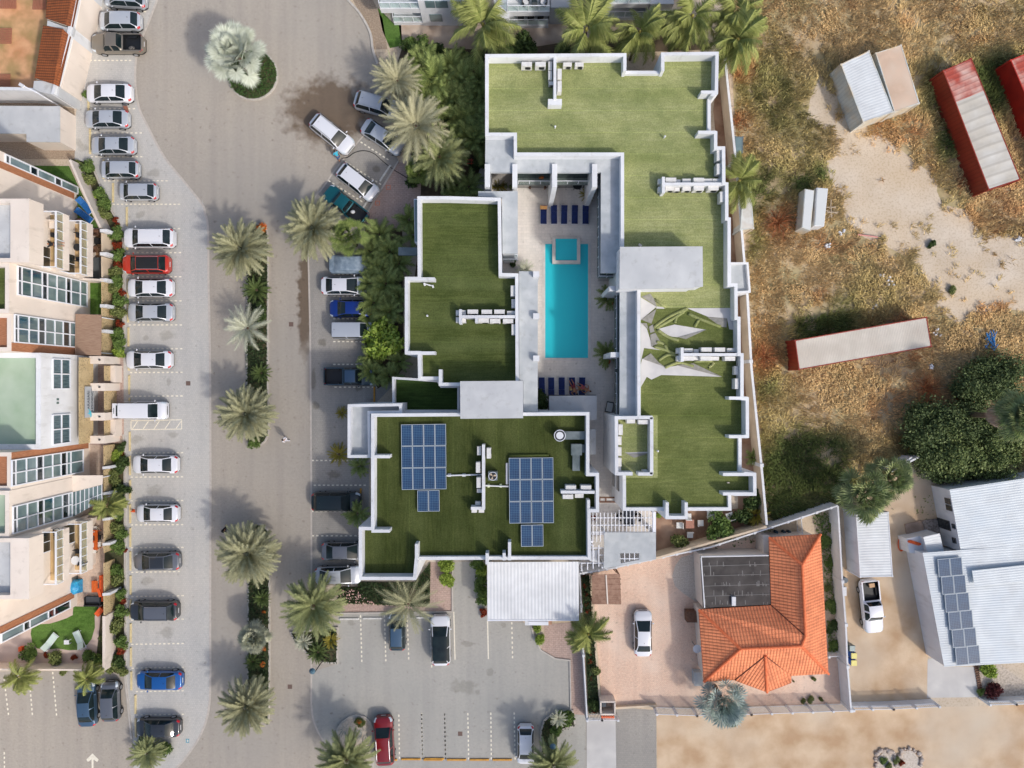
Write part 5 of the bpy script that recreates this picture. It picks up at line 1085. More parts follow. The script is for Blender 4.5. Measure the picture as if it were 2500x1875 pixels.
# ================================================================ WESTERN APARTMENT BUILDING (three storeys, east facade seen from above)
XW, XB, XN = -42.9, -42.3, -44.2
apt = thing('apartment_building', 'three-storey cream apartment building with tall white-framed window bands at the left edge', 'apartment building', (-48, 0, 0))
def zat(t, x, X): return H - abs(X)*FP/(1250-px(t, x, 0)[0])
def yat(t, y, z): return (937.5-px(t, 0, y)[1])/FP*(H-z)
XBACK = -64.0
def slab(x0, x1, y0, y1, z0, z1, m, nm, root=None, mi=0):
    root = root or apt
    return MB().box((x0+x1)/2, (y0+y1)/2, z0, z1, abs(x1-x0), abs(y1-y0)).build(nm, m, root)
def shell(X, y0, y1, ztop, zr, roofm, m=CREAM, th=.35, back=XBACK):
    slab(back, X, y0, y1, 0, zr, m, 'wall')
    pr = MB(); pr.box(X-th/2, (y0+y1)/2, zr, ztop, th, y1-y0); pr.box((X-th+back)/2, y0+th/2, zr, ztop, X-th-back, th); pr.box((X-th+back)/2, y1-th/2, zr, ztop, X-th-back, th); pr.box(back+th/2+0, (y0+y1)/2, zr, ztop, th, y1-y0-2*th)
    pr.build('parapet', m, apt)
    MB().sheet([(back+th,y0+th),(X-th,y0+th),(X-th,y1-th),(back+th,y1-th)], zr+.01).build('flat_roof', roofm, apt)
shell(XN, 15.77, 20.15, 11.4, 10.9, GREYR)                        # north end
shell(XB, 10.36, 15.76, 11.5, 10.7, ROOFW, back=-60)             # upper balcony bay
shell(XW, 6.05, 10.35, 11.3, 10.6, TURF_W)                       # first window bay
shell(XW-.05, 2.8, 6.04, 11.0, 10.7, WOODC)                      # second window bay
GRNR = mat('pale_green_roof', (164,184,160), .8, (150,172,146), .6, 6, (178,192,176), .25)
shell(-42.1, -5.85, 2.79, 8.5, 7.9, GRNR, WHITE, .45)            # entrance block
shell(XW-.05, -9.1, -5.86, 11.0, 10.7, WOODC)
shell(XW, -13.1, -9.11, 11.3, 10.6, GRNR)
shell(XB, -18.3, -13.11, 11.5, 10.7, ROOFW, back=-60)
shell(XN, -22.5, -18.31, 11.4, 10.9, GREYR)
def curtain(X, y0, y1, t, xs, cols, mid=True, fr=.09):
    zs = [zat(t, x, X) for x in xs]; w_ = MB(); f = MB(); ms = {'d':0,'b':1,'l':2}
    for i in range(len(zs)-1):
        w_.box(X+.03, (y0+y1)/2, zs[i+1]+.03, zs[i]-.03, .04, y1-y0-.06, 0, ms[cols[i]])
    for z in zs: f.box(X+.07, (y0+y1)/2, z-fr/2, z+fr/2, .12, y1-y0+fr)
    for y in ([y0, (y0+y1)/2, y1] if mid else [y0, y1]):
        f.box(X+.075, y, zs[-1], zs[0], .122, fr*1.1)
    o = f.build('window', FRAME, apt); g_ = w_.build('pane', [GLASSD, GLASSB, GLASSL], o, world=False)
    for v in g_.data.vertices: pass
    g_.location = (-apt.location.x, -apt.location.y, 0)
    return o
curtain(XW, 7.75, 10.22, 5, [138,170,250,335,378,455,530,570,645,700], 'dbbdlldll')
curtain(XW, 3.62, 5.98, 5, [112,140,228,305,360,438,505,560,606], 'dbbdlldl')
curtain(XW, -8.75, -6.55, 10, [90,120,207,290,343,420,488,535,568,668], 'dlldlldll')
curtain(XW, -12.85, -10.55, 10, [100,130,215,300,348,425,500,550,578], 'dlldbldl')
curtain(XN, 19.3, 20.0, 0, [38,72,240,300,440,492,625], 'dldldl', False)
curtain(XN, -22.35, -21.6, 15, [5,185,235,385,435,562], 'ldldd'[0:5], False)
for X, y0, y1, z0, z1 in ((XN+.0,18.65,19.25,.6,11.39),(XN+.0,-21.55,-20.95,.6,11.39),(XW-.05,2.82,3.55,.3,10.95),(XW-.05,-6.5,-5.87,.3,10.95)):
    slab(X, X+.06, y0, y1, z0, z1, WOODC, 'wood_cladding')
def balcony(y0, y1, flip=False):
    """opening pair of stacked balconies in the bay X=XB"""
    for zb, zt in ((2.6, 3.4), (6.2, 6.95)):
        slab(XB, XB+1.25, y0, y1, zb, zt, CREAM, 'balcony_slab')
        slab(XB+.02, XB+1.1, y0+.12, y1-.12, zt+.001, zt+.02, WOODT, 'balcony_floor')
        f = MB(); g_ = MB(); n = 6; X = XB+1.2
        for i in range(n+1): f.box(X, y0+(y1-y0)*i/n, zt, zt+1.0, .05, .06)
        f.box(X, (y0+y1)/2, zt+1.0, zt+1.1, .14, y1-y0); f.box(XB+.6, y1-.05, zt+1.0, zt+1.08, 1.2, .1); f.box(XB+.6, y0+.05, zt+1.0, zt+1.08, 1.2, .1)
        o = f.build('railing', FRAME, apt); g_.box(X, (y0+y1)/2, zt+.08, zt+.98, .02, y1-y0-.1); k = g_.build('glass_panel', GLASS, o, world=False); k.location = (-apt.location.x, -apt.location.y, 0)
        dy = y0+.15 if not flip else y1-1.9
        slab(XB, XB+.04, dy, dy+1.75, zt+.1, zt+2.2, GLASSD, 'balcony_door'); slab(XB, XB+.05, dy-.1, dy-.02, zt, zt+2.3, FRAME, 'door_frame'); slab(XB, XB+.05, dy+.84, dy+.9, zt+.1, zt+2.2, FRAME, 'door_frame')
balcony(10.5, 15.6); balcony(-18.1, -13.3, True)
for y0, y1 in ((10.36, 15.76), (-18.3, -13.11)):
    slab(XB, XB+1.25, y0, y1, 9.7, 11.5, CREAM, 'roof_fascia'); 
# entrance windows, perforated screens and sign
for y0, y1 in ((-.45, 2.3), (-5.55, -2.85)):
    zs = [zat(10, x, -42.1) for x in (422, 492, 562)]
    f = MB(); 
    for z in zs: f.box(-42.03, (y0+y1)/2, z-.05, z+.05, .12, y1-y0)
    for y in (y0, (y0+y1)/2, y1): f.box(-42.025, y, zs[-1], zs[0], .12, .1)
    o = f.build('window', FRAME, apt); k = MB().box(-42.08, (y0+y1)/2, zs[-1], zs[0], .05, y1-y0).build('pane', [mat('shuttered_glass', (84,108,116), .2, (56,80,90), 1, 3, stretch=(1,9,1), coat=.5)], o, world=False); k.location = (-apt.location.x, 0, 0)
for y in (-1.42, -1.75): slab(-42.1, -42.06, y-.1, y+.1, 6.1, 6.4, GLASSB, 'vent_window')
def perforated():
    m = mat('perforated_panel', (196,174,134), .8, (178,156,116), 1, 4); t, b, mp, mix, ramp, noise, cur = m_nodes['perforated_panel']
    v = t.nodes.new('ShaderNodeTexVoronoi'); v.inputs['Scale'].default_value = 7; t.links.new(mp.outputs[0], v.inputs[0])
    r = ramp(v.outputs['Distance'], .24, .26); o = mix(r, lin((44,38,32)), cur); t.links.new(o, b.inputs['Base Color']); return m
PERF = perforated()
scr = thing('perforated_screen', 'tan perforated entrance screen with cream posts before the entrance block', 'screen', (-41.2, -1.5, 0))
MB().box(-41.3, -1.6, 2.2, 4.35, .1, 8.3).build('upper_panel', PERF, scr)
for i, (y0, y1) in enumerate(((1.5,-.6+1.2),(-.9,-2.4-.6),(-3.6,-5.2))):
    MB().box(-40.2, (y0+y1)/2, .1, 2.15, .08, abs(y1-y0)+.6).build('lower_panel', PERF, scr)
for y in (-.65+.35, -3.0-.2, 2.35, -5.45): MB().box(-40.6, y, 0, 2.7, 1.5, .75).build('gate_post', CREAM, scr)
for y in (1.0, -4.4): MB().box(-39.9, y, 0, 1.2, .5, 1.7).build('low_wall', CREAM, scr)
for y in (-.3, -3.2, 2.35, -5.45): MB().cyl(-40.3, y, 2.71, 2.85, .08, 10).build('lantern', DARKM, scr)
sg = thing('sign', 'grey entrance sign with dark lettering and a turquoise bird emblem', 'sign', (-41.1, -1.5, 3.2))
MB().box(-41.12, -1.75, 2.35, 3.75, .06, 3.0).build('sign_board', mat('sign_grey', (172,176,180), .5), sg)
def text(body, size, loc, m, parent, right):
    cu = bpy.data.curves.new('lettering', 'FONT'); cu.body = body; cu.size = size; cu.align_x = 'LEFT'; cu.extrude = .008; cu.materials.append(m)
    o = bpy.data.objects.new('lettering', cu); C.objects.link(o)
    R = Matrix(((0,0,1),(1,0,0),(0,1,0))).to_4x4() if right else Matrix.Identity(4)   # text x -> world +y, text y -> world +z, faces +x
    me = bpy.data.meshes.new_from_object(o); bpy.data.objects.remove(o); o = bpy.data.objects.new('lettering', me); C.objects.link(o); o.parent = parent
    q = parent.location; o.matrix_local = Matrix.Translation((loc[0]-q.x, loc[1]-q.y, loc[2]-q.z)) @ R
    return o
text('ARASARI', .46, (-41.07, -2.45, 3.10), mat('sign_letter_grey', (70,78,84), .5), sg, True)
text('RESIDENCE', .46, (-41.07, -2.75, 2.52), MATS['sign_letter_grey'], sg, True)
bd = MB(); bc = (-41.07, -2.95, 3.05)
bd.prism([(0,0),(.28,.1),(.55,.5),(.2,.3),(.1,.62),(-.05,.2),(-.3,.15),(-.12,0)], 0, .02)
o = MB(); o.add([(bc[0]+z, bc[1]+x, bc[2]+y-.25) for x, y, z in bd.v], bd.f); o.build('bird_emblem', mat('turquoise_emblem', (88,190,208), .5), sg)
# patio dividers, fences, posts
fence = thing('patio_fence', 'cream and tan perforated garden fence with white posts, northern half of the apartment garden', 'fence', (*T(5,830,700),0))
def fwall(root, pts, h, th=.22, m=CREAM, nm='wall'):
    for a, b in zip(pts[:-1], pts[1:]):
        MB().wall(a, b, 0, h+rnd.uniform(0,.004), th, m and 0).build(nm, m, root)
fwall(fence, [T(0,565,1295,1.8), T(5,690,260,1.8), T(5,812,515,1.8)], 1.8)
for a, b in ((560,710),(750,935),(955,1140),(1165,1345),(1370,1545)): fwall(fence, [T(5,824,a,1.8), T(5,826,b,1.8)], 1.8, .12, CREAM2 if a < 900 else PERF, 'panel')
for y in (540,728,940,1150,1355): MB().box(*T(5,838,y,2.0), 0, 2.0, .7, .3).build('post', WHITE, fence)
fwall(fence, [T(5,640,930,2), T(5,840,942,2)], 2.0, .18)
fence2 = thing('patio_fence', 'cream and tan perforated garden fence with white posts, southern half of the apartment garden', 'fence', (*T(10,840,1200),0))
for t, a, b in ((10,790,950),(10,985,1160),(10,1190,1370),(10,1400,1560),(10,1600,1659),(15,0,230),(15,265,420)): fwall(fence2, [T(t,842,a,1.8), T(t,844,b,1.8)], 1.8, .12, PERF, 'panel')
for t, y in ((10,968),(10,1178),(10,1385),(10,1588),(15,252)): MB().box(*T(t,860,y,2.0), 0, 2.0, .75, .26, .1).build('post', WHITE, fence2)
fwall(fence2, [T(15,842,430,1.8), T(15,842,870,1.8)], 1.8, .3)
fwall(fence2, [T(15,-100,860,1.5), T(15,760,866,1.5)], 1.5, .16); fwall(fence2, [T(10,575,1380,1.5), T(10,760,1385,1.5)], 1.5, .2)
aw = thing('straw_awning', 'flat straw-coloured awning beside the second window band', 'awning', (*T(5,710,1380,2.7),0))
MB().prism(TP(5, [(611,1215),(820,1225),(816,1552),(606,1545)], 2.7), 2.6, 2.7).build('canopy', TEAK, aw)
for x, y in ((800,1240),(800,1530)): MB().cyl(*T(5,x,y,2.6), 0, 2.6, .05).build('post', FRAME, aw)
wg = thing('glass_veranda', 'pale veranda roof with white-framed glass panes under the third window band', 'veranda', (*T(10,700,1150,2.8),0))
MB().prism(TP(10, [(580,1032),(830,1030),(826,1105),(580,1168)], 2.8), 2.68, 2.8).build('solid_roof', CREAM, wg)
MB().prism(TP(10, [(580,1170),(826,1107),(824,1235),(580,1372)], 2.75), 2.70, 2.74).build('glass_roof', GLASSL, wg)
fr = MB()
for i in range(8):
    x = 580+i*35; a, b = T(10,x,1170-i*9,2.78), T(10,x,1372-i*19.5,2.78); fr.wall(a, b, 2.745, 2.8, .05)
fr.wall(T(10,580,1280,2.78), T(10,826,1180,2.78), 2.745, 2.803, .05); fr.build('glazing_bar', FRAME, wg)
for x, y in ((815,1050),(815,1220)): MB().cyl(*T(10,x,y,2.6), 0, 2.68, .05).build('post', FRAME, wg)
# ---------------------------------------------------------------- flat roofs and lot in the north-west
TILE = mat('roof_tiles', (190,92,42), .85, (150,66,24), 3, 4)
def tilemat(name, c, dark, cw, rh):
    m = mat(name, c, .8, tuple(int(v*.86) for v in c), 2.5, 5, tuple(min(255,int(v*1.08)) for v in c), .5); t, b, mp, mix, ramp, noise, cur = m_nodes[name]
    uv = t.nodes.new('ShaderNodeUVMap'); sx = t.nodes.new('ShaderNodeSeparateXYZ'); t.links.new(uv.outputs[0], sx.inputs[0])
    def M(op, a, b_=None, c_=None):
        n = t.nodes.new('ShaderNodeMath'); n.operation = op
        for i, v in enumerate((a, b_, c_)):
            if v is None: continue
            if isinstance(v, (int, float)): n.inputs[i].default_value = v
            else: t.links.new(v, n.inputs[i])
        return n.outputs[0]
    fu = M('FRACT', M('MULTIPLY', sx.outputs[0], 1/cw)); fv = M('FRACT', M('MULTIPLY', sx.outputs[1], 1/rh))
    groove = M('LESS_THAN', fu, .20); row = M('LESS_THAN', fv, .14)
    k = M('MAXIMUM', groove, row); k2 = M('MULTIPLY', k, .55)
    o = mix(k2, cur, lin(dark)); t.links.new(o, b.inputs['Base Color'])
    hgt = M('ADD', M('SINE', M('MULTIPLY', fu, math.pi)), M('MULTIPLY', fv, -.5)); bp = t.nodes.new('ShaderNodeBump'); bp.inputs['Strength'].default_value = .8; bp.inputs['Distance'].default_value = .06
    t.links.new(hgt, bp.inputs['Height']); t.links.new(bp.outputs[0], b.inputs['Normal']); return m
TILEO = tilemat('orange_roof_tiles', (240,148,102), (182,84,52), .30, .38)
TILEB = tilemat('brown_roof_tiles', (146,80,40), (70,36,18), .26, .26)
def slopes(root, faces, m, nm='roof_slope', th=.0):
    """faces: lists of (x,y,z), first edge is the eave"""
    for fc in faces:
        a, b_ = Vector(fc[0]), Vector(fc[1]); e = (b_-a).normalized(); n = (Vector(fc[1])-a).cross(Vector(fc[2])-a).normalized()
        up = n.cross(e); 
        if up.z < 0: up = -up
        me = bpy.data.meshes.new(nm); q = root.location
        low = [(x-q.x, y-q.y, z-q.z) for x, y, z in fc]; n_ = len(fc)
        vs = low+[(x, y, z-.12) for x, y, z in low]; fs = [tuple(range(n_)), tuple(range(2*n_-1, n_-1, -1))]+[(i, n_+i, n_+(i+1) % n_, (i+1) % n_) for i in range(n_)]
        if n.z < 0: fs = [f[::-1] for f in fs]
        me.from_pydata(vs, [], fs); uvl = me.uv_layers.new(name='UVMap')
        for p in me.polygons:
            for li in p.loop_indices:
                v = Vector(fc[me.loops[li].vertex_index % n_])-a; uvl.data[li].uv = (v.dot(e), v.dot(up))
        me.materials.append(m); o = bpy.data.objects.new(nm, me); C.objects.link(o); o.parent = root
def p3(t, x, y, z): return (*T(t,x,y,z), z)
for up, lb in ((1, 'brown tiled roof at the top left edge'), (0, 'brown tiled roof between the sandy lot and white wall strip')):
    o = thing('tiled_shelter', lb, 'tiled roof', (*T(20,900,100 if up else 700,3),0), group='brown tiled roofs')
    if not up: W0, W1, E0, E1, R0, R1 = p3(20,560,1262,3.2), p3(20,700,410,3.2), p3(20,1140,590,3.5), p3(20,950,1400,3.5), p3(20,868,1360,3.9), p3(20,1018,468,3.9)
    else: W0, W1, E0, E1, R0, R1 = p3(20,738,290,3.2), p3(20,780,-200,3.2), p3(20,1300,-200,3.5), p3(20,1172,432,3.5), p3(20,1060,400,3.9), p3(20,1190,-200,3.9)
    slopes(o, [[W1, W0, R0, R1], [E1, E0, R1, R0]], TILEB)
    MB().prism([W0[:2], W1[:2], E0[:2], E1[:2]], 0, 3.0).build('wall', CREAM, o)
wr = thing('boundary_wall', 'tall white wall slanting along the northern car row', 'wall', (*T(0,640,400),0))
q = [T(0,870,-180), T(0,832,0), T(0,745,440), T(0,628,882)]
for a, b in zip(q[:-1], q[1:]): MB().prism([a, b, (b[0]-.3, b[1]), (a[0]-.3, a[1])], 0, 3.6).build('wall_panel', WHITE, wr)
e_ = T(0,628,882); f_ = T(0,500,846); g_ = T(0,300,836); h_ = T(0,-300,832)
for a, b in ((e_, f_), (f_, g_), (g_, h_)): MB().prism([a, b, (b[0], b[1]+.3), (a[0]-.02, a[1]+.3)], 0, 3.1).build('wall_panel', WHITE, wr)
MB().prism(TP(0, [(275,655),(350,655),(480,695),(475,785),(445,770),(330,745),(268,720)], 3.3), 0, 3.3).build('roof_link', ROOFW, wr)
MB().prism(TP(0, [(385,165),(520,215),(600,225),(585,290),(545,270),(505,240),(380,205)], 3.4), 3.1, 3.4).build('roof_link', ROOFW, wr)
wr = thing('flat_roof_building', 'white flat roof with a stained right end beside the narrow alley', 'building', (*T(0,300,1000),0))
MB().prism(TP(0, [(-200,858),(484,862),(484,1150),(218,1148),(216,1082),(-200,1078)], 2.5), 0, 2.44).build('wall', CREAM, wr)
MB().prism(inset(TP(0, [(-200,858),(484,862),(484,1150),(218,1148),(216,1082),(-200,1078)], 2.5), -.02), 2.44, 2.52).build('roof_block', ROOFW, wr)
lp = thing('street_lamp', 'white lamp arm on a post at the corner of the sandy lot', 'street lamp', (*T(20,590,1495,4),0))
b = MB(); q = T(20,590,1495,3.8); b.cyl(*q, 0, 3.8, .07); b.tube([(*q,3.8),(*T(20,380,1395,4),4.1)], .06, 6); b.build('pole', FRAME, lp); MB().box(*T(20,355,1385,4.1), 4.05, 4.2, .5, .3, 2.6).build('lamp_head', WHITE, lp)
for i, (t, pts, lb) in enumerate(((20,[(0,-20),(262,-20),(258,135),(0,135)],'wire mesh ground frame at the top left corner of the sandy lot'),(20,[(545,-20),(745,-20),(740,150),(530,150)],'wire mesh ground frame touching the upper tiled roof'),(20,[(0,460),(190,460),(180,705),(0,705)],'wire mesh ground frame at the left edge, middle of the sandy lot'),(20,[(0,1210),(165,1205),(158,1460),(0,1465)],'wire mesh ground frame near the white lamp arm'))):
    f = MB(); c_ = TP(t, pts, .3); 
    for k in range(10):
        u = k/9; f.wall(tuple(c_[0][j]*(1-u)+c_[1][j]*u for j in (0,1)), tuple(c_[3][j]*(1-u)+c_[2][j]*u for j in (0,1)), .28, .33, .04); f.wall(tuple(c_[0][j]*(1-u)+c_[3][j]*u for j in (0,1)), tuple(c_[1][j]*(1-u)+c_[2][j]*u for j in (0,1)), .28, .332, .04)
    tag(f.build('mesh_frame', mat('rusty_mesh', (170,112,88), .9)), lb, 'mesh frame', 'wire mesh frames')
# ---------------------------------------------------------------- northern white houses with glass balconies
def nhouse(lb, x0, x1, Y, extra=None, low=True, zs=(2.3,3.05)):
    h = thing('balcony_house', lb, 'apartment house', ((x0+x1)/2, Y+4, 0), group='white balcony houses')
    MB().box((x0+x1)/2, Y+6.6, 0, 6.2, x1-x0, 10).build('wall', WHITE, h)
    for lv, (z0, z1) in enumerate(((0,.5), zs)):
        if lv == 0 and not low: continue
        MB().box((x0+x1)/2+(.9*(lv == 0) if extra == 'shift' else 0), Y+.95, z0, z1, x1-x0, 1.9).build('balcony_slab', WHITE, h)
        sh = .9 if (extra == 'shift' and lv == 0) else 0
        rail(h, (x0+sh+.05,Y+.08), (x1+sh-.05,Y+.08), z1, 1.0, 4); rail(h, (x0+sh+.05,Y+.1), (x0+sh+.05,Y+1.6), z1, 1.0, 1)
        MB().box((x0+x1)/2+sh, Y+1.62, z1+.05, z1+2.1, (x1-x0)*.8, .06).build('sliding_door', GLASSL, h)
    return h
xa = lambda v, z: (v-1250)/FP*(H-z)
h1 = nhouse('white balcony house at the top with two blue-green windows beside the lawn', xa(928,3), xa(1030,3), 36.5, 'shift')
MB().box((xa(1030,3)+xa(1150,3))/2, 36.45+4, 0, 4.6, 5.2, 8).build('wall', WHITE, h1)
for z0, z1, a, b_ in ((3.4,4.55,1037,1060),(3.4,4.55,1062,1092),(.9,2.2,1048,1078)):
    MB().box((xa(a,z1)+xa(b_,z1))/2, 36.42, z0, z1, (xa(b_,z1)-xa(a,z1)), .06).build('window', GLASSL, h1)
MB().box(xa(1225,2), 36.6, 0, 3.0, 1.5, 2.0).build('porch', WHITE, h1); MB().box(xa(1217,2), 35.58, .6, 1.8, .5, .05).build('window', GLASSD, h1)
h2 = nhouse('white balcony house at the top with two tub chairs on its upper balcony', xa(1238,3), xa(1342,3), 36.2)
MB().box((xa(1343,2)+xa(1394,2))/2, 36.6+4, 0, 3.1, 2.1, 8).build('wall', mat('grey_plaster', (186,188,190), .9), h2)
h3 = nhouse('white balcony house at the top half covered by coconut palms', xa(1480,3), xa(1588,3), 37.0)
MB().box((xa(1590,3)+xa(1640,3))/2, 37+4, 0, 3.0, 2.4, 8).build('wall', WHITE, h3); MB().box(xa(1613,3.1), 38.3, 3.0, 3.05, 1.5, .8).build('roof_opening', GLASSD, h3)
def tub(loc, rot, lb, m=DARKM, cm=WHITE, grp=None, nm='tub_chair'):
    o = lthing(nm, lb, 'chair', loc, rot, grp)
    b = MB(); n = 14
    for k in range(n):
        a0, a1 = math.radians(-30+240*k/n), math.radians(-30+240*(k+1)/n)
        b.prism([(.38*math.cos(a0),.38*math.sin(a0)),(.38*math.cos(a1),.38*math.sin(a1)),(.30*math.cos(a1),.30*math.sin(a1)),(.30*math.cos(a0),.30*math.sin(a0))], .1, .72)
    b.build('shell', m, o); MB().cyl(0,0,.1,.42,.3,16).build('cushion', cm, o)
    for sx_ in (-.2,.2):
        for sy_ in (-.2,.2): MB().cyl(sx_,sy_,0,.1,.025,6).build('leg', m, o)
    return o
tub((xa(1283,3.4),36.95,3.07), .6, 'left dark tub chair with white cushion on the upper balcony', grp='tub chairs on the upper balcony'); tub((xa(1327,3.4),36.95,3.07), -.6, 'right dark tub chair with white cushion on the upper balcony', grp='tub chairs on the upper balcony')
def table(loc, sx_, sy_, h, m, lb, rot=0, nm='table', rd=False, legm=None, grp=None):
    o = lthing(nm, lb, 'table', loc, rot, grp)
    (MB().cyl(0,0,h-.04,h,sx_/2,24) if rd else MB().box(0,0,h-.04,h,sx_,sy_)).build('tabletop', m, o)
    for a in (-1,1):
        for b_ in (-1,1): k = .32 if rd else .44; MB().box(a*sx_*k,b_*(sy_ if not rd else sx_)*k,0,h-.04,.06,.06).build('leg', legm or m, o)
    return o
table((xa(1305,3.4),36.9,3.07), .55, .6, .45, GLASSD, 'small dark glass table between the tub chairs on the upper balcony')
for x in (1272,1296,1320): 
    o = MB().box(xa(x,.9), 36.95, .52, 1.05, .62, .5).build('wicker_stool', BLACK); tag(o, ['left','middle','right'][(x-1272)//24]+' dark wicker piece on the ground terrace under the upper balcony', 'garden seat', 'dark wicker pieces')
# ================================================================ EAST: boundary walls, containers, houses
bw = thing('boundary_wall', 'long tan boundary wall with a white top between the hotel and the dry field', 'wall', (*T(8,1040,600),0))
q = [T(3,888,380,2.2), T(3,985,1300,2.2), T(8,1054,790,2.2), T(8,1078,1050,2.2), T(8,1112,1659,2.2), T(13,1190,930,2.2), T(13,1236,1432,2.2)]
for a, b in zip(q[:-1], q[1:]):
    MB().wall(a, b, 0, 2.1, .16).build('wall_panel', CREAM2, bw); MB().wall(a, b, 2.1, 2.18+rnd.uniform(0,.004), .22).build('coping', WHITE, bw)
for t, x, y in ((3,985,1300),(8,1108,1600),(13,1196,950)): MB().box(*T(t,x,y,2.3), 0, 2.3, .34, .34).build('pillar', WHITE, bw)
an = thing('annex_building', 'small square white annex roof between the hotel block and boundary wall', 'annex', (*T(8,1010,900),0))
block(an, TP(8, [(930,797),(1086,797),(1106,1042),(1000,1048),(930,1048)], 3.6), 3.2, 3.6, GREYR, th=.2, roofname='grey_roof')
bw2 = thing('boundary_wall', 'tan inner boundary wall slanting behind the small hotel garden', 'wall', (*T(18,700,300),0))
a, b = T(18,335,378,2.2), T(18,1235,122,2.2)
MB().wall(a, b, 0, 2.15, .2).build('wall_panel', CREAM2, bw2)
bw3 = thing('boundary_wall', 'white panelled boundary wall slanting from the porch roof to the corner above the red-roofed house', 'wall', (*T(18,900,250),0))
q = [T(17,1376,335,2), T(18,-30,460,2), T(18,340,378,2), T(18,780,285,2), T(18,1350,100,2), T(13,1812,1276,2)]
for k, (a, b) in enumerate(zip(q[:-1], q[1:])):
    d = (b[0]-a[0], b[1]-a[1]); n = 4
    MB().wall(a, b, 0, 2.0+.002*k, .14).build('wall_panel', WHITE, bw3)
    for j in range(n): MB().box(a[0]+d[0]*(j+.5)/n, a[1]+d[1]*(j+.5)/n, 0, 2.07, .22, .22, math.atan2(d[1],d[0])).build('pillar', WHITE, bw3)
bw4 = thing('boundary_wall', 'long white boundary wall between the red-roofed house and the white pickup', 'wall', (*T(19,550,600),0))
q = [T(13,1812,1280,2), T(19,520,150,2), T(19,548,500,2), T(19,562,840,2), T(19,592,1195,2)]
for k, (a, b) in enumerate(zip(q[:-1], q[1:])):
    MB().wall(a, b, 0, 2.0+.002*k, .16).build('wall_panel', WHITE, bw4); MB().box(*b, 0, 2.1, .3, .3).build('pillar', WHITE, bw4)
def slatfence(lb, pts, h=1.5, wall=0.0, m=WHITE, grp=None, nm='slat_fence', seg=2.2, slat=.14):
    o = thing(nm, lb, 'fence', (*pts[0],0), group=grp)
    for a, b in zip(pts[:-1], pts[1:]):
        d = Vector((b[0]-a[0], b[1]-a[1])); n = max(1, round(d.length/seg)); ang = math.atan2(d.y, d.x)
        if wall: MB().wall(a, b, 0, wall, .16).build('base_wall', m, o)
        s_ = MB(); k = int(d.length/slat)
        for j in range(k): s_.box(a[0]+d.x*(j+.5)/k, a[1]+d.y*(j+.5)/k, wall, h-.06, .05, .04, ang)
        s_.wall(a, b, h-.06, h, .06); s_.wall(a, b, wall+.1, wall+.16, .05); s_.build('slat_panel', m, o)
        for j in range(n+1): MB().box(a[0]+d.x*j/n, a[1]+d.y*j/n, 0, h+.1, .2, .2, ang).build('post', m, o)
    return o
slatfence('white slatted fence and gate along the south side of the red-roofed house', [T(18,345,1640,1.6), T(18,670,1650,1.6), T(18,1110,1640,1.6), T(18,1940,1610,1.6)], 1.6)
slatfence('short white slatted fence between the red roof corner and the boundary wall', [T(18,1740,1175,1.3), T(18,1865,1165,1.3)], 1.3)
slatfence('short white slatted fence above the red roof', [T(18,1515,40,1.3), T(18,1525,185,1.3)], 1.3)
slatfence('white slatted gate beside the brick letterbox pillar at the south ramp', [T(17,1440,1525,1.4), T(17,1560,1520,1.4), T(17,1690,1522,1.4)], 1.4)
slatfence('white wall with black railing along the south of the dirt yard', [T(19,600,1190,1.6), T(19,935,1185,1.6), T(19,1310,1165,1.6)], 1.55, .9, slat=.2, nm='railing_wall')
slatfence('white wall with railing in front of the white house garden', [T(19,1720,1150,1.6), T(19,1930,1145,1.6), T(19,2200,1130,1.6)], 1.55, .9, slat=.2, nm='railing_wall')
sw = thing('boundary_wall', 'low white railing wall running down between footpath and flower strip', 'wall', (*T(17,1410,1100),0))
q = [T(17,1378,335,1.4), T(17,1392,600,1.4), T(17,1410,1000,1.4), T(17,1440,1520,1.4)]
for k, (a, b) in enumerate(zip(q[:-1], q[1:])):
    MB().wall(a, b, 0, 1.3+.002*k, .13).build('wall_panel', WHITE, sw); MB().box(*b, 0, 1.4, .26, .26).build('pillar', WHITE, sw)
lw = thing('garden_edging', 'low tan kerb wall between the flower strip and salmon forecourt', 'wall', (*T(17,1500,1000),0))
q = [T(17,1462,340,.4), T(17,1490,720,.4), T(17,1545,1390,.4)]
for k, (a, b) in enumerate(zip(q[:-1], q[1:])): MB().wall(a, b, 0, .35+.002*k, .2).build('wall_panel', CREAM2, lw)
lw = thing('garden_edging', 'low kerb wall closing the bottom of the salmon forecourt', 'wall', (*T(17,1800,1420),0))
MB().wall(T(17,1668,1425,.5), T(17,2000,1405,.5), 0, .5, .2).build('wall_panel', CREAM2, lw)
lb_ = thing('letterbox_pillar', 'brick pillar box with orange tiled top beside the white gate', 'pillar', (*T(17,1610,1440,1.4),0))
bb = MB(); c_ = T(17,1608,1428,1.5)
for dx, dy, sx_, sy_ in ((0,.62,1.5,.12),(-.7,0,.12,1.2),(.7,0,.12,1.2),(0,-.62,1.5,.14)): bb.box(c_[0]+dx, c_[1]+dy, 0, 1.4, sx_, sy_)
bb.build('wall', CREAM, lb_)
ob = MB()
for k in range(6): ob.cyl(c_[0]-.55+.22*k, c_[1]-.9, 1.2, 1.42, .11, 10)
ob.build('tiled_top', mat('orange_clay', (226,112,72), .8), lb_); MB().box(c_[0]-.35, c_[1]+.2, .2, 1.1, .4, .45).build('meter_box', GLASSD, lb_)
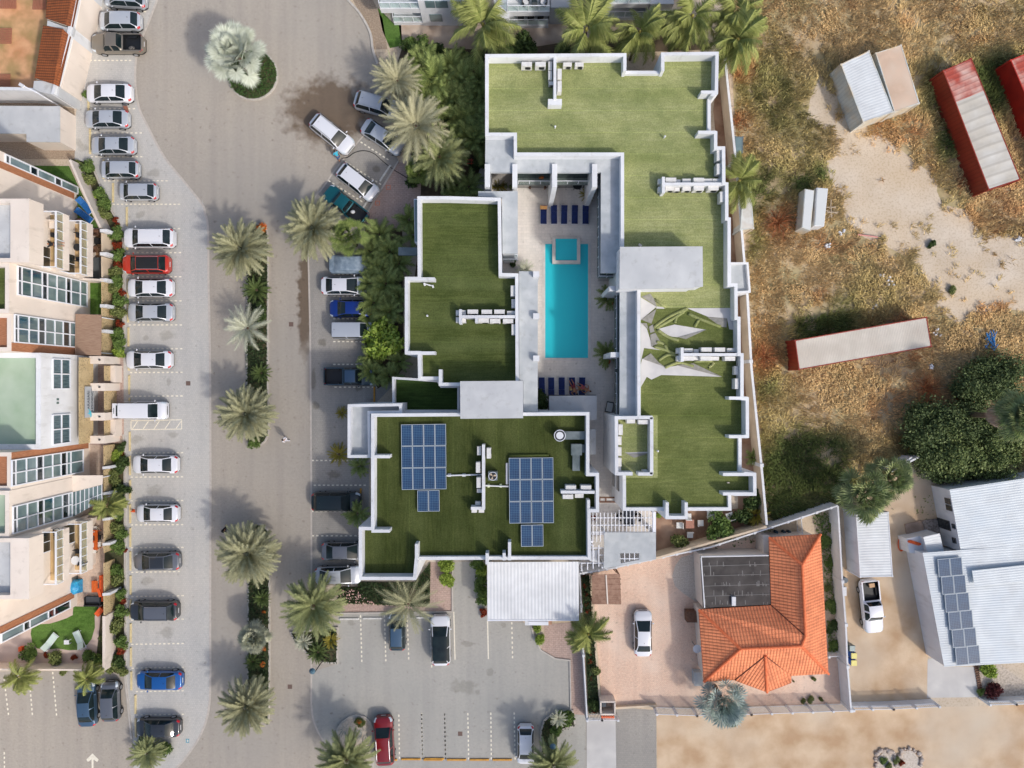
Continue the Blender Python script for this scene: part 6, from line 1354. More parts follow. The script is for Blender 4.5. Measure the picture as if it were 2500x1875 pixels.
# corrugated sheets
def corr(name, c, dark, step, ax, c2=None, amt=.3, c3=None, scale3=.4, rough=.5):
    m = mat(name, c, rough, c2 or tuple(int(v*.93) for v in c), .7, 6, c3, scale3); t, b, mp, mix, ramp, noise, cur = m_nodes[name]
    uv = t.nodes.new('ShaderNodeUVMap'); sx = t.nodes.new('ShaderNodeSeparateXYZ'); t.links.new(uv.outputs[0], sx.inputs[0])
    w1 = t.nodes.new('ShaderNodeMath'); w1.operation = 'MULTIPLY'; w1.inputs[1].default_value = 2*math.pi/step; t.links.new(sx.outputs[ax], w1.inputs[0])
    s_ = t.nodes.new('ShaderNodeMath'); s_.operation = 'SINE'; t.links.new(w1.outputs[0], s_.inputs[0])
    r = ramp(s_.outputs[0], .55, .95); x = t.nodes.new('ShaderNodeMath'); x.operation = 'MULTIPLY'; x.inputs[1].default_value = amt; t.links.new(r, x.inputs[0])
    o = mix(x.outputs[0], cur, lin(dark)); t.links.new(o, b.inputs['Base Color'])
    bp = t.nodes.new('ShaderNodeBump'); bp.inputs['Strength'].default_value = .2; bp.inputs['Distance'].default_value = .04; t.links.new(s_.outputs[0], bp.inputs['Height']); t.links.new(bp.outputs[0], b.inputs['Normal'])
    return m
CW = corr('white_corrugated_sheet', (214,218,220), (184,192,196), .26, 1, amt=.35)
CWr = corr('white_ribbed_sheet', (222,224,226), (208,212,216), .33, 0, amt=.3)
CWh = corr('white_house_sheet', (210,217,221), (188,196,202), .24, 1, amt=.4, c3=(196,206,214))
CG = corr('beige_corrugated_sheet', (206,198,186), (178,170,158), .16, 0, c3=(184,174,162))
CGl = corr('patched_container_sheet', (196,190,178), (150,144,134), .95, 1, amt=.4, c3=(206,204,198))
CR = corr('red_container_side', (150,52,34), (84,26,18), .40, 0, c3=(128,42,30))
CRt = corr('red_rusted_roof', (170,74,58), (120,48,40), .5, 1, c2=(206,172,160), amt=.4)
CWs = corr('white_container_side', (206,212,210), (160,166,164), .36, 0, c3=(208,184,146), scale3=.5)
CT = mat('tan_sheet_roof', (206,180,158), .7, (190,164,142), .8, 6, (214,196,178), .4)
def container(lb, t, c, z, roofm, sidem, nm='shipping_container', cat='shipping container', grp=None, split=None, roofm2=None, inset_=0):
    """c: NW, NE, SE, SW roof corners"""
    pts = [T(tt, x, y, z) for tt, x, y in c]; cx = sum(p[0] for p in pts)/4; cy = sum(p[1] for p in pts)/4
    o = thing(nm, lb, cat, (cx, cy, 0), group=grp)
    def quad(P4, nm_, m, ax=0):
        me = bpy.data.meshes.new(nm_); me.from_pydata([(x-cx, y-cy, zz_) for x, y, zz_ in P4], [], [(0,1,2,3)]); u = me.uv_layers.new(name='UVMap')
        a = Vector(P4[0]); e = (Vector(P4[1])-a); L1 = e.length; L2 = (Vector(P4[3])-a).length
        for li, uvv in zip(range(4), ((0,0),(L1,0),(L1,L2),(0,L2))): u.data[li].uv = uvv
        me.materials.append(m); k = bpy.data.objects.new(nm_, me); C.objects.link(k); k.parent = o; return k
    for i in range(4):
        a, b = pts[i], pts[(i+1) % 4]; quad([(*b,0),(*a,0),(*a,z-.05),(*b,z-.05)], 'side', sidem if not isinstance(sidem, list) else sidem[i])
    nw, ne, se, s_w = pts
    if split:
        lerp = lambda p, q_, u: tuple(p[k]*(1-u)+q_[k]*u for k in (0,1)); l_, r_ = lerp(nw, s_w, split), lerp(ne, se, split)
        quad([(*l_,z),(*r_,z),(*ne,z),(*nw,z)], 'rusted_roof_part', roofm2); quad([(*s_w,z),(*se,z),(*r_,z+.001),(*l_,z+.001)], 'roof', roofm)
    else: quad([(*s_w,z),(*se,z),(*ne,z),(*nw,z)], 'roof', roofm)
    fr = MB()
    for i in range(4): fr.wall(pts[i], pts[(i+1) % 4], z-.14+.002*i, z+.02+.002*i, .09); fr.box(*pts[i], 0, z+.03, .16, .16)
    fr.build('frame', (sidem if not isinstance(sidem, list) else sidem[0]), o); return o
container('white corrugated container with rust-streaked side in the dry field', 4, [(4,510,522),(4,735,415),(4,928,907),(4,690,990)], 2.6, CW, CWs)
container('tan-roofed container tight beside the white corrugated one', 4, [(4,792,432),(4,995,368),(4,1140,835),(4,942,905)], 2.6, CT, CWs)
container('long red container with a patched white roof, rusted red at its top end', 4, [(4,1338,575),(4,1562,476),(4,1958,1452),(4,1706,1535)], 2.6, CGl, CR, split=.265, roofm2=CRt)
container('bright red container with white patches cut by the right edge', 4, [(4,1885,488),(4,2110,395),(4,2560,1400),(4,2310,1490)], 2.6, CRt, mat('bright_red_side', (184,44,28), .6, (160,36,24), .8, 4))
container('long red container with a beige corrugated roof near the boundary wall', 9, [(9,138,1432),(9,1200,1245),(9,1238,1478),(9,170,1665)], 2.6, CG, CR)
container('narrow white roofed container just outside the boundary wall', 8, [(8,1048,175),(8,1100,180),(8,1126,522),(8,1024,530)], 2.4, mat('aged_white_sheet', (206,208,206), .7, (190,186,178), 1.5, 6, (214,206,196), .6), CWs)
container('white garage container right of the boundary wall above the white pickup', 14, [(14,632,1345),(14,890,1332),(19,925,105),(19,665,112)], 2.7, CW, WHITE, nm='garage_container', cat='garage')
container('tiny metal shed with a glass top outside the boundary wall', 3, [(3,976,1108),(3,1040,1112),(3,1036,1232),(3,980,1232)], 1.6, GLASSL, STEEL, nm='shed', cat='shed')
for i, (c4, lb) in enumerate(((([(215,203),(292,215),(262,542),(190,516)]),'white metal box locker, left one of the leaning pair in the field'),(([(312,193),(403,200),(372,506),(292,503)]),'white metal box locker, right one of the leaning pair in the field'))):
    o = thing('metal_locker', lb, 'metal box', (*T(9,*c4[0],1.8),0), group='white metal lockers')
    b = MB().prism(TP(9, c4, 1.8), 0, 1.8); b.build('body', CWs if i == 0 else WHITE, o); MB().prism(inset(TP(9, c4, 1.8), .06), 1.8, 1.84).build('lid', mat('pale_grey_sheet', (204,208,208), .6), o)
for i, (x, y, r_) in enumerate(((500,572,8),(910,950,8),(760,1165,9),(1225,1140,0),(395,665,5),(1932,612,4),(832,908,4),(1275,1365,7))):
    if y == 1140: t, x, y = 14, 1228, 150
    else: t = 9
    r = random.Random(i); b = MB()
    for k in range(6): b.box(T(t,x,y)[0]+r.uniform(-.4,.4)*max(r_,4)/8, T(t,x,y)[1]+r.uniform(-.4,.4)*max(r_,4)/8, .15, .25+r.uniform(0,.12), .3, .22, r.uniform(0,3), 0, .6)
    tag(b.build('litter_heap', WHITE), ['crumpled white litter right of the white lockers','crumpled white litter in the middle of the weeds','white litter above the long beige-roofed container','white rag in green weeds below the beige-roofed container','white scrap below the white lockers','white scrap on the sand at the right edge','small white scrap left of the weeds litter','white litter at the right end of the beige-roofed container'][i], 'litter', 'white litter in the field')
pp_ = MB(); pp_.tube([(*T(9,645,572,.3),.3),(*T(9,805,594,.3),.32)], .07, 8); tag(pp_.build('pipe', mat('pink_pipe', (206,140,134), .6)), 'pink pipe lying in the weeds below the lockers', 'pipe')
r = random.Random(3); pb = MB()
for k in range(26):
    a, rr = r.uniform(.9,2.4), r.uniform(0,.9); c_ = T(9,1715,1435,.3); x, y = c_[0]+r.uniform(-.5,.5), c_[1]+r.uniform(-.8,.8); l = r.uniform(.4,.9)
    pb.tube([(x-l/2*math.cos(a), y-l/2*math.sin(a), .2+.02*k), (x+l/2*math.cos(a), y+l/2*math.sin(a), .2+.02*k)], .045, 5)
tag(pb.build('pipe_heap', mat('blue_plastic_pipe', (40,118,180), .5)), 'heap of blue plastic pipes on the dry grass at the right', 'pipe heap')
pb = MB(); 
for k in range(12):
    a = r.uniform(-.4,1.9); c_ = T(9,425,370,.3); x, y = c_[0]+r.uniform(-.4,.4), c_[1]+r.uniform(-.6,.6); pb.box(x, y, .1+.04*k, .14+.04*k, 1.1, .08, a)
tag(pb.build('timber_heap', mat('grey_timber', (176,160,138), .9)), 'heap of pale timber slats beside the right white locker', 'timber heap')

# red-roofed house
RH = thing('red_roofed_house', 'house with a hipped orange-red tiled roof and salmon forecourt', 'house', (*T(18,1300,900,3),0))
ze, zr_ = 3.0, 4.9
def E(x, y, z=ze): return p3(18, x, y, z)
R1, R2, R3, R4 = E(1520,425,zr_), E(1548,1005,zr_), E(1515,1088,zr_), E(1022,1110,zr_)
AP = E(1222,1165,4.55)
slopes(RH, [[E(1670,180), E(1252,205), R1], [E(1252,205), E(1270,755), R2, R1], [E(1735,1312), E(1670,180), R1, R2, R3],
            [E(1270,755), E(682,790), R4, R3, R2], [E(682,790), E(725,1376), R4],
            [E(725,1376), E(975,1362), AP, E(1432,1328), E(1735,1312), R3, R4]], TILEO)
slopes(RH, [[E(975,1366,3.05), E(1236,1462,3.02), E(1222,1165,4.62)], [E(1236,1462,3.02), E(1434,1386,3.05), E(1434,1326,3.12), E(1222,1165,4.62)], ], TILEO)
RG = mat('ridge_tiles', (236,128,82), .8, (220,110,64), 3, 4)
for a, b in ((R1,R2),(R2,R3),(R3,R4),(E(1252,205),R1),(E(1670,180),R1),(E(682,790),R4),(E(725,1376),R4),(E(1735,1312),R3),(E(1236,1462,3.02),E(1222,1165,4.62))):
    MB().tube([(a[0],a[1],a[2]+.02),(b[0],b[1],b[2]+.02)], .13, 8).build('ridge', RG, RH)
for a, b in ((E(1270,755),R2),(E(975,1362),AP),(E(1432,1328),AP)): MB().tube([(a[0],a[1],a[2]+.03),(b[0],b[1],b[2]+.03)], .05, 6).build('valley', mat('dark_valley', (96,48,34), .8), RH)
MB().prism([T(18,*p_,3.0) for p_ in ((1275,225),(1650,205),(1712,1290),(1420,1305),(1235,1420),(1000,1340),(745,1350),(705,815),(1285,780))], 0, 2.85).build('wall', CREAM, RH)
MB().prism([T(18,*p_,2.9) for p_ in ((700,355),(1250,350),(1268,752),(722,776))], 0, 2.78).build('porch_wall', CREAM, RH)
FR = mat('weathered_black_roof', (66,62,60), .8, (52,48,48), 1.2, 7, (90,86,84), .5, stretch=(1,1,1))
MB().prism([T(18,*p_,3.0) for p_ in ((697,365),(1250,350),(1272,750),(722,778))], 2.8, 2.95).build('flat_roof', FR, RH)
r = random.Random(5); sk = MB()
for k in range(70):
    row = r.choice((440,518,600,680,750)); x = r.uniform(720,1250); ln_ = r.uniform(8,46) if r.random() < .8 else r.uniform(60,110); a, b = T(18,x,row,2.95), T(18,x+r.uniform(-3,3),row-ln_,2.95)
    if row-ln_ < 372: continue
    sk.wall(a, b, 2.951+.0004*k, 2.9525+.0004*k, r.uniform(.03,.09))
for row in (438,518,600,682): sk.wall(T(18,718,row,2.95), T(18,1255,row-16,2.95), 2.981, 2.983, .05)
sk.build('lichen_streaks', mat('pale_streak', (128,126,124), .9), RH)
MB().wall(T(18,702,368,3.0), T(18,730,775,3.0), 2.7, 3.08, .1).build('roof_edge_trim', WHITE, RH); MB().wall(T(18,700,362,3.0), T(18,1248,352,3.0), 2.7, 3.07, .1).build('roof_edge_trim', WHITE, RH)
MB().box(*T(18,966,722,3.1), 2.96, 3.2, .38, .85).build('roof_hatch', WHITE, RH)
for x0, y0, x1, y1, m, z in ((585,808,680,895,WOODB,1.0),(645,1300,712,1410,GREYR,.9),(1205,190,1255,340,CREAM,2.2)):
    MB().prism(TP(18, [(x0,y0),(x1,y0),(x1+4,y1),(x0+4,y1)], z), 0, z).build('side_step' if z < 2 else 'side_porch', m, RH)
o = lthing('satellite_dish', 'round white satellite dish on the left wall of the red-roofed house', 'satellite dish', (*T(18,668,1105,1.8),1.8)); MB().cyl(0,0,0,.12,.1,16,0,.42).build('dish', WHITE, o); MB().cyl(0,0,-1.8,0,.04,6).build('mast', STEEL, o)
# white house
WH = thing('white_metal_roofed_house', 'large white house with corrugated metal roof at the right edge', 'house', (*T(19,1700,0,3),0))
def roofquad(P4, nm_, m, root):
    cx, cy = root.location.x, root.location.y; me = bpy.data.meshes.new(nm_); me.from_pydata([(x-cx, y-cy, z) for x, y, z in P4], [], [(0,1,2,3)]); u = me.uv_layers.new(name='UVMap')
    a = Vector(P4[0]); L1 = (Vector(P4[1])-a).length; L2 = (Vector(P4[3])-a).length
    for li, uvv in zip(range(4), ((0,0),(L1,0),(L1,L2),(0,L2))): u.data[li].uv = uvv
    me.materials.append(m); k = bpy.data.objects.new(nm_, me); C.objects.link(k); k.parent = root; return k
def Q(t, x, y, z): return p3(t, x, y, z)
roofquad([Q(14,1482,1655,3.0),Q(14,2300,1560,3.4),Q(14,2300,1010,3.4),Q(14,1388,1146,3.0)], 'upper_roof', CWh, WH)
MB().prism([T(14,*p_,3.0) for p_ in ((1390,1148),(2300,1012),(2300,1560),(1484,1650))], 0, 2.96).build('wall', WHITE, WH)
roofquad([Q(19,1345,840,3.0),Q(19,2300,790,3.3),Q(14,2300,1575,3.3),Q(19,1170,-83,3.0)], 'lower_roof', CWh, WH)
MB().prism([T(19,*p_,3.0) for p_ in ((1348,834),(2300,782),(2300,-60),(1172,-78))], 0, 2.94).build('wall', WHITE, WH)
roofquad([Q(19,1590,190,3.5),Q(19,2300,110,3.6),Q(19,2300,-20,3.6),Q(19,1570,60,3.5)][::1], 'ridge_cap', CWh, WH)
WA, WB = T(14,1390,1146,3), T(14,1482,1655,3)
for ya_, yb_, za, zb_, nm in ((1215,1262,1.95,2.8,'window'),(1270,1315,1.95,2.8,'window'),(1425,1462,2.35,2.8,'window'),(1535,1580,2.0,2.5,'window'),(1385,1465,.1,2.0,'door')):
    v = [T(14,1400,y,(za+zb_)/2)[1] for y in (ya_, yb_)]; xs_ = [WA[0]+(y-WA[1])/(WB[1]-WA[1])*(WB[0]-WA[0]) for y in v]
    MB().wall((xs_[0]-.02, v[0]), (xs_[1]-.02, v[1]), za, zb_, .1).build(nm, GLASSD, WH)
sh = thing('lean_to_shed', 'small white lean-to with a corrugated roof and orange rags beside the white house', 'shed', (*T(14,1200,1600,2),0))
roofquad([Q(14,1210,1659,2.2),Q(14,1345,1659,2.2),Q(14,1308,1500,2.4),Q(14,1175,1530,2.4)], 'corrugated_roof', CW, sh)
MB().prism([T(14,*p_,1.6) for p_ in ((1040,1545),(1170,1520),(1180,1659),(1065,1659))], 0, 1.55).build('tank_wall', WHITE, sh)
MB().prism([T(14,*p_,2.2) for p_ in ((1180,1535),(1305,1505),(1340,1655),(1212,1655))], 0, 2.15).build('wall', WHITE, sh)
cl = MB()
for k in range(5): cl.ell(*T(14,1075+k*16,1568+k*5,1.7), 1.62, .3, .16, .12, 0, 8, 5)
tag(cl.build('rag_heap', ORANGE), 'orange rags on the white lean-to wall', 'rags')
cs = MB(); c_ = T(14,995,1590,.1)
for k in range(3): cs.tube([(c_[0]+(.35+.05*k)*math.cos(a*.4)*.7, c_[1]+(.5+.04*k)*math.sin(a*.4)*1.2, .06+.03*k) for a in range(17)], .03, 5)
tag(cs.build('cable_coil', ORANGE), 'coil of orange hose on the dirt left of the lean-to', 'hose coil')
tag(MB().prism(TP(14, [(1020,1425),(1155,1395),(1190,1500),(1040,1545)]), .01, .12).build('concrete_pad', mat('stained_concrete', (176,152,134), .9, (150,126,108), 1.5, 5)), kind='structure')
tag(MB().prism(TP(14, [(1160,1395),(1300,1378),(1340,1500),(1190,1500)]), .01, .1).build('stone_patch', mat('crazy_paving', (170,158,150), .9, (120,106,96), 6, 3)), kind='structure')
array(19, [(1278,-33),(1475,-50),(1642,805),(1450,828)], 2, 6, 3.25, 'solar panels on the white house', 'on the white metal-roofed house')
# grey slab and pergolas between the blocks
pg = thing('pergola', 'white timber pergola grid beside the grey slab roof south of the pool alley', 'pergola', (*T(23,800,500,3),0))
for k in range(17):
    x = 318+k*60.5
    if x > 1300: break
    y1_ = 660 if x > 500 else 815
    MB().wall(T(23,x,300 if x > 700 else 345,3.1), T(23,x,y1_,3.1), 2.98, 3.1+.0005*k, .06).build('rafter', FRAME, pg)
for y in (428,548,660): MB().wall(T(23,292,y,3.0), T(23,1330,y,3.0), 2.86, 2.975, .08).build('beam', FRAME, pg)
MB().wall(T(23,292,690,3.0), T(23,500,690,3.0), 2.86, 2.974, .08).build('beam', FRAME, pg); MB().wall(T(23,1312,330,3.15), T(23,1312,660,3.15), 2.8, 3.15, .28).build('beam', FRAME, pg)
for x, y in ((1312,345),(1312,650),(300,815)): MB().box(*T(23,x,y,2.8), 0, 2.85, .18, .18).build('post', FRAME, pg)
gs = thing('canopy', 'pale grey slab canopy with a barred skylight beside the pergola', 'canopy', (*T(23,900,900,3),0))
for pts in ([(505,662),(1335,662),(1337,1000),(1065,1000),(755,1000),(497,1000)],[(497,1000),(757,1000),(765,1165),(765,1203),(490,1250)],[(1065,1000),(1337,1000),(1340,1095),(1066,1148),(1066,1108)],[(765,1165),(1066,1110),(1066,1148),(765,1203)]):
    MB().prism(TP(23, pts, 3.2), 3.0, 3.2).build('roof_slab', GREYR, gs)
for x in (830,910,990): MB().wall(T(23,x,1000,3.15), T(23,x,1150-(x-755)*.17,3.15), 3.02, 3.15, .07).build('skylight_bar', FRAME, gs)
MB().wall(T(23,757,1090,3.15), T(23,1066,1090,3.15), 3.02, 3.145, .07).build('skylight_bar', FRAME, gs)
for x, y in ((520,690),(1310,690),(1310,1080),(520,1225)): MB().box(*T(23,x,y,2.9), 0, 3.0, .22, .22).build('column', WHITE, gs)
p2 = thing('pergola', 'narrow white pergola grid tucked left of the grey slab canopy', 'pergola', (*T(23,350,1050,3),0))
for x in (318,412): MB().wall(T(23,x,865,3), T(23,x,1280-(x-90)*.2,3), 2.9, 3.03, .08).build('rafter', FRAME, p2)
for x in (135,230,320,490): MB().wall(T(23,x,1150,3), T(23,x,1300-(x-90)*.2,3), 2.9, 3.02, .08).build('rafter', FRAME, p2)
for a, b in (((290,920),(490,920)),((90,1165),(490,1165)),((410,1035),(490,1035))): MB().wall(T(23,*a,3), T(23,*b,3), 2.8, 2.895, .07).build('beam', FRAME, p2)
for x, y in ((300,870),(135,1280),(470,1235)): MB().box(*T(23,x,y,2.8), 0, 2.8, .15, .15).build('post', FRAME, p2)
uh = thing('garden_parasol', 'square white parasol beneath the narrow pergola', 'parasol', (*T(23,335,1045,2.2),0))
MB().prism([T(23,*p_,2.3) for p_ in ((290,960),(405,950),(385,1045),(395,1150),(290,1130))], 2.2, 2.26).build('canopy', WHITE, uh); MB().cyl(*T(23,335,1045,2.2), 0, 2.2, .03).build('pole', STEEL, uh)
wp = thing('wooden_pergola', 'weathered brown slatted wooden pergola on the salmon forecourt', 'pergola', (*T(17,1595,455,2.4),0))
for k in range(26): MB().wall(T(17,1478,348+k*9.2,2.5), T(17,1705+k*.4,340+k*9.6,2.5), 2.42, 2.47+.0006*k, .09).build('slat', mat('weathered_slats', (170,136,116), .9, (146,112,94), 3, 5), wp)
for y in (378,420,462,505,548): MB().wall(T(17,1478,y,2.4), T(17,1712,y,2.4), 2.3, 2.41, .08).build('beam', WOODB, wp)
MB().wall(T(17,1592,345,2.55), T(17,1605,580,2.55), 2.49, 2.56, .12).build('beam', CREAM, wp)
for x, y in ((1485,355),(1700,350),(1485,575),(1705,575)): MB().box(*T(17,x,y,2.2), 0, 2.3, .12, .12).build('post', WOODB, wp)
MB().tube([(*T(23,640,1250,1),.9),(*T(23,700,1320,1),.8)], .05, 5).build('leaning_brace', WOODB, wp)
# white ribbed porch roof
pc = thing('car_porch', 'large white ribbed metal porch roof over the hotel entrance drive', 'car porch', (*T(17,1000,470,3.4),0))
roofquad([Q(17,630,712,3.4),Q(17,1372,710,3.4),Q(17,1370,237,3.6),Q(17,628,240,3.6)], 'ribbed_roof', CWr, pc)
MB().prism([T(17,*p_,3.4) for p_ in ((632,706),(1368,704),(1366,244),(632,246))], 3.1, 3.38).build('roof_deck', STEEL, pc)
for x, y in ((650,680),(1000,690),(1350,690),(650,300),(1350,300)): MB().box(*T(17,x,y,3), 0, 3.1, .2, .2).build('column', WHITE, pc)
gu = MB().wall(T(17,630,714,3.45), T(17,1372,712,3.45), 3.25, 3.44, .1); gu.build('gutter', FRAME, pc)
sb = thing('sign_box', 'white box canopy hanging at the lower edge of the porch roof', 'sign box', (*T(17,1025,735,2.5),0))
MB().box(*T(17,1030,735,2.6), 2.0, 2.6, 2.3, .42).build('box', WHITE, sb); MB().box(*T(17,1043,735,2.65), 2.6, 2.64, 1.9, .3).build('lid', FRAME, sb); MB().box(*T(17,1140,735,2.5), 1.9, 2.4, .35, .36).build('tan_end', mat('tan_box', (196,152,124), .8), sb)
# furniture ------------------------------------------------------------
def chair(loc, rot, m, lb, grp=None, nm='garden_chair', w_=.5, back=True, legm=None):
    o = lthing(nm, lb, 'chair', loc, rot, grp); MB().box(0,0,.38,.46,w_,w_,0,0,.95).build('seat', m, o)
    if back: MB().box(0,-w_*.47,.46,.85,w_*.95,.06).build('backrest', m, o)
    for a in (-1,1):
        for b_ in (-1,1): MB().box(a*w_*.42,b_*w_*.42,0,.38,.045,.045).build('leg', legm or m, o)
    return o
WS = mat('white_seat', (222,222,218), .7)
for i, (x, y, rt, lb) in enumerate(((526,108,1.57,'white garden armchair left of the pink table'),(697,90,-1.57,'white garden armchair right of the pink table'),(612,185,3.14,'white garden armchair below the pink table'),(598,36,0,'white garden armchair half under the fin wall, above the pink table'))):
    chair((*T(18,x,y,.4),.02), rt, WS, lb, 'white armchairs in the small hotel garden', w_=.62, legm=WOODB)
table((*T(18,612,98,.7),.02), .85, .85, .7, mat('pinkish_wood', (172,122,104), .8), 'square pinkish table among the white armchairs')
for i, (x, y, lb) in enumerate(((780,20,'white lounge chair under the low south parapet, left one'),(935,35,'white lounge chair under the low south parapet, beside the bush'))): chair((*T(18,x,y,.4),.02), .3*i, WS, lb, 'white lounge chairs at the hotel garden', w_=.75)
for x, rt, lb in ((760,1.2,'left'),(1050,-1.2,'right')): tub((*T(23,x,410,.4),.1), rt, f'{lb} cream tub chair under the pergola grid', BLACK, CREAM, 'tub chairs under the pergola')
table((*T(23,905,430,.7),.1), 1.0, 1.6, .74, GLASSD, 'dark glass dining table under the pergola grid'); 
for i, (x, y, rt) in enumerate(((850,360,1.57),(850,480,1.57),(960,360,-1.57),(960,480,-1.57))): chair((*T(23,x,y,.4),.1), rt, BLACK, f'black dining chair at the {["upper left","lower left","upper right","lower right"][i]} of the pergola table', 'black chairs under the pergola')
o = thing('gate', 'brown double gate with white panes at the foot of the alley', 'gate', (*T(23,550,130,1.6),0)); f = MB()
a, b = T(23,425,100,2.2), T(23,690,100,2.2); MB().wall(a, b, 2.0, 2.2, .14).build('frame', WOODB, o); a, b = T(23,425,170,2.2), T(23,690,170,2.2); MB().wall(a, b, 2.0, 2.2, .14).build('frame', WOODB, o)
for x in (425,525,690): MB().wall(T(23,x,100,2.15), T(23,x,170,2.15), 2.02, 2.19, .12).build('frame', WOODB, o)
MB().prism(TP(23, [(435,108),(682,108),(682,162),(435,162)], 2.1), 2.05, 2.1).build('pane', CONC, o); 
for x in (430,685): MB().box(*T(23,x,135,2), 0, 2.04, .12, .12).build('post', WOODB, o)
# poolside table and chairs
table((*T(7,1358,175,.6),.1), .95, .95, .74, BLACK, 'round black table under the northern piers', rd=True, nm='round_table')
J = stand(step=.2); 
chair((*T(7,1270,165,.4),.1), -1.3, mat('denim_blue', (54,98,140), .8), 'blue upholstered chair left of the round black table')
for x, a, lb in ((955,-.6,'left brown plank bench end beside the first pier'),(1115,.8,'right brown plank bench end beside the second pier')): tag(MB().box(*T(7,x,175,.5), .1, .5, .8, .14, a, 0, .96).build('bench', WOODB), lb, 'bench', 'brown benches under the northern ledge')
o = lthing('deck_chair', 'black framed deck chair with a white seat at the right alley edge', 'chair', (*T(12,1620,478,.4),.1), -.2); MB().box(0,0,.3,.4,.6,.9).build('seat', WS, o); MB().box(0,0,.2,.29,.72,1.1).build('frame', BLACK, o); [MB().box(a*.32,b_*.5,0,.2,.05,.05).build('leg', BLACK, o) for a in (-1,1) for b_ in (-1,1)]
# western gardens
BL = lounger_proto(mat('blue_sling', (30,108,178), .7, (22,92,164), 5, 3), FRAME, back=28)
BL.put((*T(21,1370,210,.4),.03), math.radians(40), 'white sun lounger with long bright blue towel in the north patio', 'sun loungers in the apartment gardens')
BL.put((*T(21,1360,370,.4),.03), math.radians(52), 'white sun lounger with short blue towel and a blue toy in the north patio', 'sun loungers in the apartment gardens')
GL2 = lounger_proto(mat('pale_green_sling', (196,214,206), .7), FRAME, back=34)
GL2.put((*T(15,402,640,.4),.03), math.radians(143), 'pale green sun lounger left of the small white table on the curved lawn', 'sun loungers in the apartment gardens')
GL2.put((*T(15,640,625,.4),.03), math.radians(204), 'pale green sun lounger right of the small white table on the curved lawn', 'sun loungers in the apartment gardens')
table((*T(15,540,640,.4),.03), .5, .42, .42, WHITE, 'small white plastic table between the pale green loungers', nm='side_table')
table((*T(22,1503,455,.75),.03), 1.0, 2.0, .75, WOODO, 'orange wooden dining table on the southern terrace', nm='dining_table')
for i, (x, y, rt, lb) in enumerate(((1532,270,0,'white seated chair at the top end of the orange table'),(1518,625,3.14,'white seated chair at the bottom end of the orange table'),(1410,380,1.57,'black chair left of the orange table, upper'),(1400,505,1.57,'black chair left of the orange table, lower'),(1600,410,-1.57,'black chair right of the orange table, upper'),(1590,520,-1.57,'white seated chair right of the orange table, lower'))):
    chair((*T(22,x,y,.4),.03), rt, WS if 'white' in lb else BLACK, lb, 'chairs round the orange dining table', legm=BLACK)
table((*T(22,1540,1205,.4),.03), .62, 1.15, .45, WOODO, 'low orange coffee table before the orange sofa', nm='coffee_table')
sf = lthing('sofa', 'orange cushioned corner sofa against the southern garden fence', 'sofa', (*T(22,1660,1240,.4),.03)); MB().box(0,0,.0,.4,.62,2.6).build('seat', ORANGE, sf); MB().box(.36,0,0,.75,.14,2.7).build('backrest', BLACK, sf); MB().box(-.25,-.4,.4,.5,.3,.9,.3).build('cushion', ORANGE, sf)
sf = lthing('sofa', 'dark grey two-seat sofa facing up at the lawn edge', 'sofa', (*T(22,1510,1435,.4),.03)); MB().box(0,.05,.1,.42,1.4,.7).build('seat', mat('charcoal_fabric', (66,70,76), .9), sf); MB().box(0,-.42,.0,.75,1.5,.14).build('backrest', BLACK, sf); [MB().box(a*.78,0,0,.55,.1,.8).build('armrest', BLACK, sf) for a in (-1,1)]
tp = thing('covered_grill', 'object wrapped in bright blue tarpaulin on the southern terrace', 'covered grill', (*T(22,1185,1215,.6),.03)); b = MB().ell(0,0,.55,.72,.78,.55,0,14,8); b.box(0,0,0,.8,1.25,1.3,0,0,.9); b.build('tarpaulin', mat('blue_tarp', (52,160,204), .35, (30,130,186), 3, 5, bump=.8, bscale=5), tp, world=False); MB().box(-.15,.75,0,.9,.55,.5).build('grill_end', STEEL, tp, world=False)
tag(MB().box(*T(22,1245,740,1), 0, 1.0, .6, 1.2, 0, 0, .96).build('grill', mat('dark_steel', (60,66,70), .5)), 'dark steel grill against the wall beside the orange dining table', 'grill')
tag(MB().box(*T(22,1275,200,.4), 0, .4, .3, .45).build('planter_box', CLAY), 'small red and white box near the top of the southern terrace', 'box')
tag(MB().box(*T(15,162,700,.4), 0, .4, .36, .42).build('planter_box', ORANGE), 'small orange pot at the left of the pink paving', 'pot')
tag(MB().box(*T(22,1600,1620,.4), 0, .4, .5, .9, -.7).build('cushion_seat', ORANGE), 'orange seat cushion at the upper corner of the curved lawn', 'seat')
for i, (x, y, rt, m, lb) in enumerate(((1555,650,0,WOODB,'brown armchair with white towel at the top of the brown patio'),(1525,920,0,WOODB,'brown armchair with white towel lower on the brown patio'),(1320,760,.4,mat('slate_fabric', (70,80,96), .8),'slate blue chair near the wall of the brown patio'),(1280,470,.2,WOODB,'small brown chair on the north patio lawn'))):
    chair((*T(21,x,y,.4),.03), rt, m, lb, 'chairs on the north patio', w_=.65)
tag(MB().box(*T(21,1570,780,.4), 0, .4, .8, .6).build('coffee_table', BLACK), 'black coffee table between the brown armchairs', 'table')
tag(MB().prism(TP(21, [(1385,1060),(1635,1050),(1635,1388),(1385,1390)], .5), .06, .5).build('plunge_pool_cover', mat('dark_slate_cover', (84,90,94), .6, (70,76,80), 1, 4)), 'dark grey covered plunge pool on the brown patio', 'pool cover')
fz = lthing('round_table', 'round dark wire table on the middle balcony of the north bay', 'table', (XB+.65, 13.1, 3.42)); MB().cyl(0,0,.66,.7,.36,20).build('tabletop', DARKM, fz); MB().cyl(0,0,0,.66,.04,8).build('leg', DARKM, fz)
